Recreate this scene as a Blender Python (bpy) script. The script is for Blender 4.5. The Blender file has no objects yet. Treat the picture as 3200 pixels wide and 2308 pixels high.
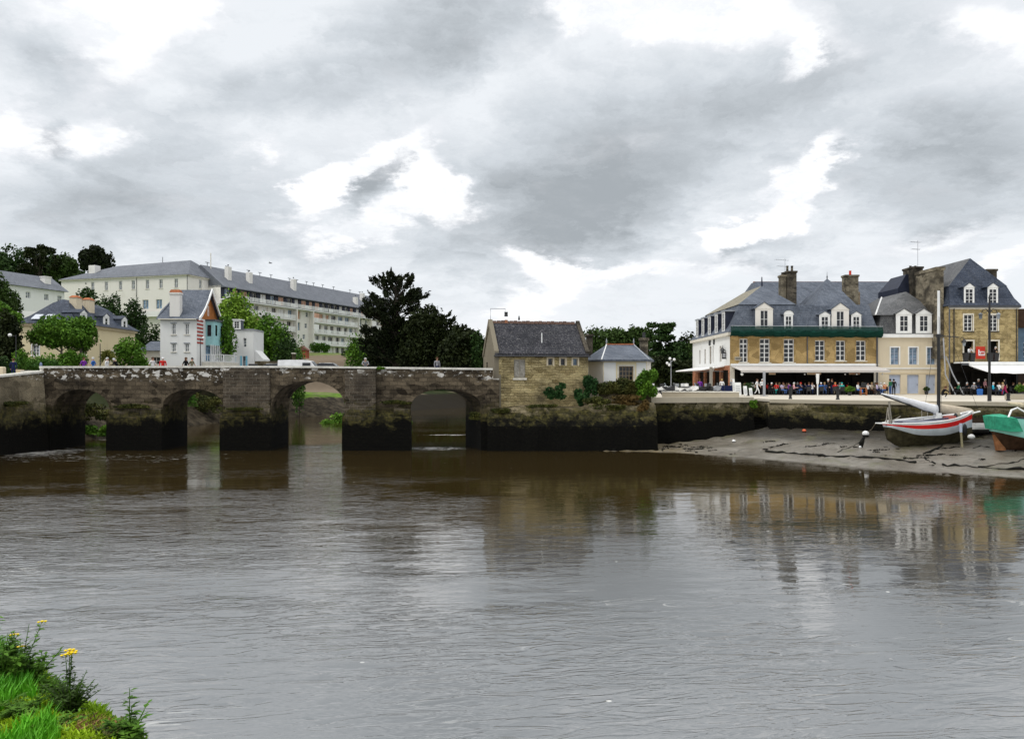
import bpy, bmesh, math, random
import numpy as np
from mathutils import Vector, Matrix, noise
R = math.radians
SC = bpy.context.scene
COL = SC.collection
F0, HZ, EYE = 2400.0, 1190.0, 5.4          # focal length and horizon of the photograph in pixels, eye height in metres
def X(px, Y): return (px - 1600) / F0 * Y
def Z(py, Y): return EYE - (py - HZ) / F0 * Y
# ---------------- camera
cd = bpy.data.cameras.new('camera'); cam = bpy.data.objects.new('camera', cd); COL.objects.link(cam)
cam.location = (0, 0, EYE); cam.rotation_euler = (R(90), 0, 0)
cd.sensor_width = 36; cd.lens = 36 * F0 / 3200; cd.shift_y = 36 / 3200; cd.clip_start = 0.2; cd.clip_end = 3000
SC.camera = cam
SC.view_settings.view_transform = 'Standard'; SC.view_settings.look = 'None'
SC.view_settings.exposure = 0.0; SC.view_settings.gamma = 1.0; SC.view_settings.use_curve_mapping = False
SUN_EL, SUN_AZ = R(52), R(-62)             # high sun behind thin cloud, from behind the left shoulder
# ---------------- node helper
class NT:
    def __init__(s, nt): s.nt = nt; nt.nodes.clear()
    def __call__(s, typ, _p=None, **kw):
        n = s.nt.nodes.new(typ)
        for k, v in (_p or {}).items(): setattr(n, k, v)
        for k, v in kw.items():
            i = int(k[1:]) if k[0] == 'i' and k[1:].isdigit() else k.replace('_', ' ')
            s.put(n.inputs[i], v)
        return n
    def put(s, sock, v):
        if isinstance(v, bpy.types.NodeSocket): s.nt.links.new(v, sock)
        elif isinstance(v, bpy.types.Node): s.nt.links.new(v.outputs[0], sock)
        else:
            if hasattr(sock.default_value, '__len__') and not hasattr(v, '__len__'): v = [v] * len(sock.default_value)
            if hasattr(sock.default_value, '__len__') and len(sock.default_value) == 4 and len(v) == 3: v = (*v, 1)
            sock.default_value = v
    def m(s, op, a, b=0.0, c=0.0, clamp=False):
        n = s('ShaderNodeMath', {'operation': op, 'use_clamp': clamp}); s.put(n.inputs[0], a); s.put(n.inputs[1], b); s.put(n.inputs[2], c); return n.outputs[0]
    def mix(s, f, a, b, blend='MIX'):
        n = s('ShaderNodeMix', {'data_type': 'RGBA', 'blend_type': blend}); s.put(n.inputs[0], f); s.put(n.inputs[6], a); s.put(n.inputs[7], b); return n.outputs[2]
    def step(s, x, a, b, lo=0.0, hi=1.0):
        n = s('ShaderNodeMapRange', {'interpolation_type': 'SMOOTHSTEP'}); s.put(n.inputs[0], x)
        for i, v in enumerate((a, b, lo, hi)): s.put(n.inputs[i + 1], v)
        return n.outputs[0]
    def noise(s, vec, scale, detail=4, rough=.55, dist=0, dim='3D'):
        return s('ShaderNodeTexNoise', {'noise_dimensions': dim}, Vector=vec, Scale=scale, Detail=detail, Roughness=rough, Distortion=dist)
    def xyz(s, vec): return s('ShaderNodeSeparateXYZ', None, i0=vec).outputs
    def cmb(s, x, y, z): return s('ShaderNodeCombineXYZ', None, i0=x, i1=y, i2=z).outputs[0]
    def bsdf(s, col, rough=.8, bump=None, bstr=.3, bdist=.02, **kw):
        kw.setdefault('Specular_IOR_Level', .10 if rough >= .6 else .28 if rough >= .5 else .5)
        b = s('ShaderNodeBsdfPrincipled', None, Base_Color=col, Roughness=rough, **kw)
        if bump is not None:
            bn = s('ShaderNodeBump', None, Strength=bstr, Distance=bdist, Height=bump); s.put(b.inputs['Normal'], bn)
        o = s('ShaderNodeOutputMaterial'); s.put(o.inputs[0], b); return b
# ---------------- world: Nishita sky behind a broken cloud deck laid out by direction
w = bpy.data.worlds.new('World'); SC.world = w; w.use_nodes = True
n = NT(w.node_tree)
sky = n('ShaderNodeTexSky', {'sky_type': 'NISHITA', 'sun_disc': False, 'sun_elevation': SUN_EL, 'sun_rotation': SUN_AZ})
g = n('ShaderNodeTexCoord').outputs['Generated']
x, y, z = n.xyz(g)
ya = n.m('MAXIMUM', y, 0.12)
u = n.m('MULTIPLY', n.m('DIVIDE', x, ya), 2.4); v = n.m('MULTIPLY', n.m('DIVIDE', z, ya), 2.4)   # 1 = 1000 px of the photograph
zz = n.m('ADD', n.m('MAXIMUM', z, 0.0), 0.27)
pl = n.cmb(n.m('DIVIDE', x, zz), n.m('DIVIDE', y, zz), 0.0)
wn = n.noise(pl, 2.1, 9, .66)
wc = n('ShaderNodeVectorMath', {'operation': 'SUBTRACT'}, i0=wn.outputs['Color'], i1=(.5, .5, .5))
wv = n('ShaderNodeVectorMath', {'operation': 'MULTIPLY'}, i0=wc, i1=(.85, .48, 0))
uv = n('ShaderNodeVectorMath', {'operation': 'ADD'}, i0=n.cmb(u, v, 0.0), i1=wv).outputs[0]
def blob(px, py, a, b, ang):
    mp = n('ShaderNodeMapping', {'vector_type': 'TEXTURE'}, Vector=uv, Location=((px - 1600) / 1000, (1190 - py) / 1000, 0), Rotation=(0, 0, R(ang)), Scale=(a / 1000, b / 1000, 1))
    gr = n('ShaderNodeTexGradient', {'gradient_type': 'SPHERICAL'}, Vector=mp)
    return gr.outputs[1]
def total(lst):
    acc = None
    for (px, py, a, b, ang, wt) in lst:
        t = n.m('MULTIPLY', blob(px, py, a, b, ang), wt)
        acc = t if acc is None else n.m('ADD', acc, t)
    return acc
front = n.step(y, .1, .35)
bright = total([(520, 60, 380, 150, 35, 1.5), (330, 20, 420, 70, 5, 1.1), (40, 370, 230, 130, -10, 1.5), (335, 400, 130, 100, 20, 1.3), (1045, 545, 290, 75, 27, 1.9),
    (1375, 590, 110, 150, 10, 1.7), (1320, 445, 190, 80, 35, .9), (1120, 695, 300, 75, 10, 1.7), (840, 450, 80, 60, 0, .9),
    (2490, 600, 130, 210, -35, 1.7), (2330, 715, 260, 65, 14, 1.7), (2640, 450, 120, 70, 45, 1.0), (2200, 30, 600, 110, -5, 1.3), (1850, 20, 300, 90, -10, .8),
    (2520, 140, 120, 80, 40, 1.1), (3130, 60, 300, 130, -20, 1.4), (1690, 930, 260, 80, 5, 1.2), (2010, 845, 420, 70, 2, 1.1), (1760, 830, 200, 60, 5, .9),
    (3180, 800, 260, 90, 30, 1.2), (1500, 1010, 700, 90, 0, .7), (2950, 700, 320, 70, 15, .6)])
dark = total([(1200, 560, 240, 90, 25, 1.0), (1790, 690, 600, 190, 12, .72), (1900, 470, 900, 330, 18, .75), (350, 640, 800, 240, 5, .85), (2960, 470, 520, 230, 10, .9),
    (2310, 790, 330, 75, 6, .7), (1330, 90, 700, 190, 20, .85), (150, 160, 420, 130, -20, .5), (3020, 650, 400, 110, 5, .55), (900, 760, 500, 90, -3, .45), (2600, 200, 700, 220, 25, .5),
    (215, 400, 90, 110, 0, .9), (700, 330, 500, 160, 25, .45)])
tx = n.noise(pl, 3.4, 8, .6, .3).outputs[0]; ty = n.noise(pl, .75, 5, .55).outputs[0]
tz = n.noise(n('ShaderNodeVectorMath', {'operation': 'ADD'}, i0=pl, i1=wv), 6.0, 8, .68).outputs[0]
gapf = n.m('ADD', n.m('MULTIPLY', n.m('MULTIPLY', bright, front), 1.15), n.m('MULTIPLY', n.m('SUBTRACT', tx, .5), 2.0))
gap = n.step(gapf, .40, 1.0)
halo = n.step(gapf, .0, .7)
dk = n.m('ADD', n.m('MULTIPLY', n.m('MULTIPLY', dark, front), .95), n.m('MULTIPLY', n.m('SUBTRACT', ty, .42), 1.0))
dk = n.m('ADD', dk, n.m('MULTIPLY', n.m('SUBTRACT', tx, .5), .75)); dk = n.m('ADD', dk, n.m('MULTIPLY', n.m('SUBTRACT', tz, .5), .85), clamp=True)
ramp = n('ShaderNodeValToRGB', None, Fac=dk); cr = ramp.color_ramp
cr.elements[0].position = 0; cr.elements[0].color = (.87, .905, .945, 1); cr.elements[1].position = 1; cr.elements[1].color = (.395, .43, .46, 1)
e = cr.elements.new(.45); e.color = (.65, .695, .74, 1)
c = n.mix(halo, ramp.outputs[0], n.mix(.55, ramp.outputs[0], (.95, .96, 1.0)))
c = n.mix(gap, c, n.mix(n.step(n.m('ADD', tz, n.m('MULTIPLY', tx, .6)), .55, .85), (.88, .91, .95), (1.06, 1.075, 1.09)))
up = n.step(z, .55, .95)
c = n.mix(up, c, (2.1, 2.12, 2.15))                                        # sky overhead brightened, out of view, to add fill light
c = n.mix(1.0, c, (12.0, 12.0, 12.0), 'MULTIPLY')                           # cloud luminance on the sky texture's own scale
c = n.mix(.97, sky.outputs[0], c)
bg = n('ShaderNodeBackground', None, Color=c, Strength=.085); o = n('ShaderNodeOutputWorld'); n.put(o.inputs[0], bg)
# ---------------- sun
sl = bpy.data.lights.new('sun', 'SUN'); sl.energy = 1.3; sl.angle = R(14); sl.color = (1, .965, .90)
so = bpy.data.objects.new('sun', sl); COL.objects.link(so)
sd = Vector((math.sin(SUN_AZ) * math.cos(SUN_EL), -abs(math.cos(SUN_AZ)) * math.cos(SUN_EL), math.sin(SUN_EL)))
so.rotation_euler = sd.to_track_quat('Z', 'Y').to_euler(); so.location = (0, 0, 60)
sky.sun_rotation = math.atan2(sd.x, sd.y)
# ---------------- mesh helpers
class MB:
    def __init__(s): s.v = []; s.f = []; s.mi = []; s.sm = []; s.cur = 0; s.smooth = False
    def add(s, vs, fs):
        o = len(s.v); s.v += [tuple(p) for p in vs]
        for f in fs: s.f.append([o + i for i in f]); s.mi.append(s.cur); s.sm.append(s.smooth)
        return s
    def box(s, x0, x1, y0, y1, z0, z1):
        return s.add([(x0, y0, z0), (x1, y0, z0), (x1, y1, z0), (x0, y1, z0), (x0, y0, z1), (x1, y0, z1), (x1, y1, z1), (x0, y1, z1)],
                     [(0, 3, 2, 1), (4, 5, 6, 7), (0, 1, 5, 4), (1, 2, 6, 5), (2, 3, 7, 6), (3, 0, 4, 7)])
    def hexa(s, b, t):       # four bottom points, four top points
        return s.add(list(b) + list(t), [(0, 3, 2, 1), (4, 5, 6, 7), (0, 1, 5, 4), (1, 2, 6, 5), (2, 3, 7, 6), (3, 0, 4, 7)])
    def loft(s, rings, cap=True, close=True):
        k = len(rings[0]); vs = [p for r in rings for p in r]; fs = []
        for i in range(len(rings) - 1):
            for j in range(k if close else k - 1):
                a = i * k + j; b = i * k + (j + 1) % k; fs.append((a, b, b + k, a + k))
        if cap: fs.append(tuple(reversed(range(k)))); fs.append(tuple(range((len(rings) - 1) * k, len(rings) * k)))
        return s.add(vs, fs)
    def rects(s, rs):        # list of (x0,x1,y0,y1,z)
        return s.loft([[(a, c, z), (b, c, z), (b, d, z), (a, d, z)] for a, b, c, d, z in rs])
    def tube(s, pts, rad, k=6, cap=True):
        pts = [Vector(p) for p in pts]; rad = rad if hasattr(rad, '__len__') else [rad] * len(pts); rings = []
        for i, p in enumerate(pts):
            d = (pts[min(i + 1, len(pts) - 1)] - pts[max(i - 1, 0)]).normalized()
            a = d.cross(Vector((0, 0, 1)) if abs(d.z) < .9 else Vector((1, 0, 0))).normalized(); b = d.cross(a)
            rings.append([p + (a * math.cos(t) + b * math.sin(t)) * rad[i] for t in [2 * math.pi * j / k for j in range(k)]])
        return s.loft(rings, cap)
    def lathe(s, prof, cx=0, cy=0, k=10):      # prof: (r, z)
        return s.loft([[(cx + r * math.cos(2 * math.pi * j / k), cy + r * math.sin(2 * math.pi * j / k), z) for j in range(k)] for r, z in prof])
    def ball(s, c, r, k=8):
        r = r if hasattr(r, '__len__') else (r, r, r); h = max(4, k // 2 + 1)
        return s.loft([[(c[0] + r[0] * math.sin(a) * math.cos(2 * math.pi * j / k), c[1] + r[1] * math.sin(a) * math.sin(2 * math.pi * j / k), c[2] + r[2] * math.cos(a)) for j in range(k)]
                       for a in [math.pi - math.pi * (i + .15) / (h + .3) for i in range(h + 1)]])
    def prism(s, poly, y0, y1):  # outline in x,z
        k = len(poly)
        return s.add([(a, y0, b) for a, b in poly] + [(a, y1, b) for a, b in poly],
                     [tuple(range(k)), tuple(reversed(range(k, 2 * k)))] + [(i, i + k, (i + 1) % k + k, (i + 1) % k) for i in range(k)])
    def mesh(s, name, mats, fix=True):
        me = bpy.data.meshes.new(name); me.from_pydata(s.v, [], s.f)
        for m in (mats if isinstance(mats, (list, tuple)) else [mats]): me.materials.append(m)
        me.polygons.foreach_set('material_index', s.mi); me.polygons.foreach_set('use_smooth', s.sm)
        if fix:
            bm = bmesh.new(); bm.from_mesh(me); bmesh.ops.remove_doubles(bm, verts=bm.verts, dist=1e-5); bmesh.ops.recalc_face_normals(bm, faces=bm.faces); bm.to_mesh(me); bm.free()
        return me
    def build(s, name, mats, parent=None, fix=True, **kw): return link(name, s.mesh(name, mats, fix), parent, **kw)
def link(name, me, parent=None, loc=None, rot=None, scale=None, label=None, cat=None, group=None, kind=None):
    o = bpy.data.objects.new(name, me); COL.objects.link(o)
    if parent: o.parent = parent
    if loc is not None: o.location = loc
    if rot is not None: o.rotation_euler = rot if hasattr(rot, '__len__') else (0, 0, rot)
    if scale is not None: o.scale = scale if hasattr(scale, '__len__') else (scale,) * 3
    return tag(o, label, cat, group, kind)
def tag(o, label=None, cat=None, group=None, kind=None):
    for k, v in (('label', label), ('category', cat), ('group', group), ('kind', kind)):
        if v: o[k] = v
    return o
def thing(name, loc, label, cat, group=None, rz=0): return link(name, None, None, loc, rz, None, label, cat, group)
def copytree(o, loc=None, rz=None, scale=None, label=None, parent=None, mats=None):
    c = o.copy(); COL.objects.link(c)
    if parent: c.parent = parent
    if loc is not None: c.location = loc
    if rz is not None: c.rotation_euler = (0, 0, rz)
    if scale is not None: c.scale = scale if hasattr(scale, '__len__') else (scale,) * 3
    if label: c['label'] = label
    for ch in [k for k in COL.objects if k.parent == o]: copytree(ch, parent=c)
    return c
# ---------------- materials
MC = {}
def mat(name):
    m = bpy.data.materials.new(name); m.use_nodes = True; return m, NT(m.node_tree)
def plain(name, col, rough=.75, var=.18, scale=1.5, bump=.0, **kw):
    if name in MC: return MC[name]
    m, n = mat(name); oc = n('ShaderNodeTexCoord').outputs['Object']
    f = n.noise(oc, scale, 5, .6).outputs[0]
    c = n.mix(n.step(f, .3, .7), [k * (1 - var) for k in col], [min(1, k * (1 + var)) for k in col])
    n.bsdf(c, rough, n.noise(oc, scale * 12, 3).outputs[0] if bump else None, bump or .1, .02, **kw); MC[name] = m; return m
def wall_uv(n):
    x, y, z = n.xyz(n('ShaderNodeTexCoord').outputs['Object']); return n.cmb(n.m('ADD', x, y), z, 0.0), z
def render_wall(name, col, stain=.35, rough=.9):     # painted or rendered wall with rain streaks and dirt
    m, n = mat(name); uv, z = wall_uv(n); oc = n('ShaderNodeTexCoord').outputs['Object']; x, y, z = n.xyz(oc)
    st = n.noise(n.cmb(n.m('MULTIPLY', n.m('ADD', x, y), 2.2), n.m('MULTIPLY', z, .18), 0.0), 1.0, 5, .65).outputs[0]
    bl = n.noise(oc, .5, 5, .6).outputs[0]
    f = n.m('MULTIPLY', n.m('ADD', n.step(st, .52, .8), n.step(bl, .5, .85)), stain, clamp=True)
    c = n.mix(f, col, [k * q for k, q in zip(col, (.62, .60, .54))]); n.bsdf(c, rough, n.noise(oc, 9, 4).outputs[0], .15, .02); return m
def stone(name, c1, c2, mort, bw=.42, rh=.2, ms=.012, warp=.04, big=.35, dirt=(.05, .045, .035), bump=.6, tide=None, lichen=None, rough=.9, moss=0.0):
    m, n = mat(name); oc = n('ShaderNodeTexCoord').outputs['Object']; x, y, z = n.xyz(oc)
    wn = n.noise(oc, 1.6, 3).outputs[0]; wn2 = n.noise(oc, 4.5, 2).outputs[0]
    uu = n.m('ADD', n.m('ADD', x, y), n.m('MULTIPLY', wn2, warp * 2)); vv = n.m('ADD', z, n.m('MULTIPLY', wn, warp * 2.5))
    br = n('ShaderNodeTexBrick', {'offset': .5, 'squash': 1.0}, Vector=n.cmb(uu, vv, 0.0), Color1=c1, Color2=c2, Mortar=mort, Scale=1.0, Mortar_Size=ms, Mortar_Smooth=.3, Bias=0.0, Brick_Width=bw, Row_Height=rh)
    cell = n('ShaderNodeTexVoronoi', None, Vector=n.cmb(n.m('DIVIDE', uu, bw * 1.3), n.m('DIVIDE', vv, rh * 1.6), 0.0), Scale=1.0)
    hs = n.xyz(cell.outputs['Color'])[0]
    c = n.mix(.5, br.outputs[0], n.mix(hs, [k * .4 for k in c1], [min(1, k * 1.5) for k in c2]))
    bn = n.noise(oc, .45, 6, .65).outputs[0]
    c = n.mix(n.m('MULTIPLY', n.step(bn, .42, .75), big * 1.6, clamp=True), c, dirt)
    fn = n.noise(oc, 14, 4, .7).outputs[0]
    c = n.mix(1.0, c, n.mix(n.step(fn, .3, .7), (.6, .6, .6), (1.35, 1.35, 1.35)), 'MULTIPLY')
    if moss: c = n.mix(n.m('MULTIPLY', n.step(n.noise(oc, 1.1, 6, .7).outputs[0], .5, .7), moss), c, (.11, .10, .025))
    if lichen:               # (z of the band's top, depth, amount): pale growth along the top courses
        lz, ld, la = lichen
        pn = n.noise(n.cmb(n.m('MULTIPLY', uu, 1.0), n.m('MULTIPLY', vv, 1.25), 0.0), 3.2, 6, .68).outputs[0]
        cellw = n('ShaderNodeTexVoronoi', None, Vector=n.cmb(n.m('MULTIPLY', uu, 2.3), n.m('MULTIPLY', vv, 4.2), 0.0), Scale=1.0)
        cw = n.xyz(cellw.outputs['Color'])[1]
        hgt = n.step(z, lz - ld, lz)
        patch = n.step(n.noise(oc, .22, 3).outputs[0], .35, .6, .35, 1.0)
        f = n.m('MULTIPLY', n.m('ADD', n.m('MULTIPLY', n.step(pn, .55, .62), .9), n.m('MULTIPLY', n.step(cw, .78, .8), .9)), n.m('MULTIPLY', n.m('MULTIPLY', hgt, patch), la), clamp=True)
        c = n.mix(n.step(f, .3, .55), c, (.62, .60, .56))
    if tide:                 # (z black, z olive, z dry): wet weed below, moss at high water
        a, b, d = tide
        zn = n.m('ADD', z, n.m('ADD', n.m('MULTIPLY', n.m('SUBTRACT', n.noise(oc, .9, 8, .78).outputs[0], .5), 3.6), n.m('MULTIPLY', n.m('SUBTRACT', hs, .5), .5)))
        ol = n.mix(n.step(n.noise(oc, 3.0, 5, .7).outputs[0], .4, .65), (.012, .013, .004), (.075, .066, .016))
        c = n.mix(n.m('MULTIPLY', n.step(zn, b, d, 1.0, 0.0), .85), c, ol)
        c = n.mix(n.step(zn, a, b, 1.0, 0.0), c, n.mix(n.step(fn, .45, .75), (.0025, .0024, .002), (.012, .011, .007)))
    h = n.m('ADD', br.outputs[1], 0.0); h = n.m('SUBTRACT', n.m('MULTIPLY', fn, .5), n.m('MULTIPLY', h, .8)); h = n.m('ADD', h, n.m('MULTIPLY', hs, .6))
    n.bsdf(c, rough, h, bump, .035); return m
def slate(name, c1, c2, rh=.14, bw=.24, old=0.0, lich=(.35, .33, .25), rough=.55, streak=.3):
    m, n = mat(name); oc = n('ShaderNodeTexCoord').outputs['Object']; x, y, z = n.xyz(oc)
    uv = n.cmb(n.m('ADD', x, n.m('MULTIPLY', y, 1.0)), z, 0.0)
    br = n('ShaderNodeTexBrick', {'offset': .5}, Vector=uv, Color1=c1, Color2=c2, Mortar=[k * .45 for k in c1], Scale=1.0, Mortar_Size=.012, Mortar_Smooth=.2, Bias=0.0, Brick_Width=bw, Row_Height=rh)
    bn = n.noise(oc, .6, 6, .65).outputs[0]; sn = n.noise(n.cmb(n.m('MULTIPLY', n.m('ADD', x, y), 1.6), n.m('MULTIPLY', z, .25), 0.0), 1.0, 4).outputs[0]
    c = n.mix(n.m('MULTIPLY', n.step(sn, .45, .7), streak), br.outputs[0], [k * .6 for k in c1])
    c = n.mix(n.m('MULTIPLY', n.step(bn, .4, .75), .4), c, [k * 1.35 for k in c2])
    fn = n.noise(oc, 9, 6, .75).outputs[0]
    if old: c = n.mix(n.m('MULTIPLY', n.step(fn, .52, .62), n.step(bn, .35, .6, old * .3, old)), c, lich)
    c = n.mix(1.0, c, n.mix(n.step(fn, .3, .7), (.68, .68, .68), (1.3, 1.3, 1.3)), 'MULTIPLY')
    n.bsdf(c, rough, n.m('ADD', br.outputs[1], n.m('MULTIPLY', fn, -.6)), -.35, .02, Specular_IOR_Level=.14); return m
def foliage(name, c1, c2, rough=.65):
    m, n = mat(name); oc = n('ShaderNodeTexCoord').outputs['Object']
    f = n.noise(oc, .9, 4, .6).outputs[0]; f2 = n.noise(oc, 7, 2).outputs[0]
    c = n.mix(n.step(f, .35, .65), c1, c2); c = n.mix(1.0, c, n.mix(f2, (.3, .3, .3), (1.9, 1.9, 1.8)), 'MULTIPLY')
    n.bsdf(c, rough); return m
def glass(name, col=(.012, .014, .018), rough=.12, var=0.0):
    m, n = mat(name); oc = n('ShaderNodeTexCoord').outputs['Object']
    f = n.noise(oc, 1.3, 2).outputs[0]
    n.bsdf(n.mix(n.step(f, .4, .65), col, [k * (1 + var) for k in col]), rough, f, .08, .02); return m
M = dict(
 white=render_wall('white_render', (.76, .76, .74), .28), offwhite=render_wall('offwhite_render', (.74, .71, .655), .3), cream=render_wall('cream_render', (.63, .53, .36), .4),
 cream2=render_wall('pale_ashlar', (.66, .57, .42), .45), yellow=render_wall('yellow_cream', (.74, .64, .42), .3), whitepaint=plain('white_paint', (.80, .80, .78), .5, .06), trim=plain('trim_stone', (.66, .62, .53), .8, .12, 3),
 ashlar=stone('ochre_ashlar', (.36, .245, .10), (.44, .31, .14), (.25, .17, .08), .75, .36, .008, .01, .25, (.22, .14, .05), .25),
 rubble=stone('golden_rubble', (.38, .29, .13), (.47, .37, .19), (.27, .21, .11), .34, .15, .012, .05, .35, (.13, .10, .05), .8),
 octroi=stone('octroi_stone', (.33, .25, .11), (.50, .41, .22), (.18, .14, .07), .55, .2, .02, .12, .6, (.12, .10, .06), 1.2, moss=.3),
 gablepl=render_wall('toll_gable_plaster', (.20, .175, .13), 1.0),
 bridge=stone('bridge_stone', (.032, .024, .016), (.145, .115, .078), (.020, .016, .012), .66, .32, .022, .07, .5, (.018, .015, .012), 1.2, tide=(1.95, 2.65, 3.9), lichen=(6.55, 1.7, 1.5)),
 bridge2=stone('buttress_stone', (.042, .034, .025), (.105, .085, .062), (.28, .25, .20), .60, .27, .02, .02, .4, (.025, .02, .017), 1.2, tide=(1.95, 2.65, 3.9), lichen=(6.55, 1.7, 1.2)),
 approach=stone('approach_stone', (.13, .105, .07), (.24, .20, .135), (.13, .115, .08), .9, .42, .01, .08, .55, (.075, .065, .045), .7, tide=(1.9, 2.8, 4.3), lichen=(5.9, .9, .9)),
 platform=stone('platform_stone', (.07, .056, .036), (.20, .165, .105), (.06, .05, .03), .5, .22, .018, .16, .6, (.04, .037, .02), 1.2, tide=(1.95, 2.75, 3.75), moss=.4),
 quaywall=stone('quay_stone', (.12, .10, .06), (.32, .27, .17), (.06, .05, .03), .6, .28, .018, .12, .8, (.05, .042, .022), 1.0, tide=(2.25, 3.05, 3.7), moss=.3),
 concrete=render_wall('concrete_beam', (.42, .375, .29), .6), paving=plain('quay_paving', (.50, .455, .38), .85, .12, .35), coping=plain('coping_stone', (.66, .64, .58), .85, .18, 2.5, .4),
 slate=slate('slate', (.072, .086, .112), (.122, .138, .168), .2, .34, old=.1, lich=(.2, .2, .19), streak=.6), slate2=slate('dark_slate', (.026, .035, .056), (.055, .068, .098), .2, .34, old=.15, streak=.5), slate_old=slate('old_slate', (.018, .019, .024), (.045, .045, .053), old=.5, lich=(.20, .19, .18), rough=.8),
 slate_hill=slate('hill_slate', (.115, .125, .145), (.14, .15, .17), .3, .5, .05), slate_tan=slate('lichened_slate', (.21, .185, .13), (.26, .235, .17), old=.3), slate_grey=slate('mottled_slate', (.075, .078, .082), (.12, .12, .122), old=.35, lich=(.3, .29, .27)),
 zinc=plain('zinc', (.30, .32, .35), .45, .1), lead=plain('lead', (.10, .105, .115), .5, .1), terra=plain('terracotta', (.36, .13, .06), .8, .25, 4), redpot=plain('red_pot', (.55, .05, .03), .6, .15),
 brick=stone('red_brick', (.35, .12, .06), (.42, .17, .08), (.4, .34, .28), .22, .075, .01, .005, .1), chim=stone('chimney_stone', (.13, .11, .08), (.27, .235, .17), (.10, .085, .06), .5, .24, .012, .1, .9, (.06, .052, .04), .8), chimw=render_wall('white_chimney', (.74, .72, .68), .35), chimd=stone('dark_chimney_stone', (.05, .044, .035), (.14, .12, .09), (.04, .036, .03), .5, .24, .012, .1, .8, (.03, .027, .022), .8),
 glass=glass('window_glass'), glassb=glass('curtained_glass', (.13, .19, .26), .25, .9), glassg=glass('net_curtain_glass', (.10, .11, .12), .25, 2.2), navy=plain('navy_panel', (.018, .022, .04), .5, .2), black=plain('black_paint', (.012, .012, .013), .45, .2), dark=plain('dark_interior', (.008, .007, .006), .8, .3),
 iron=plain('wrought_iron', (.02, .02, .022), .45), steel=plain('galvanised_steel', (.33, .34, .36), .4, .1), chrome=plain('chrome', (.6, .6, .62), .15, .05, Metallic=1.0), shutter=plain('blue_grey_shutter', (.42, .47, .58), .6, .06), blueshut=plain('sky_blue_shutter', (.22, .55, .72), .6, .1),
 teal=plain('teal_boards', (.34, .60, .61), .6, .1), orange=plain('orange_render', (.42, .16, .05), .8, .15), redband=plain('red_band', (.40, .07, .05), .7, .2), awn_g=plain('grey_awning', (.52, .49, .46), .8, .06), awn_w=plain('white_awning', (.80, .79, .77), .8, .04),
 net=plain('green_netting', (.004, .030, .021), .8, .4, 2.5), wood=plain('weathered_wood', (.27, .21, .14), .8, .25, 5), orangewood=plain('orange_wood', (.42, .16, .06), .6, .2), plank=plain('grey_wood', (.30, .275, .23), .85, .2, 4), bark=plain('bark', (.055, .045, .035), .9, .35, 6, .8), barkpale=plain('pale_bark', (.20, .18, .14), .9, .3, 6, .8),
 rope=plain('rope', (.33, .29, .22), .9, .2, 20), weed=plain('black_weed', (.008, .008, .006), .6, .4, 6, .8), soil=plain('soil', (.06, .042, .028), .95, .35, 4, .8))
for k, a, b in (('cyp', (.008, .012, .005), (.018, .025, .009)), ('cyp2', (.009, .014, .004), (.022, .030, .008)), ('oak', (.026, .045, .010), (.045, .082, .018)), ('dk', (.014, .032, .009), (.034, .066, .015)), ('lime', (.10, .19, .02), (.20, .31, .04)), ('mid', (.045, .11, .012), (.10, .20, .02)),
                ('bush', (.06, .14, .015), (.13, .24, .03)), ('ivy', (.035, .045, .014), (.085, .085, .022)), ('palm', (.10, .12, .03), (.20, .20, .05)), ('hedge', (.03, .08, .012), (.07, .15, .02)), ('wall_shrub', (.014, .04, .014), (.03, .075, .022)), ('plane', (.04, .10, .012), (.10, .20, .02)), ('rust', (.055, .04, .014), (.12, .075, .025))):
    M['f_' + k] = foliage('foliage_' + k, a, b)

m, n = mat('green_netting_open'); oc = n('ShaderNodeTexCoord').outputs['Object']; x, y, z = n.xyz(oc)
d = n('ShaderNodeBsdfPrincipled', None, Base_Color=n.mix(n.noise(oc, 2.2, 5).outputs[0], (.003, .022, .015), (.008, .055, .040)), Roughness=.8, Specular_IOR_Level=.1)
tr_ = n('ShaderNodeBsdfTransparent'); mx = n('ShaderNodeMixShader', None, Fac=n.step(n.m('ADD', z, n.m('MULTIPLY', n.noise(oc, 1.4, 4).outputs[0], .5)), 7.15, 7.5, .04, .42)); n.put(mx.inputs[1], d); n.put(mx.inputs[2], tr_); o = n('ShaderNodeOutputMaterial'); n.put(o.inputs[0], mx); M['net'] = m
# ---------------- water
m, n = mat('river_water'); oc = n('ShaderNodeTexCoord').outputs['Object']; x, y, z = n.xyz(oc)
rot = n('ShaderNodeMapping', None, Vector=oc, Rotation=(0, 0, R(-7)))
def wav(sx, sy, sc, det, dist=.4, rg=.5): return n.noise(n('ShaderNodeMapping', None, Vector=rot, Scale=(sx, sy, 1)), sc, det, rg, dist).outputs[0]
w1 = wav(.36, 1, 2.0, 3, .7); w2 = wav(.45, 1, 6.0, 2, .8); w3 = wav(.3, .8, .55, 2, .3)
ridge = n.m('SUBTRACT', 1.0, n.m('ABSOLUTE', n.m('MULTIPLY', n.m('SUBTRACT', wav(.28, 1, 3.0, 3, 1.1), .5), 9.0)))
pat = n.step(n.noise(n('ShaderNodeMapping', None, Vector=oc, Scale=(.6, 1.3, 1)), .085, 5, .6).outputs[0], .38, .62, .22, 1.5)
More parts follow.
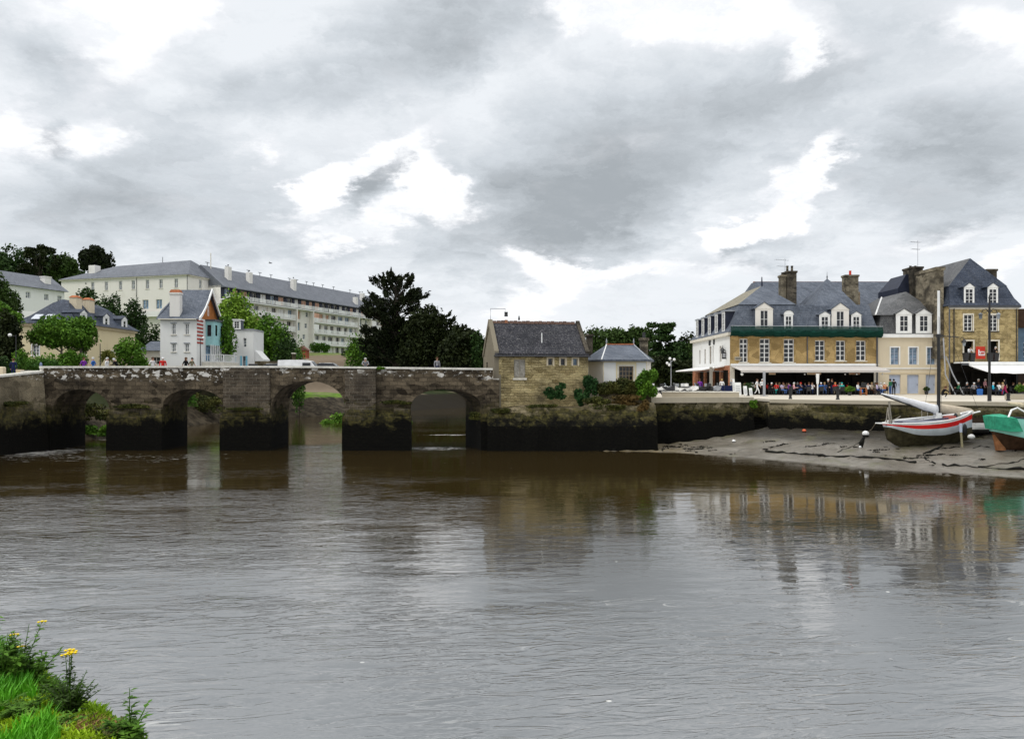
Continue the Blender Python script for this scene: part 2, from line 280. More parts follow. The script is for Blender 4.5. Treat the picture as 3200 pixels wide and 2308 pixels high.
near = n.m('MULTIPLY', n.m('MULTIPLY', n.step(y, 6.0, 22.0, .40, .85), n.m('MULTIPLY', n.step(y, 24, 46, 1.0, .42), n.step(y, 62, 70, 1.0, .3))), n.m('MAXIMUM', n.step(n.m('ADD', x, n.m('MULTIPLY', n.m('SUBTRACT', n.noise(oc, .06, 2).outputs[0], .5), 16.0)), -10, 2, 1.0, .17), n.step(y, 24, 13, 0.0, .75)))
rt = n.m('MULTIPLY', n.step(x, -10, 2), n.step(y, 12, 21))
h = n.m('ADD', n.m('MULTIPLY', w1, n.m('SUBTRACT', .75, n.m('MULTIPLY', rt, .35))), n.m('ADD', n.m('MULTIPLY', w2, n.m('SUBTRACT', .22, n.m('MULTIPLY', rt, .20))), n.m('MULTIPLY', w3, n.m('ADD', 1.1, n.m('MULTIPLY', rt, 2.6)))))
h = n.m('ADD', h, n.m('MULTIPLY', n.m('MAXIMUM', ridge, 0.0), .30))
h = n.m('MULTIPLY', n.m('MULTIPLY', h, pat), near)
def gs(v, c0, s): q = n.m('DIVIDE', n.m('SUBTRACT', v, c0), s); return n.m('EXPONENT', n.m('MULTIPLY', n.m('MULTIPLY', q, q), -1.0))
fl = n.m('MAXIMUM', n.m('MULTIPLY', gs(x, -6.2, 4.2), n.m('ADD', gs(y, 61.5, 2.2), gs(y, 77, 1.0))), n.m('MULTIPLY', gs(x, -35.5, 4.0), n.m('ADD', gs(y, 58, 6), gs(y, 71, 1.4))))
fl = n.m('MAXIMUM', fl, n.m('MULTIPLY', n.m('MULTIPLY', n.step(x, -15, -22), n.step(x, -46, -38)), n.m('MULTIPLY', gs(y, 54.5, 5.5), .62)))
fl = n.m('MAXIMUM', fl, n.m('MULTIPLY', gs(x, -16, 3), n.m('MULTIPLY', gs(y, 63, 2.0), .75)))
fn = wav(.25, 1, 3.5, 6, 1.4, .7)
foam = n.m('MULTIPLY', n.step(n.m('ADD', fn, n.m('MULTIPLY', fl, .30)), .76, .84), .75)
vor = n('ShaderNodeTexVoronoi', None, Vector=n('ShaderNodeMapping', None, Vector=oc, Scale=(.8, 1, 1)), Scale=.85)
speck = n.m('MULTIPLY', n.step(vor.outputs['Distance'], .045, .025), n.step(n.noise(oc, .13, 3).outputs[0], .46, .56))
lin = n.m('MULTIPLY', n.step(n.m('ABSOLUTE', n.m('SUBTRACT', wav(.22, 1, .9, 3, 1.2), .5)), .012, .004), n.m('MULTIPLY', n.step(n.noise(oc, .3, 3).outputs[0], .55, .66), n.step(y, 34, 20)))
base = n.mix(n.step(y, 36, 9), (.030, .020, .006), (.115, .12, .122))  # paler grey sheen of the near water is mixed into the base colour
base = n.mix(n.m('MAXIMUM', foam, n.m('MAXIMUM', speck, n.m('MULTIPLY', lin, .35)), clamp=True), base, (.62, .61, .57))
rough = n.m('ADD', .035, n.m('MULTIPLY', foam, .5))
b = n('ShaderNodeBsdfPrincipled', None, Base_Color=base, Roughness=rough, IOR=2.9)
bn = n('ShaderNodeBump', None, Strength=.42, Distance=.085, Height=n.m('ADD', h, n.m('MULTIPLY', foam, .5))); n.put(b.inputs['Normal'], bn); o = n('ShaderNodeOutputMaterial'); n.put(o.inputs[0], b)
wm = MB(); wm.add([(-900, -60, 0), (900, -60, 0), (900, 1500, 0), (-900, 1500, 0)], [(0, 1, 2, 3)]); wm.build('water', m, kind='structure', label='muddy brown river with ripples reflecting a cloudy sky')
# ---------------- ground behind the river
BL = [(-41, 40), (-40, 66), (-39.3, 72), (-38.6, 96), (-34, 116), (-26, 119), (-18, 140), (-8, 160), (4, 168), (30, 172), (700, 176)]
CP = [(-45, 60, 5.4), (-60, 60, 5.4), (-120, 60, 6), (-40, 90, 6.2), (-46, 100, 6.9), (-70, 95, 7.2), (-60, 110, 7.4), (-100, 100, 10), (-30, 135, 6.3), (-50, 128, 6.7), (-25, 160, 8.4), (-35, 185, 12), (-48, 190, 12.3),
      (-62, 165, 12), (-80, 158, 13), (-100, 150, 17), (-110, 185, 22), (-90, 215, 26), (-60, 255, 27), (-10, 210, 9), (-2, 300, 14), (-150, 200, 26), (-200, 400, 34), (-20, 400, 26), (-300, 100, 24), (-200, 900, 30), (0, 900, 20),
      (-38, 150, 7.8), (-45, 165, 10.2)]
CPa = np.array(CP, float)
def land(px, py):
    d2 = (CPa[:, 0] - px) ** 2 + (CPa[:, 1] - py) ** 2 + 4.0; ww = d2 ** -1.6; return float((ww * CPa[:, 2]).sum() / ww.sum())
def bankd(px, py):
    best = 1e9; s = 1
    for (ax, ay), (bx, by) in zip(BL, BL[1:]):
        dx, dy = bx - ax, by - ay; t = max(0, min(1, ((px - ax) * dx + (py - ay) * dy) / (dx * dx + dy * dy)))
        d = math.hypot(px - ax - dx * t, py - ay - dy * t)
        if d < best: best = d; s = 1 if dx * (py - ay) - dy * (px - ax) > 0 else -1
    return best * s
def gz(px, py):
    nz = noise.noise((px * .35, py * .35, 0)) * .25
    d = bankd(px, py)
    if d > -1.5:
        if py < 108: pr = d * .75
        else: pr = d * .42 if d < 7 else (2.9 + (d - 7) * .045 if d < 24 else 3.7 + (d - 24) * 1.5)
        return max(-1.5, min(pr + nz * min(1, max(0, d)), land(px, py) + nz * .4))
    if px > 8 + max(0, (py - 70)) * .02 and py < 172: return 3.6 + min(5, max(0, py - 160) * .05) if py > 70 else -1.5
    if px > 5.0 and py > 64: return min(3.6, (px - 5) * 1.2)
    return -1.5
m, n = mat('ground'); oc = n('ShaderNodeTexCoord').outputs['Object']; x, y, z = n.xyz(oc)
gn = n.noise(oc, .9, 6, .7).outputs[0]; gb = n.noise(oc, .18, 4).outputs[0]
grass = n.mix(n.step(gn, .35, .65), (.055, .115, .012), (.13, .22, .025)); earth = n.mix(gn, (.15, .11, .075), (.24, .19, .135)); mudc = n.mix(n.step(gn, .35, .7), (.018, .014, .009), (.085, .068, .045))
fieldm = n.m('MULTIPLY', n.m('MULTIPLY', n.step(x, -50, -46), n.step(x, -25, -29)), n.m('MULTIPLY', n.step(y, 138, 142), n.step(y, 181, 175)))
grass = n.mix(n.step(y, 112, 118), (.026, .032, .012), grass)
grass = n.mix(n.step(x, -27, -23), grass, (.022, .03, .01)); mudc = n.mix(n.step(x, -27, -23), mudc, (.016, .013, .008))
c = n.mix(n.step(gb, .5, .62), grass, n.mix(.5, grass, earth)); c = n.mix(fieldm, c, n.mix(.35, earth, (.10, .08, .055))); c = n.mix(n.step(n.m('ADD', z, n.m('MULTIPLY', gn, .9)), 3.35, 3.0), c, mudc)
n.bsdf(c, .9, gn, .5, .1); MG = m
xs = list(np.arange(-70, 40, 1.6)); a = -70.0
left = []; st = 3.0
while a > -700: a -= st; st *= 1.18; left.append(a)
xs = left[::-1] + xs; a = xs[-1]; st = 3
while a < 700: a += st; st *= 1.2; xs.append(a)
ys = list(np.arange(64.5, 200, 1.7)); a = ys[-1]; st = 3
while a < 1400: a += st; st *= 1.18; ys.append(a)
gm = MB(); gm.smooth = True; gm.v = [(px, py, gz(px, py)) for py in ys for px in xs]; k = len(xs)
for j in range(len(ys) - 1):
    for i in range(k - 1): gm.f.append([j * k + i, j * k + i + 1, j * k + i + 1 + k, j * k + i + k]); gm.mi.append(0); gm.sm.append(True)
gm.build('ground', MG, kind='structure', fix=False)
rd = MB()
rd.add([(x_, y_, z_) for z_ in (1.0, 5.5) for x_, y_ in ((-37.3, 61.2), (-38, 58), (-38.2, 53), (-37.2, 48), (-34.5, 40), (-30, 30), (-30, -20), (-200, -20), (-200, 74), (-41.5, 74), (-40, 66))],
       [tuple(range(11, 22)), tuple(reversed(range(11)))] + [(i, (i + 1) % 11, (i + 1) % 11 + 11, i + 11) for i in range(11)])
rd.build('pavement', plain('left_bank_paving', (.34, .30, .24), .9, .2, .8), kind='structure')
# ---------------- near bank under the camera
BE = [(-60, 7.5), (-20, 6.6), (-8, 5.8), (-4.2, 5.35), (-3.3, 4.95), (-2.7, 4.38), (-2.2, 3.95), (-1.75, 3.58), (-1.35, 3.05), (-.4, 2.6), (2, 2.2), (8, 1.8), (60, 1.2)]
def be(px): return float(np.interp(px, [p[0] for p in BE], [p[1] for p in BE]))
def bz(px, py):
    d = be(px) - py + noise.noise((px * 1.6, py * 1.6, 3)) * .16
    t = 3.85 + noise.noise((px * .9, py * .9, 0)) * .09 - max(0, .4 - d) * .3
    return t if d > 0 else max(-1.0, t + d * 2.6)
m, n = mat('bank_soil'); oc = n('ShaderNodeTexCoord').outputs['Object']; gn = n.noise(oc, 7, 6, .7).outputs[0]
n.bsdf(n.mix(n.step(gn, .4, .65), (.035, .055, .012), (.10, .15, .02)), .95, gn, .8, .05)
xs2 = [-60, -40, -25, -15, -10, -7] + list(np.arange(-5.5, 2, .11)) + [3, 5, 8, 14, 25, 60]; ys2 = [-40, -20, -10, -5, -1, 0.5, 1.5, 2.2] + list(np.arange(2.6, 7.4, .11)) + [8, 9, 10]
nb = MB(); nb.v = [(a, b, bz(a, b)) for b in ys2 for a in xs2]; k = len(xs2)
for j in range(len(ys2) - 1):
    for i in range(k - 1): nb.f.append([j * k + i, j * k + i + 1, j * k + i + 1 + k, j * k + i + k]); nb.mi.append(0); nb.sm.append(True)
nb.build('river_bank', m, kind='structure', fix=False)
# ---------------- mud flat under the quay
ME = [(5.0, 60.5), (6.5, 59.2), (9, 58.7), (12.6, 58.0), (17.9, 53.0), (22.8, 46.8), (28.8, 43.0), (40, 37), (60, 30), (120, 18)]
def me_(px): return float(np.interp(px, [p[0] for p in ME], [p[1] for p in ME]))
def mz(px, py):
    d = py - me_(px) + noise.noise((px * .4, py * .4, 0)) * .25
    q = max(0, min(1, (px - 9) / 13)); zz_ = d * (.06 + .05 * q)
    ch = noise.noise((px * .28 + 4, py * .55, 1.7))
    return min(zz_, 1.15 + .5 * q) + noise.noise((px * 1.3, py * 2.2, 5)) * .08 + (noise.noise((px * 3.1, py * 5, 9)) * .05) - max(0, .09 - abs(ch)) * 1.6 * min(1, max(0, d * .3)) if d > 0 else d * .5
m, n = mat('mud'); oc = n('ShaderNodeTexCoord').outputs['Object']; x, y, z = n.xyz(oc)
g1 = n.noise(oc, .35, 6, .65).outputs[0]; g2 = n.noise(n('ShaderNodeMapping', None, Vector=oc, Scale=(.5, 1.3, 1)), 3.2, 6, .7).outputs[0]
c = n.mix(n.step(g1, .35, .65), (.125, .108, .082), (.20, .18, .148)); c = n.mix(n.m('MULTIPLY', n.step(g2, .53, .66), .8), c, (.05, .043, .03))
c = n.mix(n.m('MULTIPLY', n.step(n.m('ADD', z, n.m('MULTIPLY', g1, .9)), 1.2, 1.65), .85), c, (.022, .019, .013))
c = n.mix(n.m('MULTIPLY', n.step(n.noise(oc, .5, 4).outputs[0], .55, .68), .6), c, (.10, .095, .045))
c = n.mix(n.m('MULTIPLY', n.step(x, 15.5, 11.0), n.step(g2, .35, .6)), c, (.20, .16, .09))
n.bsdf(c, .28, g2, .9, .12, IOR=1.4)
xs3 = list(np.arange(5, 46, .32)) + [48, 52, 60, 80, 120]; mm = MB(); rows = 70
for t in range(rows):
    for a in xs3:
        y0 = me_(a) - 1.6; y1 = max(y0 + 3, 71 - .25 * max(0, a - 10)); b_ = y0 + (y1 - y0) * t / (rows - 1); mm.v.append((a, b_, mz(a, b_)))
k = len(xs3)
for j in range(rows - 1):
    for i in range(k - 1): mm.f.append([j * k + i, j * k + i + 1, j * k + i + 1 + k, j * k + i + k]); mm.mi.append(0); mm.sm.append(True)
mm.build('mud_flat', m, kind='structure', fix=False, label='wet grey brown mud flat below the quay')
# ---------------- bridge
br = thing('stone_bridge', (0, 0, 0), 'old dark stone bridge with four arches and pale lichen along its parapet', 'bridge')
AR = [(-35.9, -31.4, 2.9, 4.75, 0), (-27.3, -22.55, 3.3, 4.78, 0), (-18.8, -13.0, 3.1, 5.4, 0), (-7.9, -2.4, 3.3, 4.78, -1.5)]
def topz(px): return 6.56 - .02 * abs(px + 22) / 10 - max(0, px + 16) * .010
fr, bk = [], []
def pt(px, pz, sk=0): fr.append((px, 60, pz)); bk.append((px + sk, 64.6, pz))
pt(-37, 5.6); pt(-1.0, 5.6); pt(-1.0, -1.5)
for (a, b, zs, zc, sk) in reversed(AR):
    pt(b, -1.5, sk); pt(b, 1.0, sk)
    for j in range(17):
        t = math.pi * j / 16; r = .5 + .5 * math.cos(t); sup = math.sin(t) ** .85 if 0 < j < 16 else 0
        pt(a + (b - a) * r, zs + (zc - zs) * sup, sk)
    pt(a, 1.0, sk); pt(a, -1.5, sk)
pt(-37, -1.5)
k = len(fr); bm_ = MB(); bm_.add(fr + bk, [tuple(range(k)), tuple(reversed(range(k, 2 * k)))] + [(i, i + k, (i + 1) % k + k, (i + 1) % k) for i in range(k)])
bm_.build('body', M['bridge'], br)
for (a, b, zs, zc, sk) in AR:         # arch ring of cut voussoirs standing slightly proud
    vz = MB(); nv = 19
    for j in range(nv):
        t0, t1 = math.pi * (j + .04) / nv, math.pi * (j + .96) / nv
        def P(t, e): return ((a + b) / 2 + math.cos(t) * ((b - a) / 2 + e), zs + (math.sin(t) ** .85) * (zc - zs + e))
        q = [P(t0, .0), P(t0, .42), P(t1, .42), P(t1, .0)]; f = 59.965 - .012 * (j % 3)
        vz.add([(x_, f, z_) for x_, z_ in q] + [(x_, 60.05, z_) for x_, z_ in q], [(0, 1, 2, 3), (0, 4, 5, 1), (1, 5, 6, 2), (2, 6, 7, 3), (3, 7, 4, 0)])
    vz.build('arch_ring', M['bridge'], br)
for a, b, f, zt in ((-13.0, -10.6, 59.72, 6.3), (-22.5, -18.85, 59.78, 6.35), (-31.4, -27.35, 59.9, 3.2), (-9.2, -7.95, 59.8, 3.2)):
    q = MB(); q.loft([[(a, f - .12, -1.4), (b, f - .12, -1.4), (b, 60.1, -1.4), (a, 60.1, -1.4)], [(a, f - .1, 3.0), (b, f - .1, 3.0), (b, 60.1, 3.0), (a, 60.1, 3.0)], [(a, f, 3.25), (b, f, 3.25), (b, 60.1, 3.25), (a, 60.1, 3.25)], [(a + .02, f, zt), (b - .02, f, zt), (b - .02, 60.1, zt), (a + .02, 60.1, zt)]]); q.build('buttress', M['bridge2'], br)
for a, b in ((-37, -35.92), (-31.5, -27.2), (-22.7, -18.7), (-13.2, -7.85), (-2.42, -1.0)):
    q = MB(); yf = 59.55 if b - a > 2 else 59.7; q.loft([[(a, yf, -1.4), (b, yf, -1.4), (b, 60.2, -1.4), (a, 60.2, -1.4)], [(a, yf + .08, 2.55), (b, yf + .08, 2.55), (b, 60.2, 2.55), (a, 60.2, 2.55)], [(a + .1, 59.9, 2.9), (b - .1, 59.9, 2.9), (b - .1, 60.2, 2.9), (a + .1, 60.2, 2.9)]]); q.build('pier_foot', M['bridge'], br)
for y0, y1 in ((59.92, 60.42), (64.15, 64.66)):
    q = MB(); rings = [[(px, y0, topz(px) - .12), (px, y1, topz(px) - .12), (px, y1, topz(px) + .03), (px, y0, topz(px) + .03)] for px in np.arange(-36.9, -1.3, 2.95)]; q.loft(rings); q.build('coping', M['coping'], br)
for y0, y1 in ((60.0, 60.36), (64.22, 64.6)):
    q = MB(); q.loft([[(px, y0, 5.6), (px, y1, 5.6), (px, y1, topz(px) - .12), (px, y0, topz(px) - .12)] for px in np.arange(-36.9, -1.3, 2.95)]); q.build('parapet', M['bridge'], br)
# ---------------- approach wall on the left bank
aw = thing('approach_wall', (0, 0, 0), 'curved retaining wall of mossy stone left of the bridge', 'wall')
AW = [(-36.6, 59.95, 6.2), (-37.1, 58.6, 6.05), (-37.55, 56.6, 5.85), (-37.55, 54, 5.7), (-36.9, 50.5, 5.65), (-35.2, 45, 5.6), (-32, 37, 5.6), (-29, 28, 5.6), (-29, -20, 5.6)]
q = MB(); q.loft([[(a + .75, b - .2, -1.2), (a, b, zt - .16), (a - .45, b + .1, zt - .16), (a - .6, b + .2, -1.2)] for a, b, zt in AW]); q.build('wall', M['approach'], aw)
q = MB(); q.loft([[(a + .07, b, zt - .16), (a + .07, b, zt), (a - .55, b + .1, zt), (a - .55, b + .1, zt - .16)] for a, b, zt in AW]); q.build('coping', M['coping'], aw)
# ---------------- platform below the old toll house and quay
pw = thing('river_wall', (0, 0, 0), 'dark weedy river wall under the old stone house', 'wall')
q = MB(); prof = [(59.1, -1.2), (59.4, 1.9), (59.75, 2.6), (60.2, 3.3), (60.7, 3.42), (61.3, 3.46)]
rings = []
for i, px in enumerate(np.linspace(-1.9, 11.25, 34)):
    r = [(px, b + noise.noise((px * .9, c * 1.4, 2)) * .22, c + (noise.noise((px * .7, 1, c)) * .14 if c > 2 else 0) + (.0 if px < 6 else .35 * max(0, c - 2.6))) for b, c in prof]; rings.append(r + [(px, 72, r[-1][2]), (px, 72, -1.2)])
q.loft(rings); q.build('wall', M['platform'], pw)
QE = [(11.3, 62.6), (20.0, 63.7), (20.0, 66.5), (21.3, 66.5), (21.2, 63.1), (28.6, 58.0), (36.2, 54.2), (60, 45), (130, 30)]
k = len(QE) + 2; ring = QE + [(130, 175), (11.3, 175)]
q = MB(); q.add([(a, b, 3.7) for a, b in ring] + [(a, b, 3.9) for a, b in ring], [tuple(range(k, 2 * k)), tuple(reversed(range(k)))] + [(i, (i + 1) % k, (i + 1) % k + k, i + k) for i in range(k)]); q.build('pavement', M['paving'], kind='structure', label='pale stone paving of the quay')
qw = thing('quay_wall', (0, 0, 0), 'long quay wall with pale coping and dark weed above the mud', 'wall')
def seg(a, b, ztop, nm, mt, n_=24, bat=.5, rough=.1):
    q = MB(); rr = []
    for i in range(n_ + 1):
        t = i / n_; px, py = a[0] + (b[0] - a[0]) * t, a[1] + (b[1] - a[1]) * t; nx, ny = (b[1] - a[1]), -(b[0] - a[0]); l = math.hypot(nx, ny); nx /= l; ny /= l
        def w(off, zz_): o_ = off + noise.noise((px * .8, zz_ * 1.3, 0)) * rough; return (px + nx * o_, py + ny * o_, zz_)
        rr.append([w(bat, -1.2), w(bat * .8, .8), w(bat * .35, 2.2), w(.04, ztop - .7), w(.02, ztop), (px - nx * .6, py - ny * .6, ztop), (px - nx * .6, py - ny * .6, -1.2)])
    q.loft(rr); return q.build(nm, mt, qw)
for i in (0, 4, 5, 6, 7): seg(QE[i], QE[i + 1], 3.62, 'wall', M['quaywall'])
for i, j in ((1, 2), (2, 3), (3, 4)): seg(QE[i], QE[j], 3.62, 'wall', M['quaywall'], 6, .05, .03)
for i in (0, 4, 5, 6, 7):
    a, b = QE[i], QE[i + 1]; nx, ny = (b[1] - a[1]), -(b[0] - a[0]); l = math.hypot(nx, ny); nx /= l; ny /= l
    q = MB(); f = .14; zt = 4.06 if i == 0 else 3.905
    q.hexa([(a[0] + nx * f, a[1] + ny * f, 3.62), (b[0] + nx * f, b[1] + ny * f, 3.62), (b[0] - nx * .5, b[1] - ny * .5, 3.62), (a[0] - nx * .5, a[1] - ny * .5, 3.62)], [(a[0] + nx * f, a[1] + ny * f, zt), (b[0] + nx * f, b[1] + ny * f, zt), (b[0] - nx * .5, b[1] - ny * .5, zt), (a[0] - nx * .5, a[1] - ny * .5, zt)]); q.build('coping', M['concrete'], qw)
st = thing('quay_stairs', (0, 0, 0), 'narrow mossy stone stairs let into the quay wall', 'stairs')
for i in range(14):
    q = MB(); q.box(20.05, 21.2, 66.4 - i * .26 - .26, 66.4 - i * .26, -1, 3.7 - i * .22); q.build('step', M['quaywall'], st)
lw = thing('low_wall', (0, 0, 0), 'low pale stone wall along the quay in front of the motorbikes', 'wall')
a, b = (13.9, 71.2), (20.5, 69.3); q = MB(); q.hexa([(a[0], a[1], 3.9), (b[0], b[1], 3.9), (b[0] + .1, b[1] + .35, 3.9), (a[0] + .1, a[1] + .35, 3.9)], [(a[0], a[1], 4.35), (b[0], b[1], 4.35), (b[0] + .1, b[1] + .35, 4.35), (a[0] + .1, a[1] + .35, 4.35)]); q.build('wall', M['concrete'], lw)
q = MB(); q.hexa([(a[0] - .05, a[1] - .06, 4.352), (b[0] + .05, b[1] - .06, 4.352), (b[0] + .15, b[1] + .41, 4.352), (a[0] + .05, a[1] + .41, 4.352)], [(a[0] - .05, a[1] - .06, 4.46), (b[0] + .05, b[1] - .06, 4.46), (b[0] + .15, b[1] + .41, 4.46), (a[0] + .05, a[1] + .41, 4.46)]); q.build('coping', M['coping'], lw)
# ---------------- building kit: local frame, front on y=0 facing -y, x to the right
def side_pt(W, D, side, u, out, z):
    return {'F': (u, -out, z), 'L': (-out, u, z), 'R': (W + out, u, z), 'B': (u, D + out, z)}[side]
class Bld:
    def __init__(s, name, label, cat, x, y, z, W, D, rz=0, group=None):
        s.W, s.D = W, D; s.t = thing(name, (x, y, z), label, cat, group, rz); s.op = {'F': [], 'L': [], 'R': [], 'B': []}
    def part(s, name, mb, m, par=None, **kw): return mb.build(name, m, par or s.t, **kw)
    def walls(s, m, z0, z1, sides='FLRB', mats=None, name='wall', th=.28):
        for sd in sides:
            q = MB(); L = s.W if sd in 'FB' else s.D; ops = [o for o in s.op[sd] if o[2] >= z0 - .01 and o[3] <= z1 + .01]
            us = sorted({0, L} | {o[0] for o in ops} | {o[1] for o in ops}); zs = sorted({z0, z1} | {o[2] for o in ops} | {o[3] for o in ops})
            for a, b in zip(us, us[1:]):
                for c, d in zip(zs, zs[1:]):
                    if any(o[0] - 1e-4 <= a and b <= o[1] + 1e-4 and o[2] - 1e-4 <= c and d <= o[3] + 1e-4 for o in ops): continue
                    q.add([side_pt(s.W, s.D, sd, *p) for p in ((a, 0, c), (b, 0, c), (b, 0, d), (a, 0, d))], [(0, 1, 2, 3)])
            for (a, b, c, d) in ops:
                P = lambda u, o, z: side_pt(s.W, s.D, sd, u, o, z)
                for e, f in (((a, c), (b, c)), ((b, c), (b, d)), ((b, d), (a, d)), ((a, d), (a, c))):
                    q.add([P(e[0], 0, e[1]), P(f[0], 0, f[1]), P(f[0], -th, f[1]), P(e[0], -th, e[1])], [(0, 1, 2, 3)])
            s.part(name, q, (mats or {}).get(sd, m))
    def win(s, sd, u, z, w, h, nx=2, nz=3, fm='whitepaint', gm='glass', rec=.14, fw=.07, mw=.045, sur=None, sill=None, shut=None, cut=True, rail=None, name='window', transom=0, lintel=None):
        if cut: s.op[sd].append((u, u + w, z, z + h))
        key = ('w', round(w, 2), round(h, 2), nx, nz, fm, transom, fw, mw)
        if key not in MC:
            q = MB(); q.box(0, w, 0, .07, 0, fw); q.box(0, w, 0, .07, h - fw, h); q.box(0, fw, 0, .07, fw, h - fw); q.box(w - fw, w, 0, .07, fw, h - fw)
            for i in range(1, nx): c = fw + (w - 2 * fw) * i / nx; e = mw * (1.5 if nx == 2 else 1); q.box(c - e / 2, c + e / 2, .005, .065, fw, h - fw)
            for i in range(1, nz): c = fw + (h - 2 * fw) * i / nz; e = mw * (2.2 if transom == nz - i else 1); q.box(fw, w - fw, .01, .06, c - e / 2, c + e / 2)
            MC[key] = q.mesh('window', M[fm])
        gk = ('g', round(w, 2), round(h, 2), gm)
        if gk not in MC: q = MB(); q.box(.02, w - .02, .075, .10, .02, h - .02); MC[gk] = q.mesh('pane', M[gm])
        rot = {'F': 0, 'L': -math.pi / 2, 'R': math.pi / 2, 'B': math.pi}[sd]
        loc = {'F': (u, rec, z), 'L': (rec, u + w, z), 'R': (s.W - rec, u, z), 'B': (u + w, s.D - rec, z)}[sd]
        o = link(name, MC[key], s.t, loc, rot); link('pane', MC[gk], o)
        def extra(nm, mt, boxes):
            k2 = (nm, mt, tuple(round(v_, 3) for b in boxes for v_ in b))
            if k2 not in MC:
                q = MB(); [q.box(*b) for b in boxes]; MC[k2] = q.mesh(nm, M[mt])
            link(nm, MC[k2], o)
        if sur: e = .13; f0, f1 = -rec - .03, -rec + .02; extra('surround', sur, [(-e, 0, f0, f1, -e * .3, h + e), (w, w + e, f0, f1, -e * .3, h + e), (0, w, f0, f1, h, h + e)])
        if sill: extra('sill', sill, [(-.14, w + .14, -rec - .10, 0, -.10, -.002)])
        if lintel: extra('lintel', lintel, [(-.16, w + .16, -rec - .09, -rec + .01, h + .03, h + .16)])
        if shut: extra('shutter', shut, [(-w * .5, -.02, -rec - .06, -rec - .012, 0, h)]); extra('shutter', shut, [(w + .02, w * 1.5, -rec - .06, -rec - .012, 0, h)])
        if rail: extra('railing', rail, [(-.05, w + .05, -rec - .12, -rec - .09, .85, .9), (-.05, w + .05, -rec - .12, -rec - .09, .05, .09)] + [(i * (w + .06) / 7 - .04, i * (w + .06) / 7 - .02, -rec - .115, -rec - .095, .09, .85) for i in range(8)])
        return o
    def door(s, sd, u, z, w, h, m, panels=True, rec=.16):
        s.op[sd].append((u, u + w, z, z + h)); q = MB(); q.box(0, w, 0, .08, 0, h)
        if panels:
            for i in range(2):
                for j in range(3): q.box(w * (.08 + .46 * i), w * (.46 + .46 * i), -.015, 0, h * (.05 + .32 * j), h * (.33 + .32 * j))
        rot = {'F': 0, 'L': -math.pi / 2, 'R': math.pi / 2}[sd]; loc = {'F': (u, rec, z), 'L': (rec, u + w, z), 'R': (s.W - rec, u, z)}[sd]
        o = link('door', q.mesh('door', M[m]), s.t, loc, rot); k = MB(); k.box(w * .88, w * .91, -.05, 0, h * .45, h * .5); k.build('handle', M['iron'], o); return o
    def dormer(s, sd, u, w, z0, z1, ped=.6, dep=1.2, face='whitepaint', roof='slate', wn=(2, 3), ww=.5, arch=False, off=0.0, wz=None, cheek='slate', flat=False):
        q = MB(); h = z1 - z0; q.box(0, w, 0, dep, 0, h)
        rot = {'F': 0, 'L': -math.pi / 2, 'R': math.pi / 2}[sd]; loc = {'F': (u, off, z0), 'L': (off, u + w, z0), 'R': (s.W - off, u, z0)}[sd]
        o = link('dormer', q.mesh('dormer', M[cheek]), s.t, loc, rot)
        f = MB(); a = w * (1 - ww) / 2; wzb = .18 if wz is None else wz; wh = h - wzb - .18
        f.box(0, a, -.05, -.001, 0, h); f.box(w - a, w, -.05, -.001, 0, h); f.box(a, w - a, -.05, -.001, 0, wzb); f.box(a, w - a, -.05, -.001, wzb + wh, h); f.build('front', M[face], o)
        g = MB(); g.box(a, w - a, -.012, -.003, wzb, wzb + wh); g.build('pane', M['glass'], o)
        b = MB(); nx, nz = wn
        for i in range(nx + 1): c = a + (w - 2 * a) * i / nx; b.box(c - .03, c + .03, -.045, -.013, wzb, wzb + wh)
        for i in range(nz + 1): c = wzb + wh * i / nz; b.box(a, w - a, -.04, -.016, c - .02, c + .02)
        b.build('window', M['whitepaint'], o)
        if flat:
            r = MB(); r.box(-.12, w + .12, -.15, dep, h + .003, h + .16); r.build('roof', M[roof], o)
        else:
            n_ = 8 if arch else 2; top = [(w / 2 - math.cos(math.pi * i / n_) * (w / 2 + .1), h + (math.sin(math.pi * i / n_) * ped)) for i in range(n_ + 1)]
            p = MB(); p.prism([(x_, z_) for x_, z_ in top], -.09, -.002); p.build('pediment', M[face], o)
            r = MB(); r.prism([(x_, z_ + .003) for x_, z_ in top] + [(x_, z_ + .09) for x_, z_ in reversed([((x_ - w / 2) * 1.06 + w / 2, z_) for x_, z_ in top])], -.14, dep + (ped * 1.2)); r.build('roof', M[roof], o)
        return o
    def chimney(s, x0, x1, y0, y1, z0, z1, m='chim', pots=2, pm='terra', cap=True, capm=None, ph=.35):
        q = MB(); q.box(x0, x1, y0, y1, z0, z1 - .28)
        c = MB()
        if cap: e = .09; q.rects([(x0, x1, y0, y1, z1 - .28), (x0 - e, x1 + e, y0 - e, y1 + e, z1 - .2), (x0 - e, x1 + e, y0 - e, y1 + e, z1)])
        o = s.part('chimney', q, M[m])
        for i in range(pots):
            cx = x0 + (x1 - x0) * (i + .5) / pots; p = MB(); p.lathe([(.15, z1 + .002), (.13, z1 + ph * .8), (.16, z1 + ph * .85), (.15, z1 + ph)], cx, (y0 + y1) / 2, 8); p.build('chimney_pot', M[pm], o)
        return o
    def gutter(s, z, sides='F', e=.3, m='lead', r=.07):
        for sd in sides:
            q = MB(); L = s.W if sd in 'FB' else s.D; q.tube([side_pt(s.W, s.D, sd, -.1, e, z), side_pt(s.W, s.D, sd, L + .1, e, z)], r, 6); s.part('gutter', q, M[m])
    def pipe(s, sd, u, z0, z1, m='lead', r=.05):
        q = MB(); q.tube([side_pt(s.W, s.D, sd, u, .08, z0), side_pt(s.W, s.D, sd, u, .08, z1)], r, 6); s.part('downpipe', q, M[m])
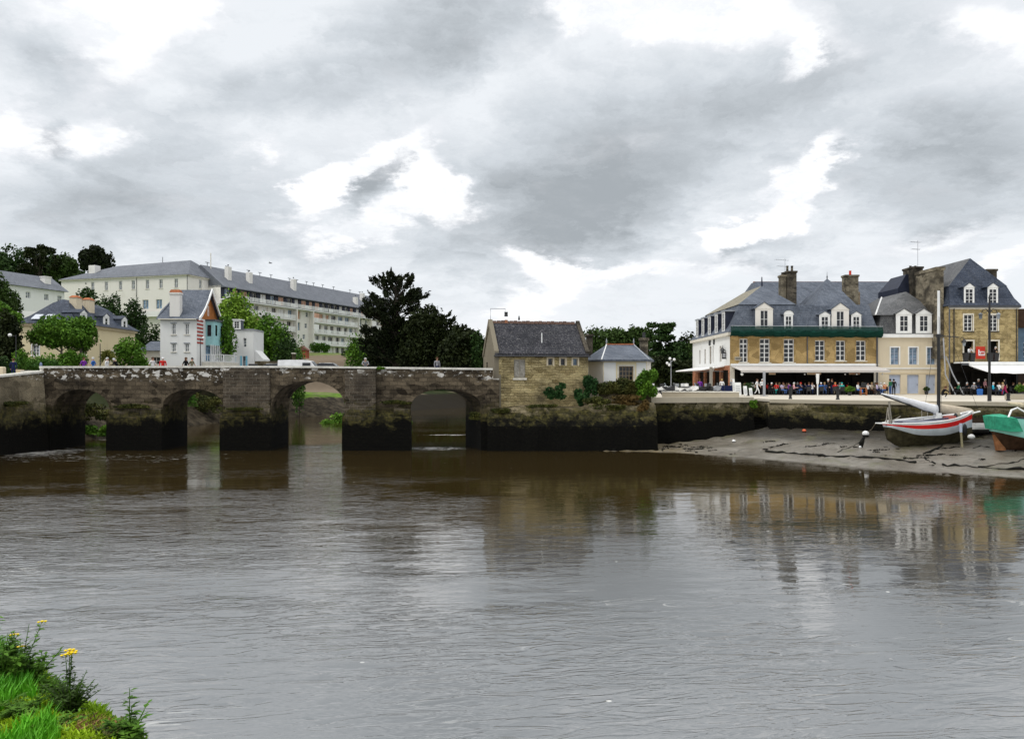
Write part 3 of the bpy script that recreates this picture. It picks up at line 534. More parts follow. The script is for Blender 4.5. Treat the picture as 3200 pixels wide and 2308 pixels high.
    def band(s, sd, z0, z1, out, m, u0=None, u1=None, name='cornice'):
        L = s.W if sd in 'FB' else s.D; u0 = -out if u0 is None else u0; u1 = L + out if u1 is None else u1
        p = [side_pt(s.W, s.D, sd, u0, .002, z0), side_pt(s.W, s.D, sd, u1, out, z1)]
        q = MB(); q.box(min(p[0][0], p[1][0]), max(p[0][0], p[1][0]), min(p[0][1], p[1][1]), max(p[0][1], p[1][1]), z0, z1); return s.part(name, q, M[m])
def antenna(x, y, z, h, w=1.1, label='', m='steel'):
    q = MB(); q.tube([(0, 0, 0), (0, 0, h)], .025, 5)
    for zz_, ww in ((h * .93, w), (h * .68, w * .8)):
        q.tube([(-ww, 0, zz_), (ww * .35, 0, zz_ - .03)], .018, 4)
        for i in range(6): t = -ww + i * ww * .25; q.tube([(t, -.28, zz_), (t, .28, zz_)], .012, 4)
    return q.build('television_antenna', M[m], None, loc=(x, y, z), label=label, cat='antenna', rot=.3)
QZ = 3.9
# ================= restaurant of ochre ashlar with mansard
r = Bld('corner_restaurant', 'ochre stone restaurant with slate mansard roof, green netting along its gutter and a grey awning', 'building', 24.4, 86, QZ, 16.6, 17.7)
def lx(px, Y=86, x0=24.4): return X(px, Y) - x0
for i, (a, b, t, bt, nz) in enumerate(((2311, 2337, 1058, 1132, 5), (2374, 2406, 1058, 1132, 5), (2449, 2482, 1059, 1132, 5), (2547, 2578, 1063, 1127, 4), (2612, 2642, 1064, 1127, 4), (2675, 2706, 1064, 1127, 4))):
    r.win('F', lx(a), Z(bt, 86) - QZ, lx(b) - lx(a), (bt - t) * 86 / F0, 2, nz, fw=.09, mw=.07, sill='trim', sur='ashlar', transom=1 if nz == 5 else 0)
for c, w_, zt, zb in ((13.8, .7, 5.5, 3.7), (11.1, .7, 5.5, 3.65), (8.5, .95, 5.75, 3.6), (7.2, .5, 5.75, 3.7), (3.9, .8, 5.6, 3.75)): r.win('L', c - w_ / 2, zb, w_, zt - zb, 2, 3, fm='wood', gm='glassg')
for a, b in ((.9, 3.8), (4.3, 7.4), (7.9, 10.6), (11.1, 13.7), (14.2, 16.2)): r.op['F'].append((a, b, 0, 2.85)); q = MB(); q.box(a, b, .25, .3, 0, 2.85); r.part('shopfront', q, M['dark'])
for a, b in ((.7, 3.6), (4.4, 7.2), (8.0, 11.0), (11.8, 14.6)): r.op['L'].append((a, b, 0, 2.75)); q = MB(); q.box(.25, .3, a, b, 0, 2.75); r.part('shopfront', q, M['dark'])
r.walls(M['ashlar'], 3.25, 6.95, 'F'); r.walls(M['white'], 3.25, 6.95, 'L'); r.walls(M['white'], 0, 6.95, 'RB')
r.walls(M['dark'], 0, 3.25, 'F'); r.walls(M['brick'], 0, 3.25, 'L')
r.band('L', 6.6, 6.93, .3, 'trim'); r.band('F', 6.55, 6.93, .25, 'ashlar'); r.band('F', 3.25, 3.4, .12, 'trim')
for c in (0, 16.6 - .5): q = MB(); q.box(c, c + .5, -.06, 0, 0, 3.25); r.part('corner_pillar', q, M['trim'])
q = MB(); q.rects([(-.28, 16.75, -.3, 17.9, 6.95), (.35, 16.5, .25, 17.3, 7.75), (.95, 16.3, .85, 16.7, 9.0), (1.35, 16.2, 1.3, 16.3, 10.15)]); r.part('mansard_roof', q, M['slate'])
q = MB(); q.cur = 0
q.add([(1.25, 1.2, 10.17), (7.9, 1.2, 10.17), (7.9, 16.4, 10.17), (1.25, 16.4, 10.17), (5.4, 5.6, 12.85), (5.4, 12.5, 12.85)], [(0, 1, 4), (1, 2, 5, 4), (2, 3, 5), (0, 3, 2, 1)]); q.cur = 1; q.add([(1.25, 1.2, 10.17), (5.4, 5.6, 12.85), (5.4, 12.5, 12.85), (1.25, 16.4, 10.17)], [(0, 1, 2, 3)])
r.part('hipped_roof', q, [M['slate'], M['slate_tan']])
q = MB(); q.rects([(8.6, 15.2, -.05, 9, 7.2), (9.2, 15.0, .5, 8.7, 8.6), (9.9, 14.8, 1.1, 8.3, 10.0), (11.9, 13.5, 3.6, 5.6, 12.6), (12.68, 12.78, 4.45, 4.55, 13.5)]); p = r.part('pavilion_roof', q, M['slate'])
q = MB(); q.lathe([(.10, 13.45), (.05, 13.6), (.09, 13.75), (.03, 13.95), (.01, 14.4)], 12.73, 4.5, 8); q.build('finial', M['lead'], p)
q = MB(); q.tube([(5.4, 5.6, 12.75), (5.4, 5.6, 13.9)], [.12, .05], 6); r.part('finial', q, M['navy'])
r.chimney(7.35, 7.95, 4.6, 5.5, 8.5, 14.0, 'chim', 1, 'chimd'); r.chimney(8.0, 9.1, 4.4, 5.9, 8.5, 14.45, 'chimd', 2, 'chimd', ph=.7)
r.chimney(15.2, 16.75, 5.2, 6.2, 6.5, 14.1, 'chim', 1, 'redpot', ph=.55)
q = MB(); q.box(16.9, 18.2, 8, 9, 7, 12.4); r.part('party_wall', q, M['wood'])
r.dormer('F', lx(2360), 1.97, 7.15, 9.55, .72, 1.6, face='offwhite', ww=.42, wn=(2, 2), wz=.3)
r.dormer('F', lx(2450), .98, 7.15, 8.9, .5, 1.3, ww=.66, arch=True, wn=(2, 3))
r.dormer('F', lx(2560), 1.22, 7.15, 8.85, .42, 1.3, ww=.62, wn=(2, 3)); r.dormer('F', lx(2598), 1.95, 7.15, 9.45, .78, 1.6, face='offwhite', ww=.42, wn=(2, 2), wz=.25); r.dormer('F', lx(2660), 1.1, 7.15, 8.85, .42, 1.3, ww=.64, wn=(2, 3))
for v0 in (1.9, 5.0, 8.2, 11.4, 14.5): r.dormer('L', v0, 1.15, 7.1, 9.45, 0, 1.4, face='whitepaint', roof='zinc', ww=.7, flat=True, cheek='navy', off=-.02)
r.pipe('F', lx(2522), 3.4, 6.9, r=.06); r.pipe('F', 16.45, .2, 6.9, r=.09)
for a, b in ((8.3, 9.1), (6.4, 7.0)): q = MB(); q.box(-.06, -.005, a, b, 5.9, 6.5); r.part('sign_panel', q, M['black'])
# green debris netting along the gutter
nt = thing('gutter_netting', (24.4, 86, QZ), 'dark green netting strung along the gutter of the ochre restaurant', 'netting')
q = MB(); N_ = 60; rr = []
for i in range(N_ + 1):
    px = -.1 + 16.9 * i / N_; s1 = .10 * math.sin(i * .9) + .06 * math.sin(i * 2.3); rr.append([(px, -.34, 6.48 + s1 * .4 - .15 * (i / N_)), (px, -.72, 6.66 + s1 * .5 - .15 * (i / N_)), (px, -.86, 6.95 + s1), (px, -.62, 7.62 + .05 * math.sin(i * 1.7) - .1 * (i / N_)), (px, -.58, 7.62 + .05 * math.sin(i * 1.7) - .1 * (i / N_)), (px, -.80, 6.95 + s1), (px, -.68, 6.68 + s1 * .5 - .15 * (i / N_)), (px, -.31, 6.52 + s1 * .4 - .15 * (i / N_))])
q.loft(rr); q.build('net', M['net'], nt)
for i in range(9): q = MB(); q.tube([(i * 2.05 + .1, -.32, 6.5), (i * 2.05 + .1, -.68, 7.7)], .03, 5); q.build('bracket', M['steel'], nt)
q = MB(); q.tube([(-.1, -.62, 7.64), (16.8, -.62, 7.54)], .03, 5); q.build('rail', M['steel'], nt)
def awning(name, label, x0, x1, y, z, zf, proj, m, skew=0.0, par=None, valance=.22, droop=0.0):
    t = thing(name, (x0, y, 0), label, 'awning'); W = x1 - x0; q = MB(); rr = []
    for i in range(17):
        px = W * i / 16; d = droop * math.sin(math.pi * i / 16) + (.03 * math.sin(i * 1.9) if droop else 0); rr.append([(px, 0, z), (px + skew, -proj, zf - d), (px + skew, -proj, zf - d - .05), (px, 0, z - .06)])
    q.loft(rr); q.build('fabric', M[m], t)
    v = MB(); v.box(skew, W + skew, -proj - .03, -proj - .002, zf - valance, zf + .02); v.build('valance', M[m], t) if not droop else None
    b = MB(); b.box(-.02, W + .02, -.16, 0.0, z + .01, z + .26); b.build('cassette', M['whitepaint'], t)
    for i in range(4):
        px = .4 + (W - .8) * i / 3; a = MB(); a.tube([(px, -.1, z - .3), (px + .5, -proj * .5, (z + zf) / 2 - .3), (px + skew, -proj + .1, zf - .1)], .03, 5); a.build('arm', M['steel'], t)
    return t
awning('grey_awning', 'long grey awning over the terrace of the ochre restaurant', 24.5, 40.6, 85.93, Z(1143, 86), Z(1157, 82.6), 3.4, 'awn_g', 0.1)
t = thing('side_awning', (24.35, 88, 0), 'white awning on the left side wall of the ochre restaurant', 'awning')
q = MB(); q.loft([[(0, a, 7.15), (-2.6, a, 6.75), (-2.6, a, 6.62), (0, a, 7.05)] for a in (0, 14)]); q.build('fabric', M['awn_w'], t)
for a in (.4, 6.8, 13.4): q = MB(); q.tube([(0, a, 6.5), (-1.3, a, 6.55), (-2.5, a, 6.68)], .03, 5); q.build('arm', M['steel'], t)
# ================= large slate roofed block behind
b = Bld('slate_roofed_block', 'large building with a long grey slate roof behind the ochre restaurant', 'building', 30.2, 96, QZ, 21.8, 11)
b.walls(M['offwhite'], 0, 10.2); q = MB(); q.rects([(-.5, 22.4, -1.2, 12, 7.0), (-.3, 22.1, 0, 11.3, 10.2), (.15, 21.9, .8, 10.5, 11.2), (1.7, 21.6, 4.6, 6.4, 14.5)]); b.part('roof', q, M['slate'])
q = MB(); q.box(1.7, 21.6, 5.35, 5.65, 14.4, 14.62); b.part('ridge_tiles', q, M['terra'])
antenna(34.3, 96.5, 17.6, 3.2, 1.4, 'television antenna rising behind the pair of tall chimneys')
# ================= pale cream house
c = Bld('cream_house', 'narrow pale cream house with blue grey shutters and two white pedimented dormers', 'building', 41.05, 86.1, QZ, 7.0, 10)
C0 = 41.05
for a in (2783.5, 2841, 2897): c.win('F', X(a, 86.1) - C0, 3.35, .93, 1.9, 2, 3, gm='glassb', fm='shutter', sur='whitepaint', fw=.05, mw=.05)
for a, w_ in ((2779, 1.28), (2835, 1.32), (2893, 1.1)): c.door('F', X(a, 86.1) - C0, .1, w_, 2.1, 'shutter', False)
c.walls(M['cream2'], 0, 6.6); c.band('F', 6.35, 6.75, .22, 'whitepaint'); c.band('F', 2.85, 2.98, .06, 'whitepaint'); c.band('F', 2.3, 2.42, .03, 'cream'); c.pipe('F', 6.85, .1, 6.4, 'whitepaint')
q = MB(); q.rects([(.1, 6.95, .0, 9.8, 6.76), (.45, 6.8, .35, 9.6, 8.9)]); c.part('lower_roof', q, M['slate_grey'])
q = MB(); q.add([(-.25, .1, 8.9), (7.1, .1, 8.9), (7.1, 9.9, 8.9), (-.25, 9.9, 8.9), (2.6, 4.6, 11.3), (5.3, 4.2, 12.0), (5.3, 5.6, 12.0), (2.6, 5.6, 11.3)], [(0, 1, 5, 4), (1, 2, 6, 5), (2, 3, 7, 6), (3, 0, 4, 7), (4, 5, 6, 7), (3, 2, 1, 0)]); c.part('upper_roof', q, M['slate_grey'])
q = MB(); q.tube([(-.25, .1, 8.95), (2.6, 4.6, 11.36)], .09, 4); c.part('verge', q, M['whitepaint'])
for a in (2800, 2862): c.dormer('F', X(a, 86) - C0, 1.78, 6.85, 8.95, .62, 1.9, face='whitepaint', ww=.5, wn=(2, 3), roof='slate_grey', cheek='slate_grey', off=-.06, wz=.22)
# ================= tall golden rubble house
g = Bld('rubble_stone_house', 'tall golden rubble stone house with a steep dark slate mansard and a red banner', 'building', 47.95, 84, QZ, 7.4, 14)
G0 = 47.95
for a, b_ in ((3012.5, 3040), (3091, 3117)):
    g.win('F', X(a, 84) - G0, 6.95, .95, 1.8, 2, 4, sur='trim', sill='black', rec=.1)
    u0 = X(a, 84) - G0; g.op['F'].append((u0, u0 + .98, 3.75, 5.85)); q = MB(); q.box(u0, u0 + .98, .5, .55, 3.75, 5.85); g.part('doorway', q, M['dark'])
    q = MB(); e = .16; q.box(u0 - e, u0, -.04, .02, 3.75, 6.0); q.box(u0 + .98, u0 + .98 + e, -.04, .02, 3.75, 6.0); q.box(u0, u0 + .98, -.04, .02, 5.86, 6.0); g.part('door_surround', q, M['trim'])
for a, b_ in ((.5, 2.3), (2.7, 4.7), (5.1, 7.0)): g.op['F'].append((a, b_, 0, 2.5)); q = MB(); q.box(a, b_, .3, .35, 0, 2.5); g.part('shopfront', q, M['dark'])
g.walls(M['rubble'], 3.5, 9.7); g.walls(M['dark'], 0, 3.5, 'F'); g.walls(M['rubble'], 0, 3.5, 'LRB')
g.band('F', 9.5, 9.72, .22, 'lead'); g.band('F', 9.35, 9.5, .1, 'trim')
q = MB(); q.rects([(-.2, 7.6, -.3, 14.2, 9.73), (.15, 7.25, .4, 13.8, 10.6), (.45, 6.85, 1.1, 13.2, 12.0)]); g.part('mansard_roof', q, M['slate2'])
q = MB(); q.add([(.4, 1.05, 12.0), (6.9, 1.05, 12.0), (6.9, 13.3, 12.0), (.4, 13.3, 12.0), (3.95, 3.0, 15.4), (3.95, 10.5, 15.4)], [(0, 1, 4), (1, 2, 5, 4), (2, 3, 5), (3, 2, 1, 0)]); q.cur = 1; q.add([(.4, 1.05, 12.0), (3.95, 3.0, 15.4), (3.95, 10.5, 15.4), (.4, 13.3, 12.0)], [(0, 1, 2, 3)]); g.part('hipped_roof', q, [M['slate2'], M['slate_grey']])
for a in (3012, 3086): g.dormer('F', X(a, 84) - G0, 1.12, 9.8, 11.7, .5, 1.5, ww=.72, wn=(2, 4), roof='slate2', cheek='slate2')
q = MB(); q.rects([(-.85, -.06, 1.2, 5.6, 4), (-.85, -.06, 1.2, 5.6, 13.75), (-.95, .08, 1.1, 5.7, 13.8), (-.95, .08, 1.1, 5.7, 14.15)]); g.part('gable_chimney', q, M['chim'])
g.chimney(-.3, .9, 7.3, 9.6, 11, 15.1, 'chimd', 2, 'chimd', ph=.25); g.chimney(6.2, 7.3, 3.5, 8.2, 9.5, 14.25, 'chimd', 0)
q = MB(); q.add([(-1.7, 8, 9), (1.5, 8, 9), (1.5, 13, 9), (-1.7, 13, 9), (-1.7, 8, 12.6), (-.6, 8.3, 14.3), (1.5, 8.3, 14.3), (1.5, 12, 14.3), (-.6, 12, 14.3), (-1.7, 13, 12.6)], [(0, 1, 6, 5, 4), (4, 5, 8, 9), (0, 4, 9, 3), (5, 6, 7, 8), (3, 9, 8, 7, 2), (1, 2, 7, 6)]); g.part('rear_roof', q, M['navy'])
g.pipe('F', 7.2, 0, 9.4, 'iron'); g.pipe('L', 0.05, 0, 9.4, 'lead', .07); g.pipe('F', .35, 3.5, 9.4, 'chimd', .07)
antenna(X(2868, 92.3), 92.3, 18.9, 3.4, 1.1, 'tall thin television antenna on the dark chimney beside the golden rubble house')
t = thing('balcony_terrace', (G0, 84, QZ), 'narrow roof terrace above the white awning of the rubble stone house', 'terrace')
q = MB(); q.box(.3, 7.4, -1.7, -.06, 3.42, 3.56); q.build('slab', M['whitepaint'], t); q = MB(); q.box(.3, 7.4, -1.66, -1.6, 3.2, 3.42); q.build('fascia', M['lead'], t)
awning('white_awning', 'white awning over the terrace below the red banner', 49.0, 58.5, 82.35, Z(1141, 82.4), Z(1163, 79), 3.3, 'awn_w', .2, droop=.1)
# red banner
bn_ = thing('red_banner', (X(3050, 83.8), 83.85, Z(1121, 83.8)), 'red banner with white lettering between the two balcony doorways', 'sign')
q = MB(); q.box(0, 1.02, -.03, 0, 0, 1.35); q.build('board', M['redpot'], bn_)
q = MB(); q.box(.27, .37, -.045, -.031, .36, 1.02); q.box(.37, .98, -.045, -.031, .36, .44); q.box(.37, .98, -.045, -.031, .74, .82); q.hexa([(.40, -.045, .44), (.48, -.045, .44), (.48, -.031, .44), (.40, -.031, .44)], [(.47, -.045, .72), (.54, -.045, .72), (.54, -.031, .72), (.47, -.031, .72)])
q.box(.62, .68, -.045, -.031, .44, .60); q.box(.76, .82, -.045, -.031, .44, .60); q.box(.90, .98, -.045, -.031, .44, .66); q.build('lettering', M['whitepaint'], bn_)
# dark house cut by the right edge
e = Bld('blue_house', 'dark blue fronted house at the right edge beside the rubble stone house', 'building', 55.75, 85.5, QZ, 9, 10)
for a in (1.2, 4.4): e.win('F', a, 4.2, 1.2, 1.6, 2, 3)
e.walls(plain('blue_grey_wall', (.11, .17, .24), .8, .15), 3.4, 7.4); e.walls(plain('brown_boards', (.035, .025, .02), .7), 0, 3.4); q = MB(); q.rects([(-.3, 9.3, -.3, 10.3, 7.41), (0, 9, 1.2, 8.8, 9.3)]); e.part('roof', q, plain('brown_fascia', (.05, .03, .02), .8)); q = MB(); q.box(-.32, 9.3, -.4, -.31, 7.4, 9.5); e.part('fascia', q, plain('brown_fascia', (.05, .03, .02), .8))
e.chimney(.9, 1.7, 2, 3, 8, 10.3, 'chim', 1)
# ================= old toll house on the bridge end
hz_ = math.atan2(1.5, 7.3)
o_ = Bld('toll_house', 'small old rubble stone house with steep dark slate roof at the bridge end', 'building', -1.385, 60.6, 3.33, 7.45, 5.1, hz_); o_.t.scale = (1.035,) * 3
for u in (4.22, 5.22, 6.22): o_.win('F', u, 3.22, .36, .52, 1, 1, fm='trim', gm='glass' if u < 6 else 'glassb', rec=.12, fw=.02, sur='cream2')
o_.op['F'].append((1.52, 2.42, 2.25, 3.68)); q = MB(); q.box(1.52, 2.42, .1, .16, 2.25, 3.68); bd = o_.part('blocked_window', q, M['concrete']); q = MB(); q.box(1.55, 1.95, .07, .1, 2.3, 3.6); q.box(2.0, 2.4, .07, .1, 2.3, 3.6); q.build('panel', plain('grey_boards', (.3, .28, .24), .9, .3, 6), bd); q = MB(); q.box(1.42, 2.5, -.12, 0, 2.08, 2.24); q.build('sill', M['trim'], bd)
o_.op['L'].append((3.0, 3.7, 1.9, 3.5)); q = MB(); q.box(.12, .16, 3.0, 3.7, 1.9, 3.5); o_.part('window', q, M['glass'])
o_.walls(M['octroi'], -.05, 4.0, mats={'L': M['gablepl']})
q = MB(); q.box(-.03, .5, -.03, .06, -.02, 2.5); q.box(-.02, .34, -.02, .06, 2.5, 4.0); o_.part('corner_render', q, M['gablepl'])
q = MB(); q.prism([(-.25, 3.95), (2.55, 6.5), (5.35, 3.95), (5.35, 4.1), (2.55, 6.68), (-.25, 4.1)], 0, 7.45); q.v = [(b, a, c) for a, b, c in q.v]; o_.part('roof', q, M['slate_old'])
for x0, x1, mt in ((-.04, .3, 'gablepl'), (7.2, 7.5, 'chimd')):
    q = MB(); q.prism([(-.22, 3.9), (0, 4.0), (2.55, 6.4), (5.1, 4.0), (5.3, 3.9), (5.3, 4.28), (2.55, 6.9), (-.22, 4.28)], x0, x1); q.v = [(b, a, c) for a, b, c in q.v]; o_.part('gable_coping', q, M[mt])
for x0 in (0.0, 7.15): q = MB(); q.prism([(0.0, 4.0), (5.1, 4.0), (2.55, 6.5)], x0 + .04, x0 + .24); q.v = [(b, a, c) for a, b, c in q.v]; o_.part('gable', q, M['gablepl'])
q = MB()
for i in range(20): a = .32 + i * .34; q.prism([(2.40, 6.58), (2.55, 6.80 + .02 * (i % 3)), (2.70, 6.58)], a, a + .31)
q.v = [(b, a, c) for a, b, c in q.v]; o_.part('ridge_tiles', q, plain('mossy_ridge', (.11, .07, .055), .9, .4, 6))
o_.gutter(3.9, 'F', .26, 'iron', .06); o_.chimney(1.3, 1.52, 2.44, 2.66, 6.5, 7.15, 'brick', 1, 'iron', cap=False, ph=.35)
q = MB(); q.tube([(3.9, .75, 4.7), (3.9, .75, 5.75)], .045, 6); o_.part('vent_pipe', q, M['whitepaint'])
q = MB(); q.tube([(.15, 2.55, 6.8), (.15, 2.55, 7.75), (1.35, 2.55, 7.75), (1.3, 2.55, 7.3)], .022, 5); q.build('aerial_frame', M['iron'], None, loc=o_.t.location, rot=hz_, label='bent metal aerial frame on the left gable of the toll house', cat='aerial', scale=1.035)
# ================= pavilion with hipped roof
p = Bld('small_pavilion', 'small cream pavilion with a hipped slate roof beside the toll house', 'building', 6.6, 63.6, 4.0, 5.3, 7)
ft = [(0, 2.2), (.95, 0), (4.55, 0), (5.3, 2.2), (5.3, 7), (0, 7)]
for i in range(6):
    (ax, ay), (bx, by) = ft[i], ft[(i + 1) % 6]; q = MB()
    if i == 1:
        for a, b, c0, c1 in ((.95, 2.25, 0, 3.05), (3.45, 4.55, 0, 3.05), (2.25, 3.45, 0, 1.42), (2.25, 3.45, 2.62, 3.05)): q.box(a, b, 0, .25, c0, c1)
    else: q.add([(ax, ay, 0), (bx, by, 0), (bx, by, 3.05), (ax, ay, 3.05)], [(0, 1, 2, 3)])
    p.part('wall', q, M['yellow'] if i == 1 else M['offwhite'])
for a, b in ((1.0, 2.0), (3.7, 4.5)): q = MB(); q.box(a, b, -.03, 0, .2, 2.95); p.part('white_panel', q, M['white'])
p.win('F', 2.25, 1.42, 1.2, 1.2, 4, 3, fm='wood', cut=False, sur='trim', sill='trim', rec=.1)
q = MB(); e = .3; rg = [(x_ + (x_ - 2.65) * .10, y_ + (y_ - 3.0) * .10) for x_, y_ in ft]
q.add([(a, b, 3.03) for a, b in rg] + [(a, b, 3.16) for a, b in rg] + [(1.6, 3.0, 4.55), (3.95, 3.0, 4.55)], [(5, 4, 3, 2, 1, 0), (0, 1, 7, 6), (1, 2, 8, 7), (2, 3, 9, 8), (3, 4, 10, 9), (4, 5, 11, 10), (5, 0, 6, 11), (7, 8, 13, 12), (6, 7, 12), (8, 9, 13), (9, 10, 13), (10, 11, 12, 13), (11, 6, 12)]); p.part('roof', q, M['slate'])
q = MB(); q.box(1.55, 4.0, 2.93, 3.07, 4.53, 4.64); p.part('ridge_tiles', q, M['terra'])
for a in (1.6, 3.95): q = MB(); q.lathe([(.09, 4.55), (.04, 4.7), (.07, 4.78), (.015, 5.1)], a, 3.0, 6); p.part('finial', q, M['zinc'])
for (a, b) in ((rg[1], (1.6, 3.0)), (rg[2], (3.95, 3.0))): q = MB(); q.tube([(a[0], a[1], 3.18), (b[0], b[1], 4.58)], .05, 4); p.part('hip', q, M['whitepaint'] if a[0] < 2 else M['zinc'])
p.chimney(.1, .62, 5.2, 5.9, 0, 5.6, 'chimd', 0); p.chimney(4.9, 5.55, 5.0, 5.6, 0, 5.25, 'chim', 1, 'iron', ph=.5)
# ================= white villa with teal bay
v = Bld('white_villa', 'white villa with a steep slate roof, teal bay and red brick gable', 'building', -45.8, 100, 6.9, 4.75, 7.5, 0)
for u in (1.5, 3.22): v.win('F', u, 4.55, .5, 1.4, 2, 2, lintel='zinc', sill='trim', gm='glassg'); v.win('F', u, 2.3, .5, 1.05, 2, 2, lintel='zinc', sill='trim', gm='glassg')
v.walls(M['white'], -1, 6.7); 
q = MB(); q.loft([[(x0, -.4, 6.6), (x0, .9, 7.7), (x1, 3.75, 10.8), (x0, 6.6, 7.7), (x0, 7.9, 6.6), (x0, 7.9, 6.5), (x1, 3.75, 10.55), (x0, -.4, 6.5)] for x0, x1 in ((-.35, 1.1), (5.2, 5.3))]); v.part('roof', q, M['slate'])
q = MB(); q.prism([(0, 6.7), (7.5, 6.7), (3.75, 10.5)], 4.55, 4.75); q.v = [(b, a, c) for a, b, c in q.v]; v.part('gable', q, M['orange'])
for s_ in (-1, 1):
    q = MB(); q.loft([[(5.22, 3.75 + s_ * d, zz_), (5.38, 3.75 + s_ * d, zz_), (5.38, 3.75 + s_ * d, zz_ - .4), (5.22, 3.75 + s_ * d, zz_ - .4)] for d, zz_ in ((0, 10.95), (1.3, 9.35), (2.4, 8.15), (3.3, 7.35), (4.2, 6.75))]); v.part('bargeboard', q, M['whitepaint'])
for i in range(7): q = MB(); q.box(4.752, 4.80, .05, 2.0, 3.4 + i * .48, 3.62 + i * .48); v.part('brick_band', q, M['redband'])
q = MB(); q.box(4.76, 5.9, 2.9, 6.2, 3.3, 6.5); bay = v.part('bay', q, M['teal']); q = MB(); q.box(4.7, 6.05, 2.75, 6.35, 6.51, 6.75); q.build('roof', M['lead'], bay)
for y0 in (3.3, 5.2): q = MB(); q.box(5.902, 5.93, y0, y0 + .6, 4.6, 6.0); q.build('window', M['glass'], bay)
q = MB(); q.box(5.0, 5.5, 2.86, 2.898, 4.5, 6.0); q.build('window', M['glass'], bay)
v.win('R', 3.5, 7.3, .5, 1.3, 2, 2, cut=False, rec=-.02)
q = MB(); q.box(4.8, 7.6, 1.6, 7.4, -1, 1.0); v.part('veranda_base', q, M['trim']); vr = MB(); vr.box(4.8, 7.6, 1.6, 7.4, 1.01, 1.12)
for i in range(9): yy = 1.65 + i * .7; vr.box(5.9, 6.0, yy, yy + .1, 1.12, 3.3)
vr.build('veranda_posts', M['whitepaint'], v.t); q = MB(); q.box(7.52, 7.6, 1.6, 7.4, 1.95, 2.03)
for i in range(20): yy = 1.62 + i * .3; q.box(7.54, 7.58, yy, yy + .06, 1.1, 1.95)
q.box(4.8, 7.6, 1.58, 1.64, 1.95, 2.03)
for i in range(10): q.box(4.9 + i * .3, 4.96 + i * .3, 1.6, 1.63, 1.1, 1.95)
v.part('railing', q, M['whitepaint']); q = MB(); q.box(4.77, 4.8, 2.9, 7.2, 1.2, 3.2); v.part('glazing', q, M['glassb'])
v.chimney(1.25, 2.55, -.06, .75, 6.55, 10.0, 'chimw', 2, 'iron', ph=.35); q = MB(); q.rects([(1.2, 2.6, -.1, .8, 10.01), (1.35, 2.45, .05, .65, 10.4)]); v.part('chimney_cap', q, M['terra'])
v.gutter(6.5, 'F', .4, 'trim', .08)
q = MB(); q.box(4.8, 6.6, 7.6, 10.5, -1, 4.8); v.part('annex', q, M['white'])
# ================= small white cottage
k_ = Bld('small_white_cottage', 'tiny white cottage with sky blue shutters beside the villa with the teal bay', 'building', -40.6, 109, 6.9, 3.9, 4.5)
k_.win('F', 1.0, 3.2, .45, 1.35, 1, 3, rail='iron', gm='glassg'); k_.win('F', 2.45, 3.3, .45, 1.3, 1, 3, gm='glassg')
for u in (.5, 2.1): k_.win('F', u + .2, .35, .5, 1.7, 1, 1, shut='blueshut', gm='glassg')
k_.walls(M['white'], -.6, 5.7); q = MB(); q.rects([(-.1, 4.0, -.12, 4.6, 5.71), (.2, 3.8, .3, 4.4, 5.9)]); k_.part('roof', q, M['lead']); k_.dormer('F', 1.0, 1.1, 5.8, 7.1, 0, 1.2, flat=True, roof='whitepaint', face='whitepaint', ww=.6)
q = MB(); q.prism([(3.92, -.6), (5.2, -.6), (5.1, 1.6), (3.92, 2.9)], .6, 3.6); k_.part('lean_to', q, M['white'])
# ================= cream villa at left
l = Bld('cream_villa', 'single storey cream villa with a hipped slate roof, skylights and three white dormers', 'building', -61, 95, 6.6, 7.0, 15)
l.win('F', 1.65, 1.9, .85, 1.35, 2, 3, sur='whitepaint', sill='whitepaint', gm='glassg')
for u in (1.5, 8.5, 12): l.win('R', u, 1.4, .8, 1.4, 2, 3, sur='whitepaint')
l.walls(M['yellow'], -1, 5.9); l.band('F', 5.6, 5.92, .25, 'cream'); l.band('R', 5.6, 5.92, .25, 'cream')
q = MB(); q.rects([(-.5, 7.5, -.5, 15.5, 5.93), (.9, 6.1, .9, 14.1, 7.0), (2.6, 4.6, 2.6, 12.4, 8.7), (3.35, 3.65, 3.4, 11.6, 9.25)]); rf = l.part('roof', q, M['slate2'])
for u in (1.5, 3.0): q = MB(); q.hexa([(u, -.02, 6.42), (u + 1.0, -.02, 6.42), (u + 1.1, .85, 7.06), (u + .1, .85, 7.06)], [(u, -.08, 6.48), (u + 1, -.08, 6.48), (u + 1.1, .79, 7.12), (u + .1, .79, 7.12)]); q.build('skylight', plain('skylight_glass', (.5, .53, .58), .15, .05), rf)
for u in (1.2, 6.6, 11.4): l.dormer('R', u, 1.5, 6.05, 7.3, .5, 1.7, ww=.4, wn=(1, 2), roof='slate2', off=.1)
for y0, x0 in ((3.2, 4.4), (6.0, 4.5)): l.chimney(x0, x0 + .9, y0, y0 + 1.3, 6, 9.75, 'cream2', 0, cap=False); q = MB(); q.rects([(x0 - .08, x0 + .98, y0 - .08, y0 + 1.38, 9.48), (x0 + .2, x0 + .7, y0 + .3, y0 + 1.0, 9.78)]); l.part('chimney_cap', q, M['terra'])
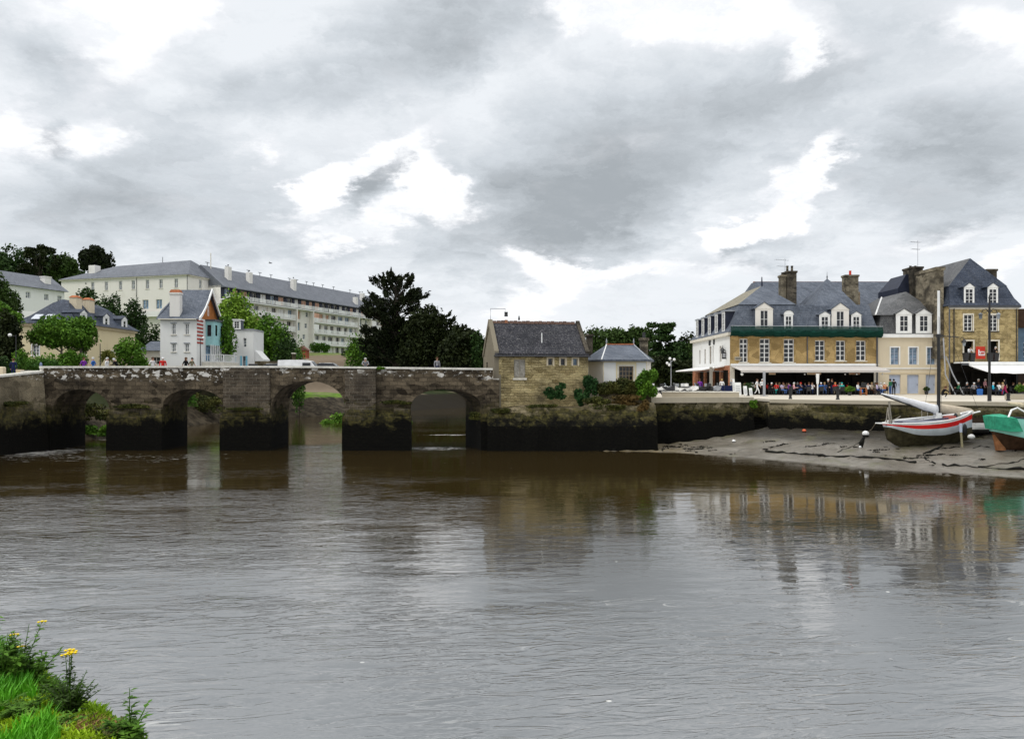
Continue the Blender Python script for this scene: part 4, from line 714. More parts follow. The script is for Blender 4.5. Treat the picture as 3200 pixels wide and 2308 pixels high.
# ================= big white hospital-like block
h_ = Bld('long_white_building', 'long plain white building with a grey slate roof high on the left hillside', 'building', -99, 168.7, 13, 32.7, 13, R(-15.6))
for u in (8.0, 11.6, 15.3, 18.6, 22.2, 25.6, 29.4): h_.win('F', u, 11.9, .85, 1.9, 2, 2, gm='glassg', sill='trim')
for u in (21.4, 24.8, 28.6): h_.win('F', u, 7.6, 1.5, 2.0, 2, 1, gm='glassb', fm='trim')
for u in (3.6, 7.2, 10.6): h_.win('R', u, 12.1, .85, 1.9, 2, 2, gm='glassg', sill='trim')
for u in (2.5, 7, 11): h_.win('R', u, 7.4, .85, 1.9, 2, 2, gm='glassg')
h_.walls(M['offwhite'], -2, 14.5); h_.band('F', 14.3, 14.55, .35, 'trim'); h_.band('R', 14.3, 14.55, .35, 'trim'); h_.pipe('F', 19.9, 0, 14.3); h_.pipe('F', 32.6, 0, 14.3)
q = MB(); q.add([(-.5, -.5, 14.56), (33.2, -.5, 14.56), (33.2, 13.5, 14.56), (-.5, 13.5, 14.56), (9, 6.5, 18.2), (28.3, 6.5, 18.7)], [(0, 1, 5, 4), (1, 2, 5), (2, 3, 4, 5), (3, 0, 4), (3, 2, 1, 0)]); h_.part('roof', q, M['slate_hill'])
h_.chimney(5.0, 6.7, 2.4, 4.0, 14, 18.2, 'chimw', 0, cap=False)
q = MB(); q.tube([(21, 6.5, 18.4), (21, 6.5, 19.7)], .09, 5); h_.part('vent', q, M['steel']); q = MB(); q.tube([(31.5, 9, 15), (31.5, 9, 20.5)], .1, 5); h_.part('mast', q, M['trim'])
q = MB(); q.box(20.2, 31.5, -.9, -.01, 5.9, 6.1); q.box(20.2, 31.5, -.9, -.84, 6.1, 7.0); h_.part('balcony', q, M['white'])
q = MB(); q.box(32.71, 39, 3.0, 10, -2, 8.5); h_.part('wing', q, M['white'])
# ================= white house at left edge with slate roof
f_ = Bld('white_hillside_house', 'low white house with a wide slate roof at the far left below the dark trees', 'building', -101.5, 141.5, 14.5, 8, 15, R(-17))
for u in (6.4, 10.4, 13.4): f_.win('R', u, 6.6, 1.0, 1.2, 2, 2, gm='glassg')
f_.walls(M['white'], -4, 8.7); q = MB(); q.prism([(-.6, 8.71), (4, 11.7), (8.6, 8.71)], -.5, 15.6); f_.part('roof', q, M['slate_hill']); f_.chimney(5.4, 6.6, 11.8, 13.2, 9.4, 11.5, 'chimw', 0)
tw = thing('garden_wall', (-87, 128, 9), 'long white garden wall below the far left hillside house', 'wall'); q = MB(); q.hexa([(-12, 4, 0), (12, 1, 0), (12, 1.4, 0), (-12, 4.4, 0)], [(-12, 4, 8.7), (12, 1, 8.0), (12, 1.4, 8.0), (-12, 4.4, 8.7)]); q.build('wall', M['white'], tw); q = MB(); q.hexa([(-13, -4, -3), (14, -6, -3), (14, -5.6, -3), (-13, -3.6, -3)], [(-13, -4, 3.6), (14, -6, 2.4), (14, -5.6, 2.4), (-13, -3.6, 3.6)]); q.build('lower_wall', M['approach'], tw)
sh = Bld('low_shed', 'low shed with a slate roof between the cream villa and the white villa', 'building', -54, 112, 6.9, 8, 5); sh.door('F', 5.3, .1, 1.0, 2.0, 'whitepaint'); sh.win('F', 1.5, .9, 1.2, 1.1, 2, 2); sh.walls(M['offwhite'], -1, 2.9); q = MB(); q.prism([(-.4, 2.91), (4, 4.3), (8.4, 2.91)], -.4, 5.4) if 0 else q.rects([(-.4, 8.4, -.4, 5.4, 2.91), (.2, 7.8, 2.4, 2.7, 4.4)]); q = MB(); q.rects([(-.4, 8.4, -.4, 5.4, 2.91), (.2, 7.8, 2.4, 2.7, 4.4)]); sh.part('roof', q, M['slate'])
M['pinkp'] = plain('pink_blind', (.62, .36, .26), .8)
# ================= apartment block
ang = math.atan2(.927, .375); A = Bld('apartment_block', 'long five storey white apartment block with balconies under one big grey roof', 'building', -62.6, 165, 12, 74, 12, ang)
st_ = [0.1, 2.8, 5.6, 8.4, 11.15]
rnd = random.Random(5)
for k, z0 in enumerate(st_):
    u = 1.2
    while u < 71:
        stair = (u % 27) < 3.2
        if stair and k < 4: A.win('F', u + .8, z0 + 1.0, 1.0, 1.2, 1, 2, gm='glassg', rec=.1); u += 3.4; continue
        w_ = rnd.choice((1.6, 1.6, 2.1)); A.win('F', u, z0 + .25, w_, 2.0, 2, 1, gm=rnd.choice(('glass', 'glass', 'glassb', 'glassg', 'awn_w', 'pinkp')), fm='trim', rec=.25); u += w_ + rnd.choice((.9, 1.0, 1.3))
A.walls(M['offwhite'], -3, 11.0, th=.3); A.walls(M['navy'], 11.0, 14.0, 'F'); A.walls(M['offwhite'], 11.0, 14.0, 'LRB')
q = MB(); q.prism([(-.9, 13.7), (5.6, 18.7), (12.6, 13.9), (12.6, 13.75), (-.9, 13.55)], 0, 74); q.v = [(b, a, c) for a, b, c in q.v]; A.part('roof', q, M['slate_hill'])
q = MB(); q.prism([(0, 13.9), (12, 13.9), (5.6, 18.5)], .2, .4); q.v = [(b, a, c) for a, b, c in q.v]; A.part('gable', q, M['offwhite'])
def balc(u0, u1, z, m='white', dep=1.1, screen=None):
    q = MB(); q.box(u0, u1, -dep, -.01, z - .22, z); o = A.part('balcony', q, M[m])
    q = MB(); q.box(u0, u1, -dep - .03, -dep, z + .95, z + 1.02)
    for i in range(int((u1 - u0) / .45)): c0 = u0 + .1 + i * .45; q.box(c0, c0 + (.26 if (i // 4) % 3 else .36), -dep - .02, -dep + .005, z + .1, z + .95)
    q.build('railing', M['whitepaint'], o)
    if screen: q = MB(); q.box(u0 + .2, u0 + 2.4, -dep + .06, -dep + .1, z + 1.02, z + 2.2); q.build('blind', M[screen], o)
for z0 in (11.1,): balc(0, 37, z0, dep=1.3); balc(37.05, 74, z0, dep=1.3)
for z0 in (2.75, 5.55, 8.35):
    for i, (a, b) in enumerate(((3.6, 24), (31, 51), (58, 73))): balc(a, b, z0, screen=('pinkp' if (i, z0) in ((0, 8.35), (1, 8.35)) else 'awn_w' if z0 > 5 else None))
for u in (3.3, 24.2, 30.7, 51.2, 57.6): q = MB(); q.box(u, u + .3, -1.3, 0, 0, 11.0); A.part('fin_wall', q, M['offwhite'])
for u, y0, z1 in ((4, 1.6, 18.5), (11, 1.8, 18.2), (27, 1.9, 18.6), (52, .3, 16.6), (58, 2.0, 18.4)): A.chimney(u, u + 1.1, y0, y0 + 1.0, 14.3, z1 + .4, 'chimw', 1, 'iron', cap=False, ph=.25)
for u in (2, 8, 15, 19, 23, 30, 33, 37, 40, 44, 49, 57, 62): q = MB(); q.tube([(u, 5.6, 18.5), (u, 5.6, 19.5)], .1, 5); q.tube([(u - .5, 5.6, 19.45), (u + .6, 5.6, 19.45)], .09, 5); A.part('roof_vent', q, M['steel'])
# ---------------- vegetation
def leafmesh(name, blobs, n, leaf, m, seed=1, aspect=.6, shell=.55, axis=None):
    """many small leaf-sized faces spread through clumps; blobs: (cx,cy,cz, rx,ry,rz[,dx,dy,dz])"""
    rg = np.random.default_rng(seed); B = np.array([tuple(b[:6]) for b in blobs], float); vol = (B[:, 3] * B[:, 4] * B[:, 5]) ** .67; cnt = rg.choice(len(B), n, p=vol / vol.sum())
    d = rg.normal(size=(n, 3)); d /= np.linalg.norm(d, axis=1)[:, None]; r = (shell + (1 - shell) * rg.random(n)) ** .6 * (1 + .12 * rg.normal(size=n)); P = B[cnt, :3] + d * r[:, None] * B[cnt, 3:6]
    if axis is not None:      # clumps stretched along their own branch direction
        AX = np.array(axis, float)[cnt]; t = rg.random(n) ** .8; wd = B[cnt, 3] * (1 - t * .85); q = rg.normal(size=(n, 3)) * .5; q[:, 2] *= .45
        P = B[cnt, :3] + AX * t[:, None] + q * wd[:, None]
    a = rg.normal(size=(n, 3)); 
    if axis is not None: a = a * .6 + AX / np.linalg.norm(AX, axis=1)[:, None] * 1.1
    a /= np.linalg.norm(a, axis=1)[:, None]; b = np.cross(a, rg.normal(size=(n, 3))); b /= np.linalg.norm(b, axis=1)[:, None]
    s = leaf * (.55 + .9 * rg.random(n)); A_ = a * s[:, None]; B_ = b * (s * aspect)[:, None]
    V = np.stack([P - A_, P - B_ * .9, P + A_, P + B_], 1).reshape(-1, 3)
    me = bpy.data.meshes.new(name); me.vertices.add(4 * n); me.vertices.foreach_set('co', V.ravel()); me.loops.add(4 * n); me.loops.foreach_set('vertex_index', np.arange(4 * n)); me.polygons.add(n)
    me.polygons.foreach_set('loop_start', np.arange(0, 4 * n, 4)); me.materials.append(m); me.update(calc_edges=True); return me
def trunkmesh(h, r, limbs, lean=0.0, seed=0, k=7):
    q = MB(); rg = random.Random(seed); pts = [(lean * (t ** 1.5) + rg.uniform(-.05, .05) * h * .2, rg.uniform(-.03, .03) * h * .2, h * t) for t in (0, .25, .5, .75, 1)]; pts[0] = (0, 0, -.6)
    q.tube(pts, [r * 1.25, r, r * .85, r * .7, r * .4], k)
    for l in limbs:
        t = rg.uniform(.45, .9); s = (lean * t, 0, h * t); e = l[:3]; md = tuple((a + b) / 2 + rg.uniform(-.1, .1) * h * .12 for a, b in zip(s, e)); q.tube([s, md, e], [r * .4, r * .25, r * .08], 5)
    return q
def tree(nm, label, px, Y, zb, w, h, m='dk', n=1800, leaf=.26, th=.3, kind='round', seed=1, tr=.18, group='trees', bark='bark', cat='tree', dep=None, nb=22, lean=0, x=None, zoff=0):
    rg = random.Random(seed); w2 = w / 2; dp = (dep or w) / 2; bl = []; ch = h * (1 - th)
    x0 = X(px, Y) if x is None else x; zb = gz(x0, Y) if zb is None else zb
    for i in range(nb):
        if kind == 'round': a = rg.uniform(0, 6.283); e = rg.uniform(-.75, 1.0); c = math.sqrt(max(0, 1 - e * e)) * rg.uniform(.35, .8); rr = rg.uniform(.22, .42); bl.append((math.cos(a) * c * w2, math.sin(a) * c * dp, h * th + ch * (.5 + .36 * e), w2 * rr * 1.1, dp * rr * 1.1, ch * rr * .62))
        elif kind == 'layer': lv = rg.choice((.3, .5, .68, .84, .96)); a = rg.uniform(0, 6.283); c = rg.uniform(.1, .78) * (1.15 - lv * .45); bl.append((math.cos(a) * c * w2, math.sin(a) * c * dp, h * (th + (1 - th) * lv) + rg.uniform(-.02, .02) * h, w2 * rg.uniform(.22, .42), dp * rg.uniform(.22, .4), h * .035))
        elif kind == 'flat': a = rg.uniform(0, 6.283); c = rg.uniform(0, .75); bl.append((math.cos(a) * c * w2, math.sin(a) * c * dp, h * (.93 - c * .10) + rg.uniform(-.06, .02) * h * (1 - th) * 2, w2 * rg.uniform(.22, .36), dp * .3, ch * .28))
        elif kind == 'hedge': bl.append((w2 * rg.uniform(-.88, .88), dp * rg.uniform(-.5, .5), h * rg.uniform(.25, .8), w2 * .2 + .2, dp * .5, h * .28))
        elif kind == 'loose': a = rg.uniform(0, 6.283); e = rg.uniform(-.6, 1.0); c = math.sqrt(max(0, 1 - e * e)) * rg.uniform(.5, 1.0); bl.append((math.cos(a) * c * w2, math.sin(a) * c * dp, h * th + ch * (.5 + .45 * e), w2 * .16, dp * .16, ch * .09))
    t = thing(nm, (x0, Y, zb + zoff), label, cat, group)
    link('crown' if cat == 'tree' else 'foliage', leafmesh('crown', bl, n, leaf, M['f_' + m], seed), t)
    if kind != 'hedge': trunkmesh(h * (.62 if kind != 'layer' else .9), tr, rg.sample(bl, min(9, len(bl))), lean, seed).build('trunk' if cat == 'tree' else 'stem', M[bark], t)
    return t
# wind-swept cypress left of the toll house
def cypress(label, px, Y, zb, h, prof, m, n, leaf, seed, nbr=90, clump=.55, spread=1.0, tr=.45, elev=(.1, .9), trunk=True):
    rg = random.Random(seed); x0 = X(px, Y); t = thing('cypress_tree', (x0, Y, zb), label, 'tree', 'cypress trees beside the bridge'); bl, ax = [], []; limbs = MB()
    for i in range(nbr):
        hh = rg.uniform(.12, .97); a = rg.uniform(0, 6.283); el = rg.uniform(*elev) + (hh > .8) * .35; side = 'R' if math.cos(a) > 0 else 'L'
        L = np.interp(hh, [p[0] for p in prof], [p[1 if side == 'L' else 2] for p in prof]) * rg.uniform(.75, 1.08) * (abs(math.cos(a)) * .5 + .5)
        dx, dy, dz = math.cos(a) * math.cos(el), math.sin(a) * math.cos(el), math.sin(el); sz = h * hh - L * dz * .45
        s = (0, 0, max(.4, sz)); e = (dx * L, dy * L, s[2] + dz * L)
        for f in (.35, .55, .72, .8):
            c = tuple(p + (q - p) * f for p, q in zip(s, e)); ln = L * (1.0 - f) * rg.uniform(.8, 1.1); w_ = clump * rg.uniform(.7, 1.3) * (.6 + .6 * (1 - hh))
            bl.append((*c, w_, w_, w_ * .5)); ax.append((dx * ln, dy * ln, dz * ln + .25 * ln))
        limbs.tube([s, tuple((p + q) / 2 + rg.uniform(-.2, .2) for p, q in zip(s, e)), e], [tr * .3 * (1.1 - hh), tr * .16, .02], 5)
    link('crown', leafmesh('crown', bl, n, leaf, M['f_' + m], seed, .42, axis=ax), t)
    if trunk: limbs.tube([(0, 0, -1), (.1, 0, h * .3), (-.15, 0, h * .6), (0, 0, h * .95)], [tr * 1.3, tr, tr * .6, .05], 8)
    limbs.build('trunk', M['bark'], t); return t
cypress('tall black cypress with spiky upswept branches and gaps in its crown', 1238, 108, 6.5, 13.9, [(0, 4.6, 4.6), (.15, 5.4, 5.0), (.35, 5.8, 5.0), (.55, 5.5, 5.0), (.75, 4.9, 4.8), (.9, 3.7, 3.4), (1, 1.6, 1.4)], 'cyp', 26000, .25, 3, 170, .72)
cypress('broad dark cypress with a rounded crown right of the spiky one', 1362, 104, 5.6, 8.3, [(0, 4.5, 4.6), (.3, 4.2, 4.6), (.6, 3.9, 4.2), (.85, 3.3, 3.4), (1, 1.6, 2.4)], 'cyp2', 14000, .25, 8, 90, 1.0, elev=(-.1, .5))
tree('cypress_tree', 'dense dome of dark olive foliage inside the rounded cypress', 1330, 105, 5.4, 8.6, Z(972, 105) - 5.4, 'cyp2', 9000, .25, .02, 'round', 77, .3, 'cypress trees beside the bridge', nb=48)
for i, (px, w) in enumerate(((1215, 6.5), (1300, 7), (1420, 8))): tree('evergreen_tree', ('low dark evergreen under the left side of the spiky cypress', 'low dark evergreen under the right side of the spiky cypress', 'low dark evergreen under the rounded cypress')[i], px, 113, 5.4, w, Z(1035, 113) - 5.4, 'cyp2', 4200, .25, .0, 'round', 80 + i, .2, 'cypress trees beside the bridge', nb=34)
for i in range(7): tree('evergreen_tree', 'dark tree %s on the far bank upstream, seen through the right arch' % ('first', 'second', 'third', 'fourth', 'fifth', 'sixth', 'seventh')[i], 1150 + i * 62, 176 + (i % 2) * 3, 3.0, 10.5, 12.5 + (i % 3), 'dk', 3200, .45, .0, 'round', 90 + i, .3, 'trees upstream of the bridge', nb=22)
tree('cypress_tree', 'lower flat layered cypress touching the toll house roof', 1445, 100, 4.5, 6.6, 7.9, 'cyp2', 6500, .26, .05, 'round', 21, .3, 'cypress trees beside the bridge', nb=34)
tree('cypress_tree', 'thin dark evergreen between the toll house gable and the cypresses', 1500, 98, 4, 3.6, 7.6, 'dk', 3000, .24, .05, 'round', 22, .25, 'cypress trees beside the bridge')
# trees behind the toll house and pavilion
for i, (px, Y, w, h, top, kd, mt, nm, lb) in enumerate((
    (1862, 118, 5.5, 0, 1020, 'round', 'oak', 'oak_tree', 'dense dark tree just right of the toll house roof'), (1925, 130, 8, 0, 1036, 'flat', 'oak', 'pine_tree', 'flat topped tree above the left half of the pavilion roof'), (1990, 128, 7.5, 0, 1034, 'flat', 'oak', 'pine_tree', 'flat topped tree above the right half of the pavilion roof'),
    (2066, 120, 6.6, 0, 1011, 'layer', 'dk', 'cedar_tree', 'tall cedar with flat layered branches right of the pavilion'), (2045, 122, 7, 0, 1080, 'round', 'dk', 'evergreen_tree', 'dark evergreen below the layered cedar'), (2110, 119, 7, 0, 1068, 'round', 'dk', 'evergreen_tree', 'dark evergreen behind the globe street lamp'),
    (2160, 121, 7, 0, 1052, 'round', 'cyp2', 'evergreen_tree', 'dark evergreen against the white side wall of the restaurant'), (2200, 126, 6, 0, 1090, 'round', 'cyp2', 'evergreen_tree', 'dark evergreen behind the side awning'), (1900, 122, 9, 0, 1082, 'round', 'cyp2', 'evergreen_tree', 'dark evergreen behind the left chimney of the pavilion'), (1965, 124, 9, 0, 1095, 'round', 'cyp2', 'evergreen_tree', 'dark evergreen behind the pavilion ridge'),
    (2060, 112, 6, 0, 1120, 'round', 'cyp2', 'evergreen_tree', 'low dark evergreen behind the parked motorbikes at the left'), (2140, 112, 7, 0, 1128, 'round', 'cyp2', 'evergreen_tree', 'low dark evergreen behind the parked motorbikes at the right'))):
    zb = 3.8; h = Z(top, Y) - zb; tree(nm, lb, px, Y, zb, w, h, mt, 4200 if kd != 'layer' else 3800, .28, .05 if kd == 'round' else .35 if kd == 'layer' else .45, kd, 40 + i, .25, 'trees behind the quay', nb=30)
tree('bare_tree', 'thin twiggy tree beside the far end of the white side wall', 2172, 116, 3.8, 3.0, 8.2, 'oak', 320, .2, .45, 'loose', 60, .12, 'trees behind the quay', nb=16)
# left bank
TL = [('lime_tree', 'bright yellow green rounded tree behind the small white cottage', 745, 124, 8.6, Z(925, 124) - gz(X(745, 124), 124), 'lime', 9000, .24, .35, 'round', 'tree'),
 ('lime_tree', 'dark green shaded tree between the villa and the small cottage', 706, 106, 2.6, Z(985, 106) - gz(X(706, 106), 106), 'mid', 1800, .2, .42, 'round', 'tree'),
 ('evergreen_tree', 'dark green tree with a bright top left of the apartment block', 850, 122, 6.6, Z(985, 122) - gz(X(850, 122), 122), 'mid', 5200, .24, .1, 'round', 'tree'),
 ('evergreen_tree', 'dark bushy tree behind the cottage lean-to', 815, 126, 4.6, Z(1010, 126) - gz(X(815, 126), 126), 'dk', 3200, .24, .1, 'round', 'tree'),
 ('evergreen_tree', 'round dark shrub right of the bright topped tree', 900, 118, 4.2, Z(1042, 118) - gz(X(900, 118), 118), 'dk', 3000, .2, .08, 'round', 'tree'),
 ('shrub', 'dark clipped shrub left of the brown field', 935, 116, 2.0, Z(1060, 116) - gz(X(935, 116), 116), 'hedge', 2000, .16, .02, 'round', 'shrub'),
 ('hedge', 'dark clipped hedge at the foot of the apartment block', 998, 184, 4.6, 2.6, 'hedge', 1800, .2, 0, 'hedge', 'hedge'),
 ('round_shrub', 'big round dark green shrub left of the black cypress', 1112, 112, 4.2, Z(1056, 112) - gz(X(1112, 112), 112), 'mid', 4200, .18, .02, 'round', 'shrub'),
 ('shrub', 'bright green shrub beside the white van', 1050, 100, 3.0, Z(1108, 100) - 6.2, 'bush', 2200, .15, .02, 'round', 'shrub'), ('shrub', 'low bright green shrub right of the parked cars', 1022, 98, 2.0, Z(1122, 98) - 6.2, 'bush', 1400, .15, .02, 'round', 'shrub'),
 ('shrub', 'yellow green shrub below the round dark shrub', 1110, 99, 2.4, Z(1112, 99) - 6, 'bush', 1700, .15, .02, 'round', 'shrub'), ('shrub', 'yellow green shrub at the foot of the black cypress', 1160, 99, 2.6, Z(1098, 99) - 6, 'plane', 1800, .15, .02, 'round', 'shrub'), ('shrub', 'small shrub under the black cypress', 1270, 90, 1.6, Z(1108, 90) - 5.6, 'mid', 900, .14, .02, 'round', 'shrub'),
 ('plane_tree', 'umbrella shaped pollarded tree in front of the cream villa', 192, 88, 6.4, Z(1003, 88) - 6.0, 'plane', 9000, .15, .38, 'round', 'tree'), ('plane_tree', 'second pollarded tree behind the umbrella shaped one', 252, 90, 3.4, Z(1005, 90) - 6.0, 'mid', 3800, .17, .3, 'round', 'tree'),
 ('shrub', 'loose green shrub right of the cabbage palm', 400, 93, 3.8, Z(1052, 93) - 6.1, 'mid', 2600, .17, .02, 'round', 'shrub'), ('shrub', 'rounded shrub beside the low shed', 448, 95, 2.2, Z(1080, 95) - 6.2, 'bush', 1500, .15, .02, 'round', 'shrub'),
 ('hedge', 'long clipped hedge in front of the white villa', 520, 92, 7.0, Z(1102, 92) - 6.0, 'hedge', 3800, .13, 0, 'hedge', 'hedge'), ('hedge', 'bright clipped hedge behind the approach wall', 118, 74, 3.9, Z(1118, 74) - 5.5, 'hedge', 3200, .11, 0, 'hedge', 'hedge'), ('hedge', 'darker clipped hedge below the cream villa window', 115, 80, 4.6, Z(1098, 80) - 5.5, 'mid', 2600, .12, 0, 'hedge', 'hedge'), ('hedge', 'dark hedge at the far left edge', 10, 74, 1.8, Z(1116, 74) - 5.5, 'dk', 1400, .12, 0, 'hedge', 'hedge'),
 ('shrub', 'round topped shrub left of the cream villa window', 66, 80, 1.4, Z(1088, 80) - 5.6, 'mid', 1100, .12, .02, 'round', 'shrub'), ('shrub', 'dark garden shrub under the two pollarded trees', 225, 84, 3.0, Z(1108, 84) - 5.9, 'mid', 2000, .14, .02, 'round', 'shrub'), ('shrub', 'low garden shrub left of the person in red', 430, 84, 2.6, Z(1118, 84) - 5.9, 'bush', 1500, .13, .02, 'round', 'shrub'), ('shrub', 'low dark shrub below the cabbage palm', 330, 84, 3.4, Z(1112, 84) - 5.9, 'mid', 1900, .14, .02, 'round', 'shrub'), ('shrub', 'low shrub in front of the low shed', 470, 86, 2.2, Z(1118, 86) - 5.9, 'mid', 1200, .13, .02, 'round', 'shrub'),
 ('garden_tree', 'bright green tree at the far left edge above the hedge', 15, 86, 3.6, Z(958, 86) - 6.5, 'plane', 3600, .17, .4, 'round', 'tree'), ('garden_tree', 'dark tree at the left edge behind the lamp', 28, 84, 3.2, Z(1005, 84) - 5.8, 'cyp2', 3400, .18, .05, 'round', 'tree'), ('garden_tree', 'tall green tree on the left edge in front of the hillside house', 4, 100, 2.6, Z(845, 100) - 8, 'oak', 2800, .2, .4, 'round', 'tree'),
 ('garden_tree', 'dark tree on the slope between the cream villa and the long white building', 352, 122, 5.6, Z(918, 122) - gz(X(352, 122), 122), 'dk', 4600, .22, .2, 'round', 'tree'), ('garden_tree', 'dark tree on the slope nearest the white villa', 415, 120, 5.0, Z(945, 120) - gz(X(415, 120), 120), 'dk', 3800, .22, .1, 'round', 'tree'), ('garden_tree', 'dark leafy tree rising behind the cream villa chimneys', 272, 126, 4.2, Z(898, 126) - gz(X(272, 126), 126), 'dk', 2800, .22, .3, 'round', 'tree'), ('garden_tree', 'small leafy tree in front of the far left garden wall', 48, 112, 2.0, Z(914, 112) - gz(X(48, 112), 112), 'oak', 1000, .18, .5, 'round', 'tree'),
 ('hedge', 'dark hedge on the slope left of the white villa', 462, 118, 5.0, Z(1008, 118) - gz(X(462, 118), 118), 'dk', 3000, .2, 0, 'hedge', 'hedge')]
for i, (nm, lb, px, Y, w, h, mt, n, lf, th, kd, ct) in enumerate(TL):
    tree(nm, lb, px, Y, None if Y > 96 else (5.5 if Y < 82 else None), w, max(.8, h), mt, n, lf, th, kd, 100 + i, .14 if ct == 'tree' else .05, 'greenery on the left bank', 'barkpale' if 'plane' in nm else 'bark', ct, dep=(1.6 if kd == 'hedge' else None), nb=26)
for i, (px, w, top, kd, mt, lb) in enumerate(((-60, 16, 772, 'round', 'dk', 'dark woodland tree at the left edge of the hilltop'), (30, 15, 774, 'round', 'dk', 'broad dark hilltop tree above the far left house'), (125, 11.5, 768, 'loose', 'cyp2', 'open crowned black tree on the hilltop'), (135, 12, 800, 'round', 'dk', 'dark tree below the open crowned one'), (205, 10, 806, 'round', 'oak', 'green tree left of the big white chimney'), (302, 10.5, 783, 'flat', 'cyp', 'flat crowned stone pine behind the big white chimney'), (225, 9, 830, 'round', 'dk', 'low dark tree beside the big white chimney'))):
    Y = 222 - (i % 3) * 5; zb = gz(X(px, Y), Y); tree('hilltop_tree', lb, px, Y, zb, w, Z(top, Y) - zb, mt, 5200 if kd != 'loose' else 3000, .45, .15 if kd == 'round' else .5, kd, 200 + i, .35, 'trees on the hilltop', nb=30)
# cabbage palm
t = thing('cabbage_palm', (X(335, 88), 88, 5.9), 'cabbage palm with a stout trunk and spiky yellow green head', 'tree', 'greenery on the left bank'); rg = random.Random(4)
q = MB(); q.tube([(0, 0, -.3), (.03, 0, 1.2), (0, 0, 2.4)], [.22, .16, .12], 7); q.build('trunk', M['bark'], t); q = MB()
for i in range(170):
    a = rg.uniform(0, 6.28); e = rg.uniform(-.9, 1.4); l = rg.uniform(.7, 1.15); d = Vector((math.cos(a) * math.cos(e), math.sin(a) * math.cos(e), math.sin(e))); s = Vector((0, 0, 2.4)); m1 = s + d * l * .6; e1 = s + d * l + Vector((0, 0, -.3 * l)); w_ = d.cross(Vector((0, 0, 1))).normalized() * .035
    q.add([s - w_, s + w_, m1 + w_, e1, m1 - w_], [(0, 1, 2, 3, 4)])
q.build('crown', M['f_palm'], t, fix=False)
# shrubs growing from walls
def wallplant(label, px, py, Y, w, h, m, n, seed, nm='wall_shrub', leaf=.09, nb=9, d=.35):
    rg = random.Random(seed); bl = [(rg.uniform(-.4, .4) * w, rg.uniform(-.3, .1) * d, rg.uniform(-.38, .38) * h, w * .22, d * .5, h * .2) for _ in range(nb)]; t = thing(nm, (X(px, Y), Y, Z(py, Y)), label, 'plant', 'plants growing on the river walls')
    link('foliage', leafmesh('foliage', bl, n, leaf, M['f_' + m], seed), t); q = MB()
    for b in bl[:5]: q.tube([(0, d * .5, -h * .1), (b[0] * .5, 0, b[2] * .4), b[:3]], [.03, .02, .008], 4)
    q.build('stem', M['bark'], t); return t
wallplant('dark green shrub growing out of the front wall of the toll house', 1735, 1225, 60.9, 1.55, 1.0, 'wall_shrub', 1500, 1)
wallplant('small sprig above the dark shrub on the toll house wall', 1757, 1203, 61.1, .5, .5, 'wall_shrub', 300, 2)
for i, (px, py, Y, w, h, mt, lb) in enumerate(((1812, 1235, 61.0, .8, 1.6, 'wall_shrub', 'shrub hanging at the right corner of the toll house'), (1842, 1215, 61.6, 1.1, 2.4, 'wall_shrub', 'tall dark ivy in the gap between toll house and pavilion'), (1862, 1255, 60.4, 2.0, .8, 'ivy', 'ivy mat low on the river wall between toll house and pavilion'), (1915, 1207, 61.5, 2.4, 1.5, 'ivy', 'ivy hedge below the left of the pavilion window'), (1975, 1207, 61.5, 2.6, 1.5, 'ivy', 'ivy hedge below the right of the pavilion window'),
    (2016, 1205, 61.2, 1.7, 2.4, 'plane', 'bright leafy shrub right of the pavilion'), (2032, 1190, 61.4, 1.0, 1.6, 'mid', 'small dark shrub leaning over the quay corner'), (1955, 1250, 60.5, 3.0, .8, 'rust', 'rusty brown growth trailing over the river wall'), (2010, 1270, 60.2, .9, 1.0, 'rust', 'dry reddish stems under the leafy shrub'), (1905, 1272, 60.1, 2.4, .4, 'ivy', 'olive ivy patch low on the river wall'), (1700, 1268, 60.3, 2.8, .18, 'ivy', 'thin line of weeds at the foot of the toll house'), (2352, 1262, 63.6, .7, .6, 'mid', 'green weeds at the top of the quay stairs'), (1485, 1300, 59.8, .9, .5, 'ivy', 'weeds at the joint of bridge and river wall'),
    (1240, 1256, 59.9, 2.4, .25, 'ivy', 'mossy weeds along the ledge of the right bridge pier'), (430, 1268, 59.8, 3.0, .25, 'ivy', 'mossy weeds along the ledge of the left bridge pier'), (770, 1275, 59.6, 2.6, .22, 'ivy', 'mossy weeds along the ledge of the middle bridge pier'), (60, 1262, 56.5, 2.2, .3, 'ivy', 'weeds on the mossy approach wall at the left edge'), (1560, 1282, 60.0, 1.4, .3, 'ivy', 'weeds below the left corner of the toll house'), (1190, 1150, 60.0, .6, .2, 'mid', 'small weed tuft under the bridge parapet'))):
    wallplant(lb, px, py, Y, w, h, mt, int(900 + w * h * 700), 300 + i, 'ivy' if mt in ('ivy', 'rust') else 'wall_shrub', d=.5 if h > .5 else .2)
q = MB(); q.box(7.0, 11.2, 61.7, 62.1, 3.4, 5.2); tgw = thing('garden_wall', (0, 0, 0), 'ivy covered garden wall below the pavilion', 'wall'); q.build('wall', M['platform'], tgw)
# upstream bank plants seen through the arches
for i, (px, py, Y, w, h, mt) in enumerate(((300, 1290, 74, 5, 1.6, 'ivy'), (320, 1345, 72.5, 3, 1.0, 'mid'), (600, 1250, 100, 3.5, 2.4, 'ivy'), (655, 1262, 99, 4.0, 2.2, 'ivy'))): wallplant(('leafy growth on the bank seen through the leftmost arch', 'low bank plants above the rapids in the leftmost arch', 'bank shrub seen in the left of the second arch', 'bank shrub seen in the right of the second arch')[i], px, py, Y, w, h, mt, 1800, 340 + i, 'bank_shrub', .13, 14, 1.5)
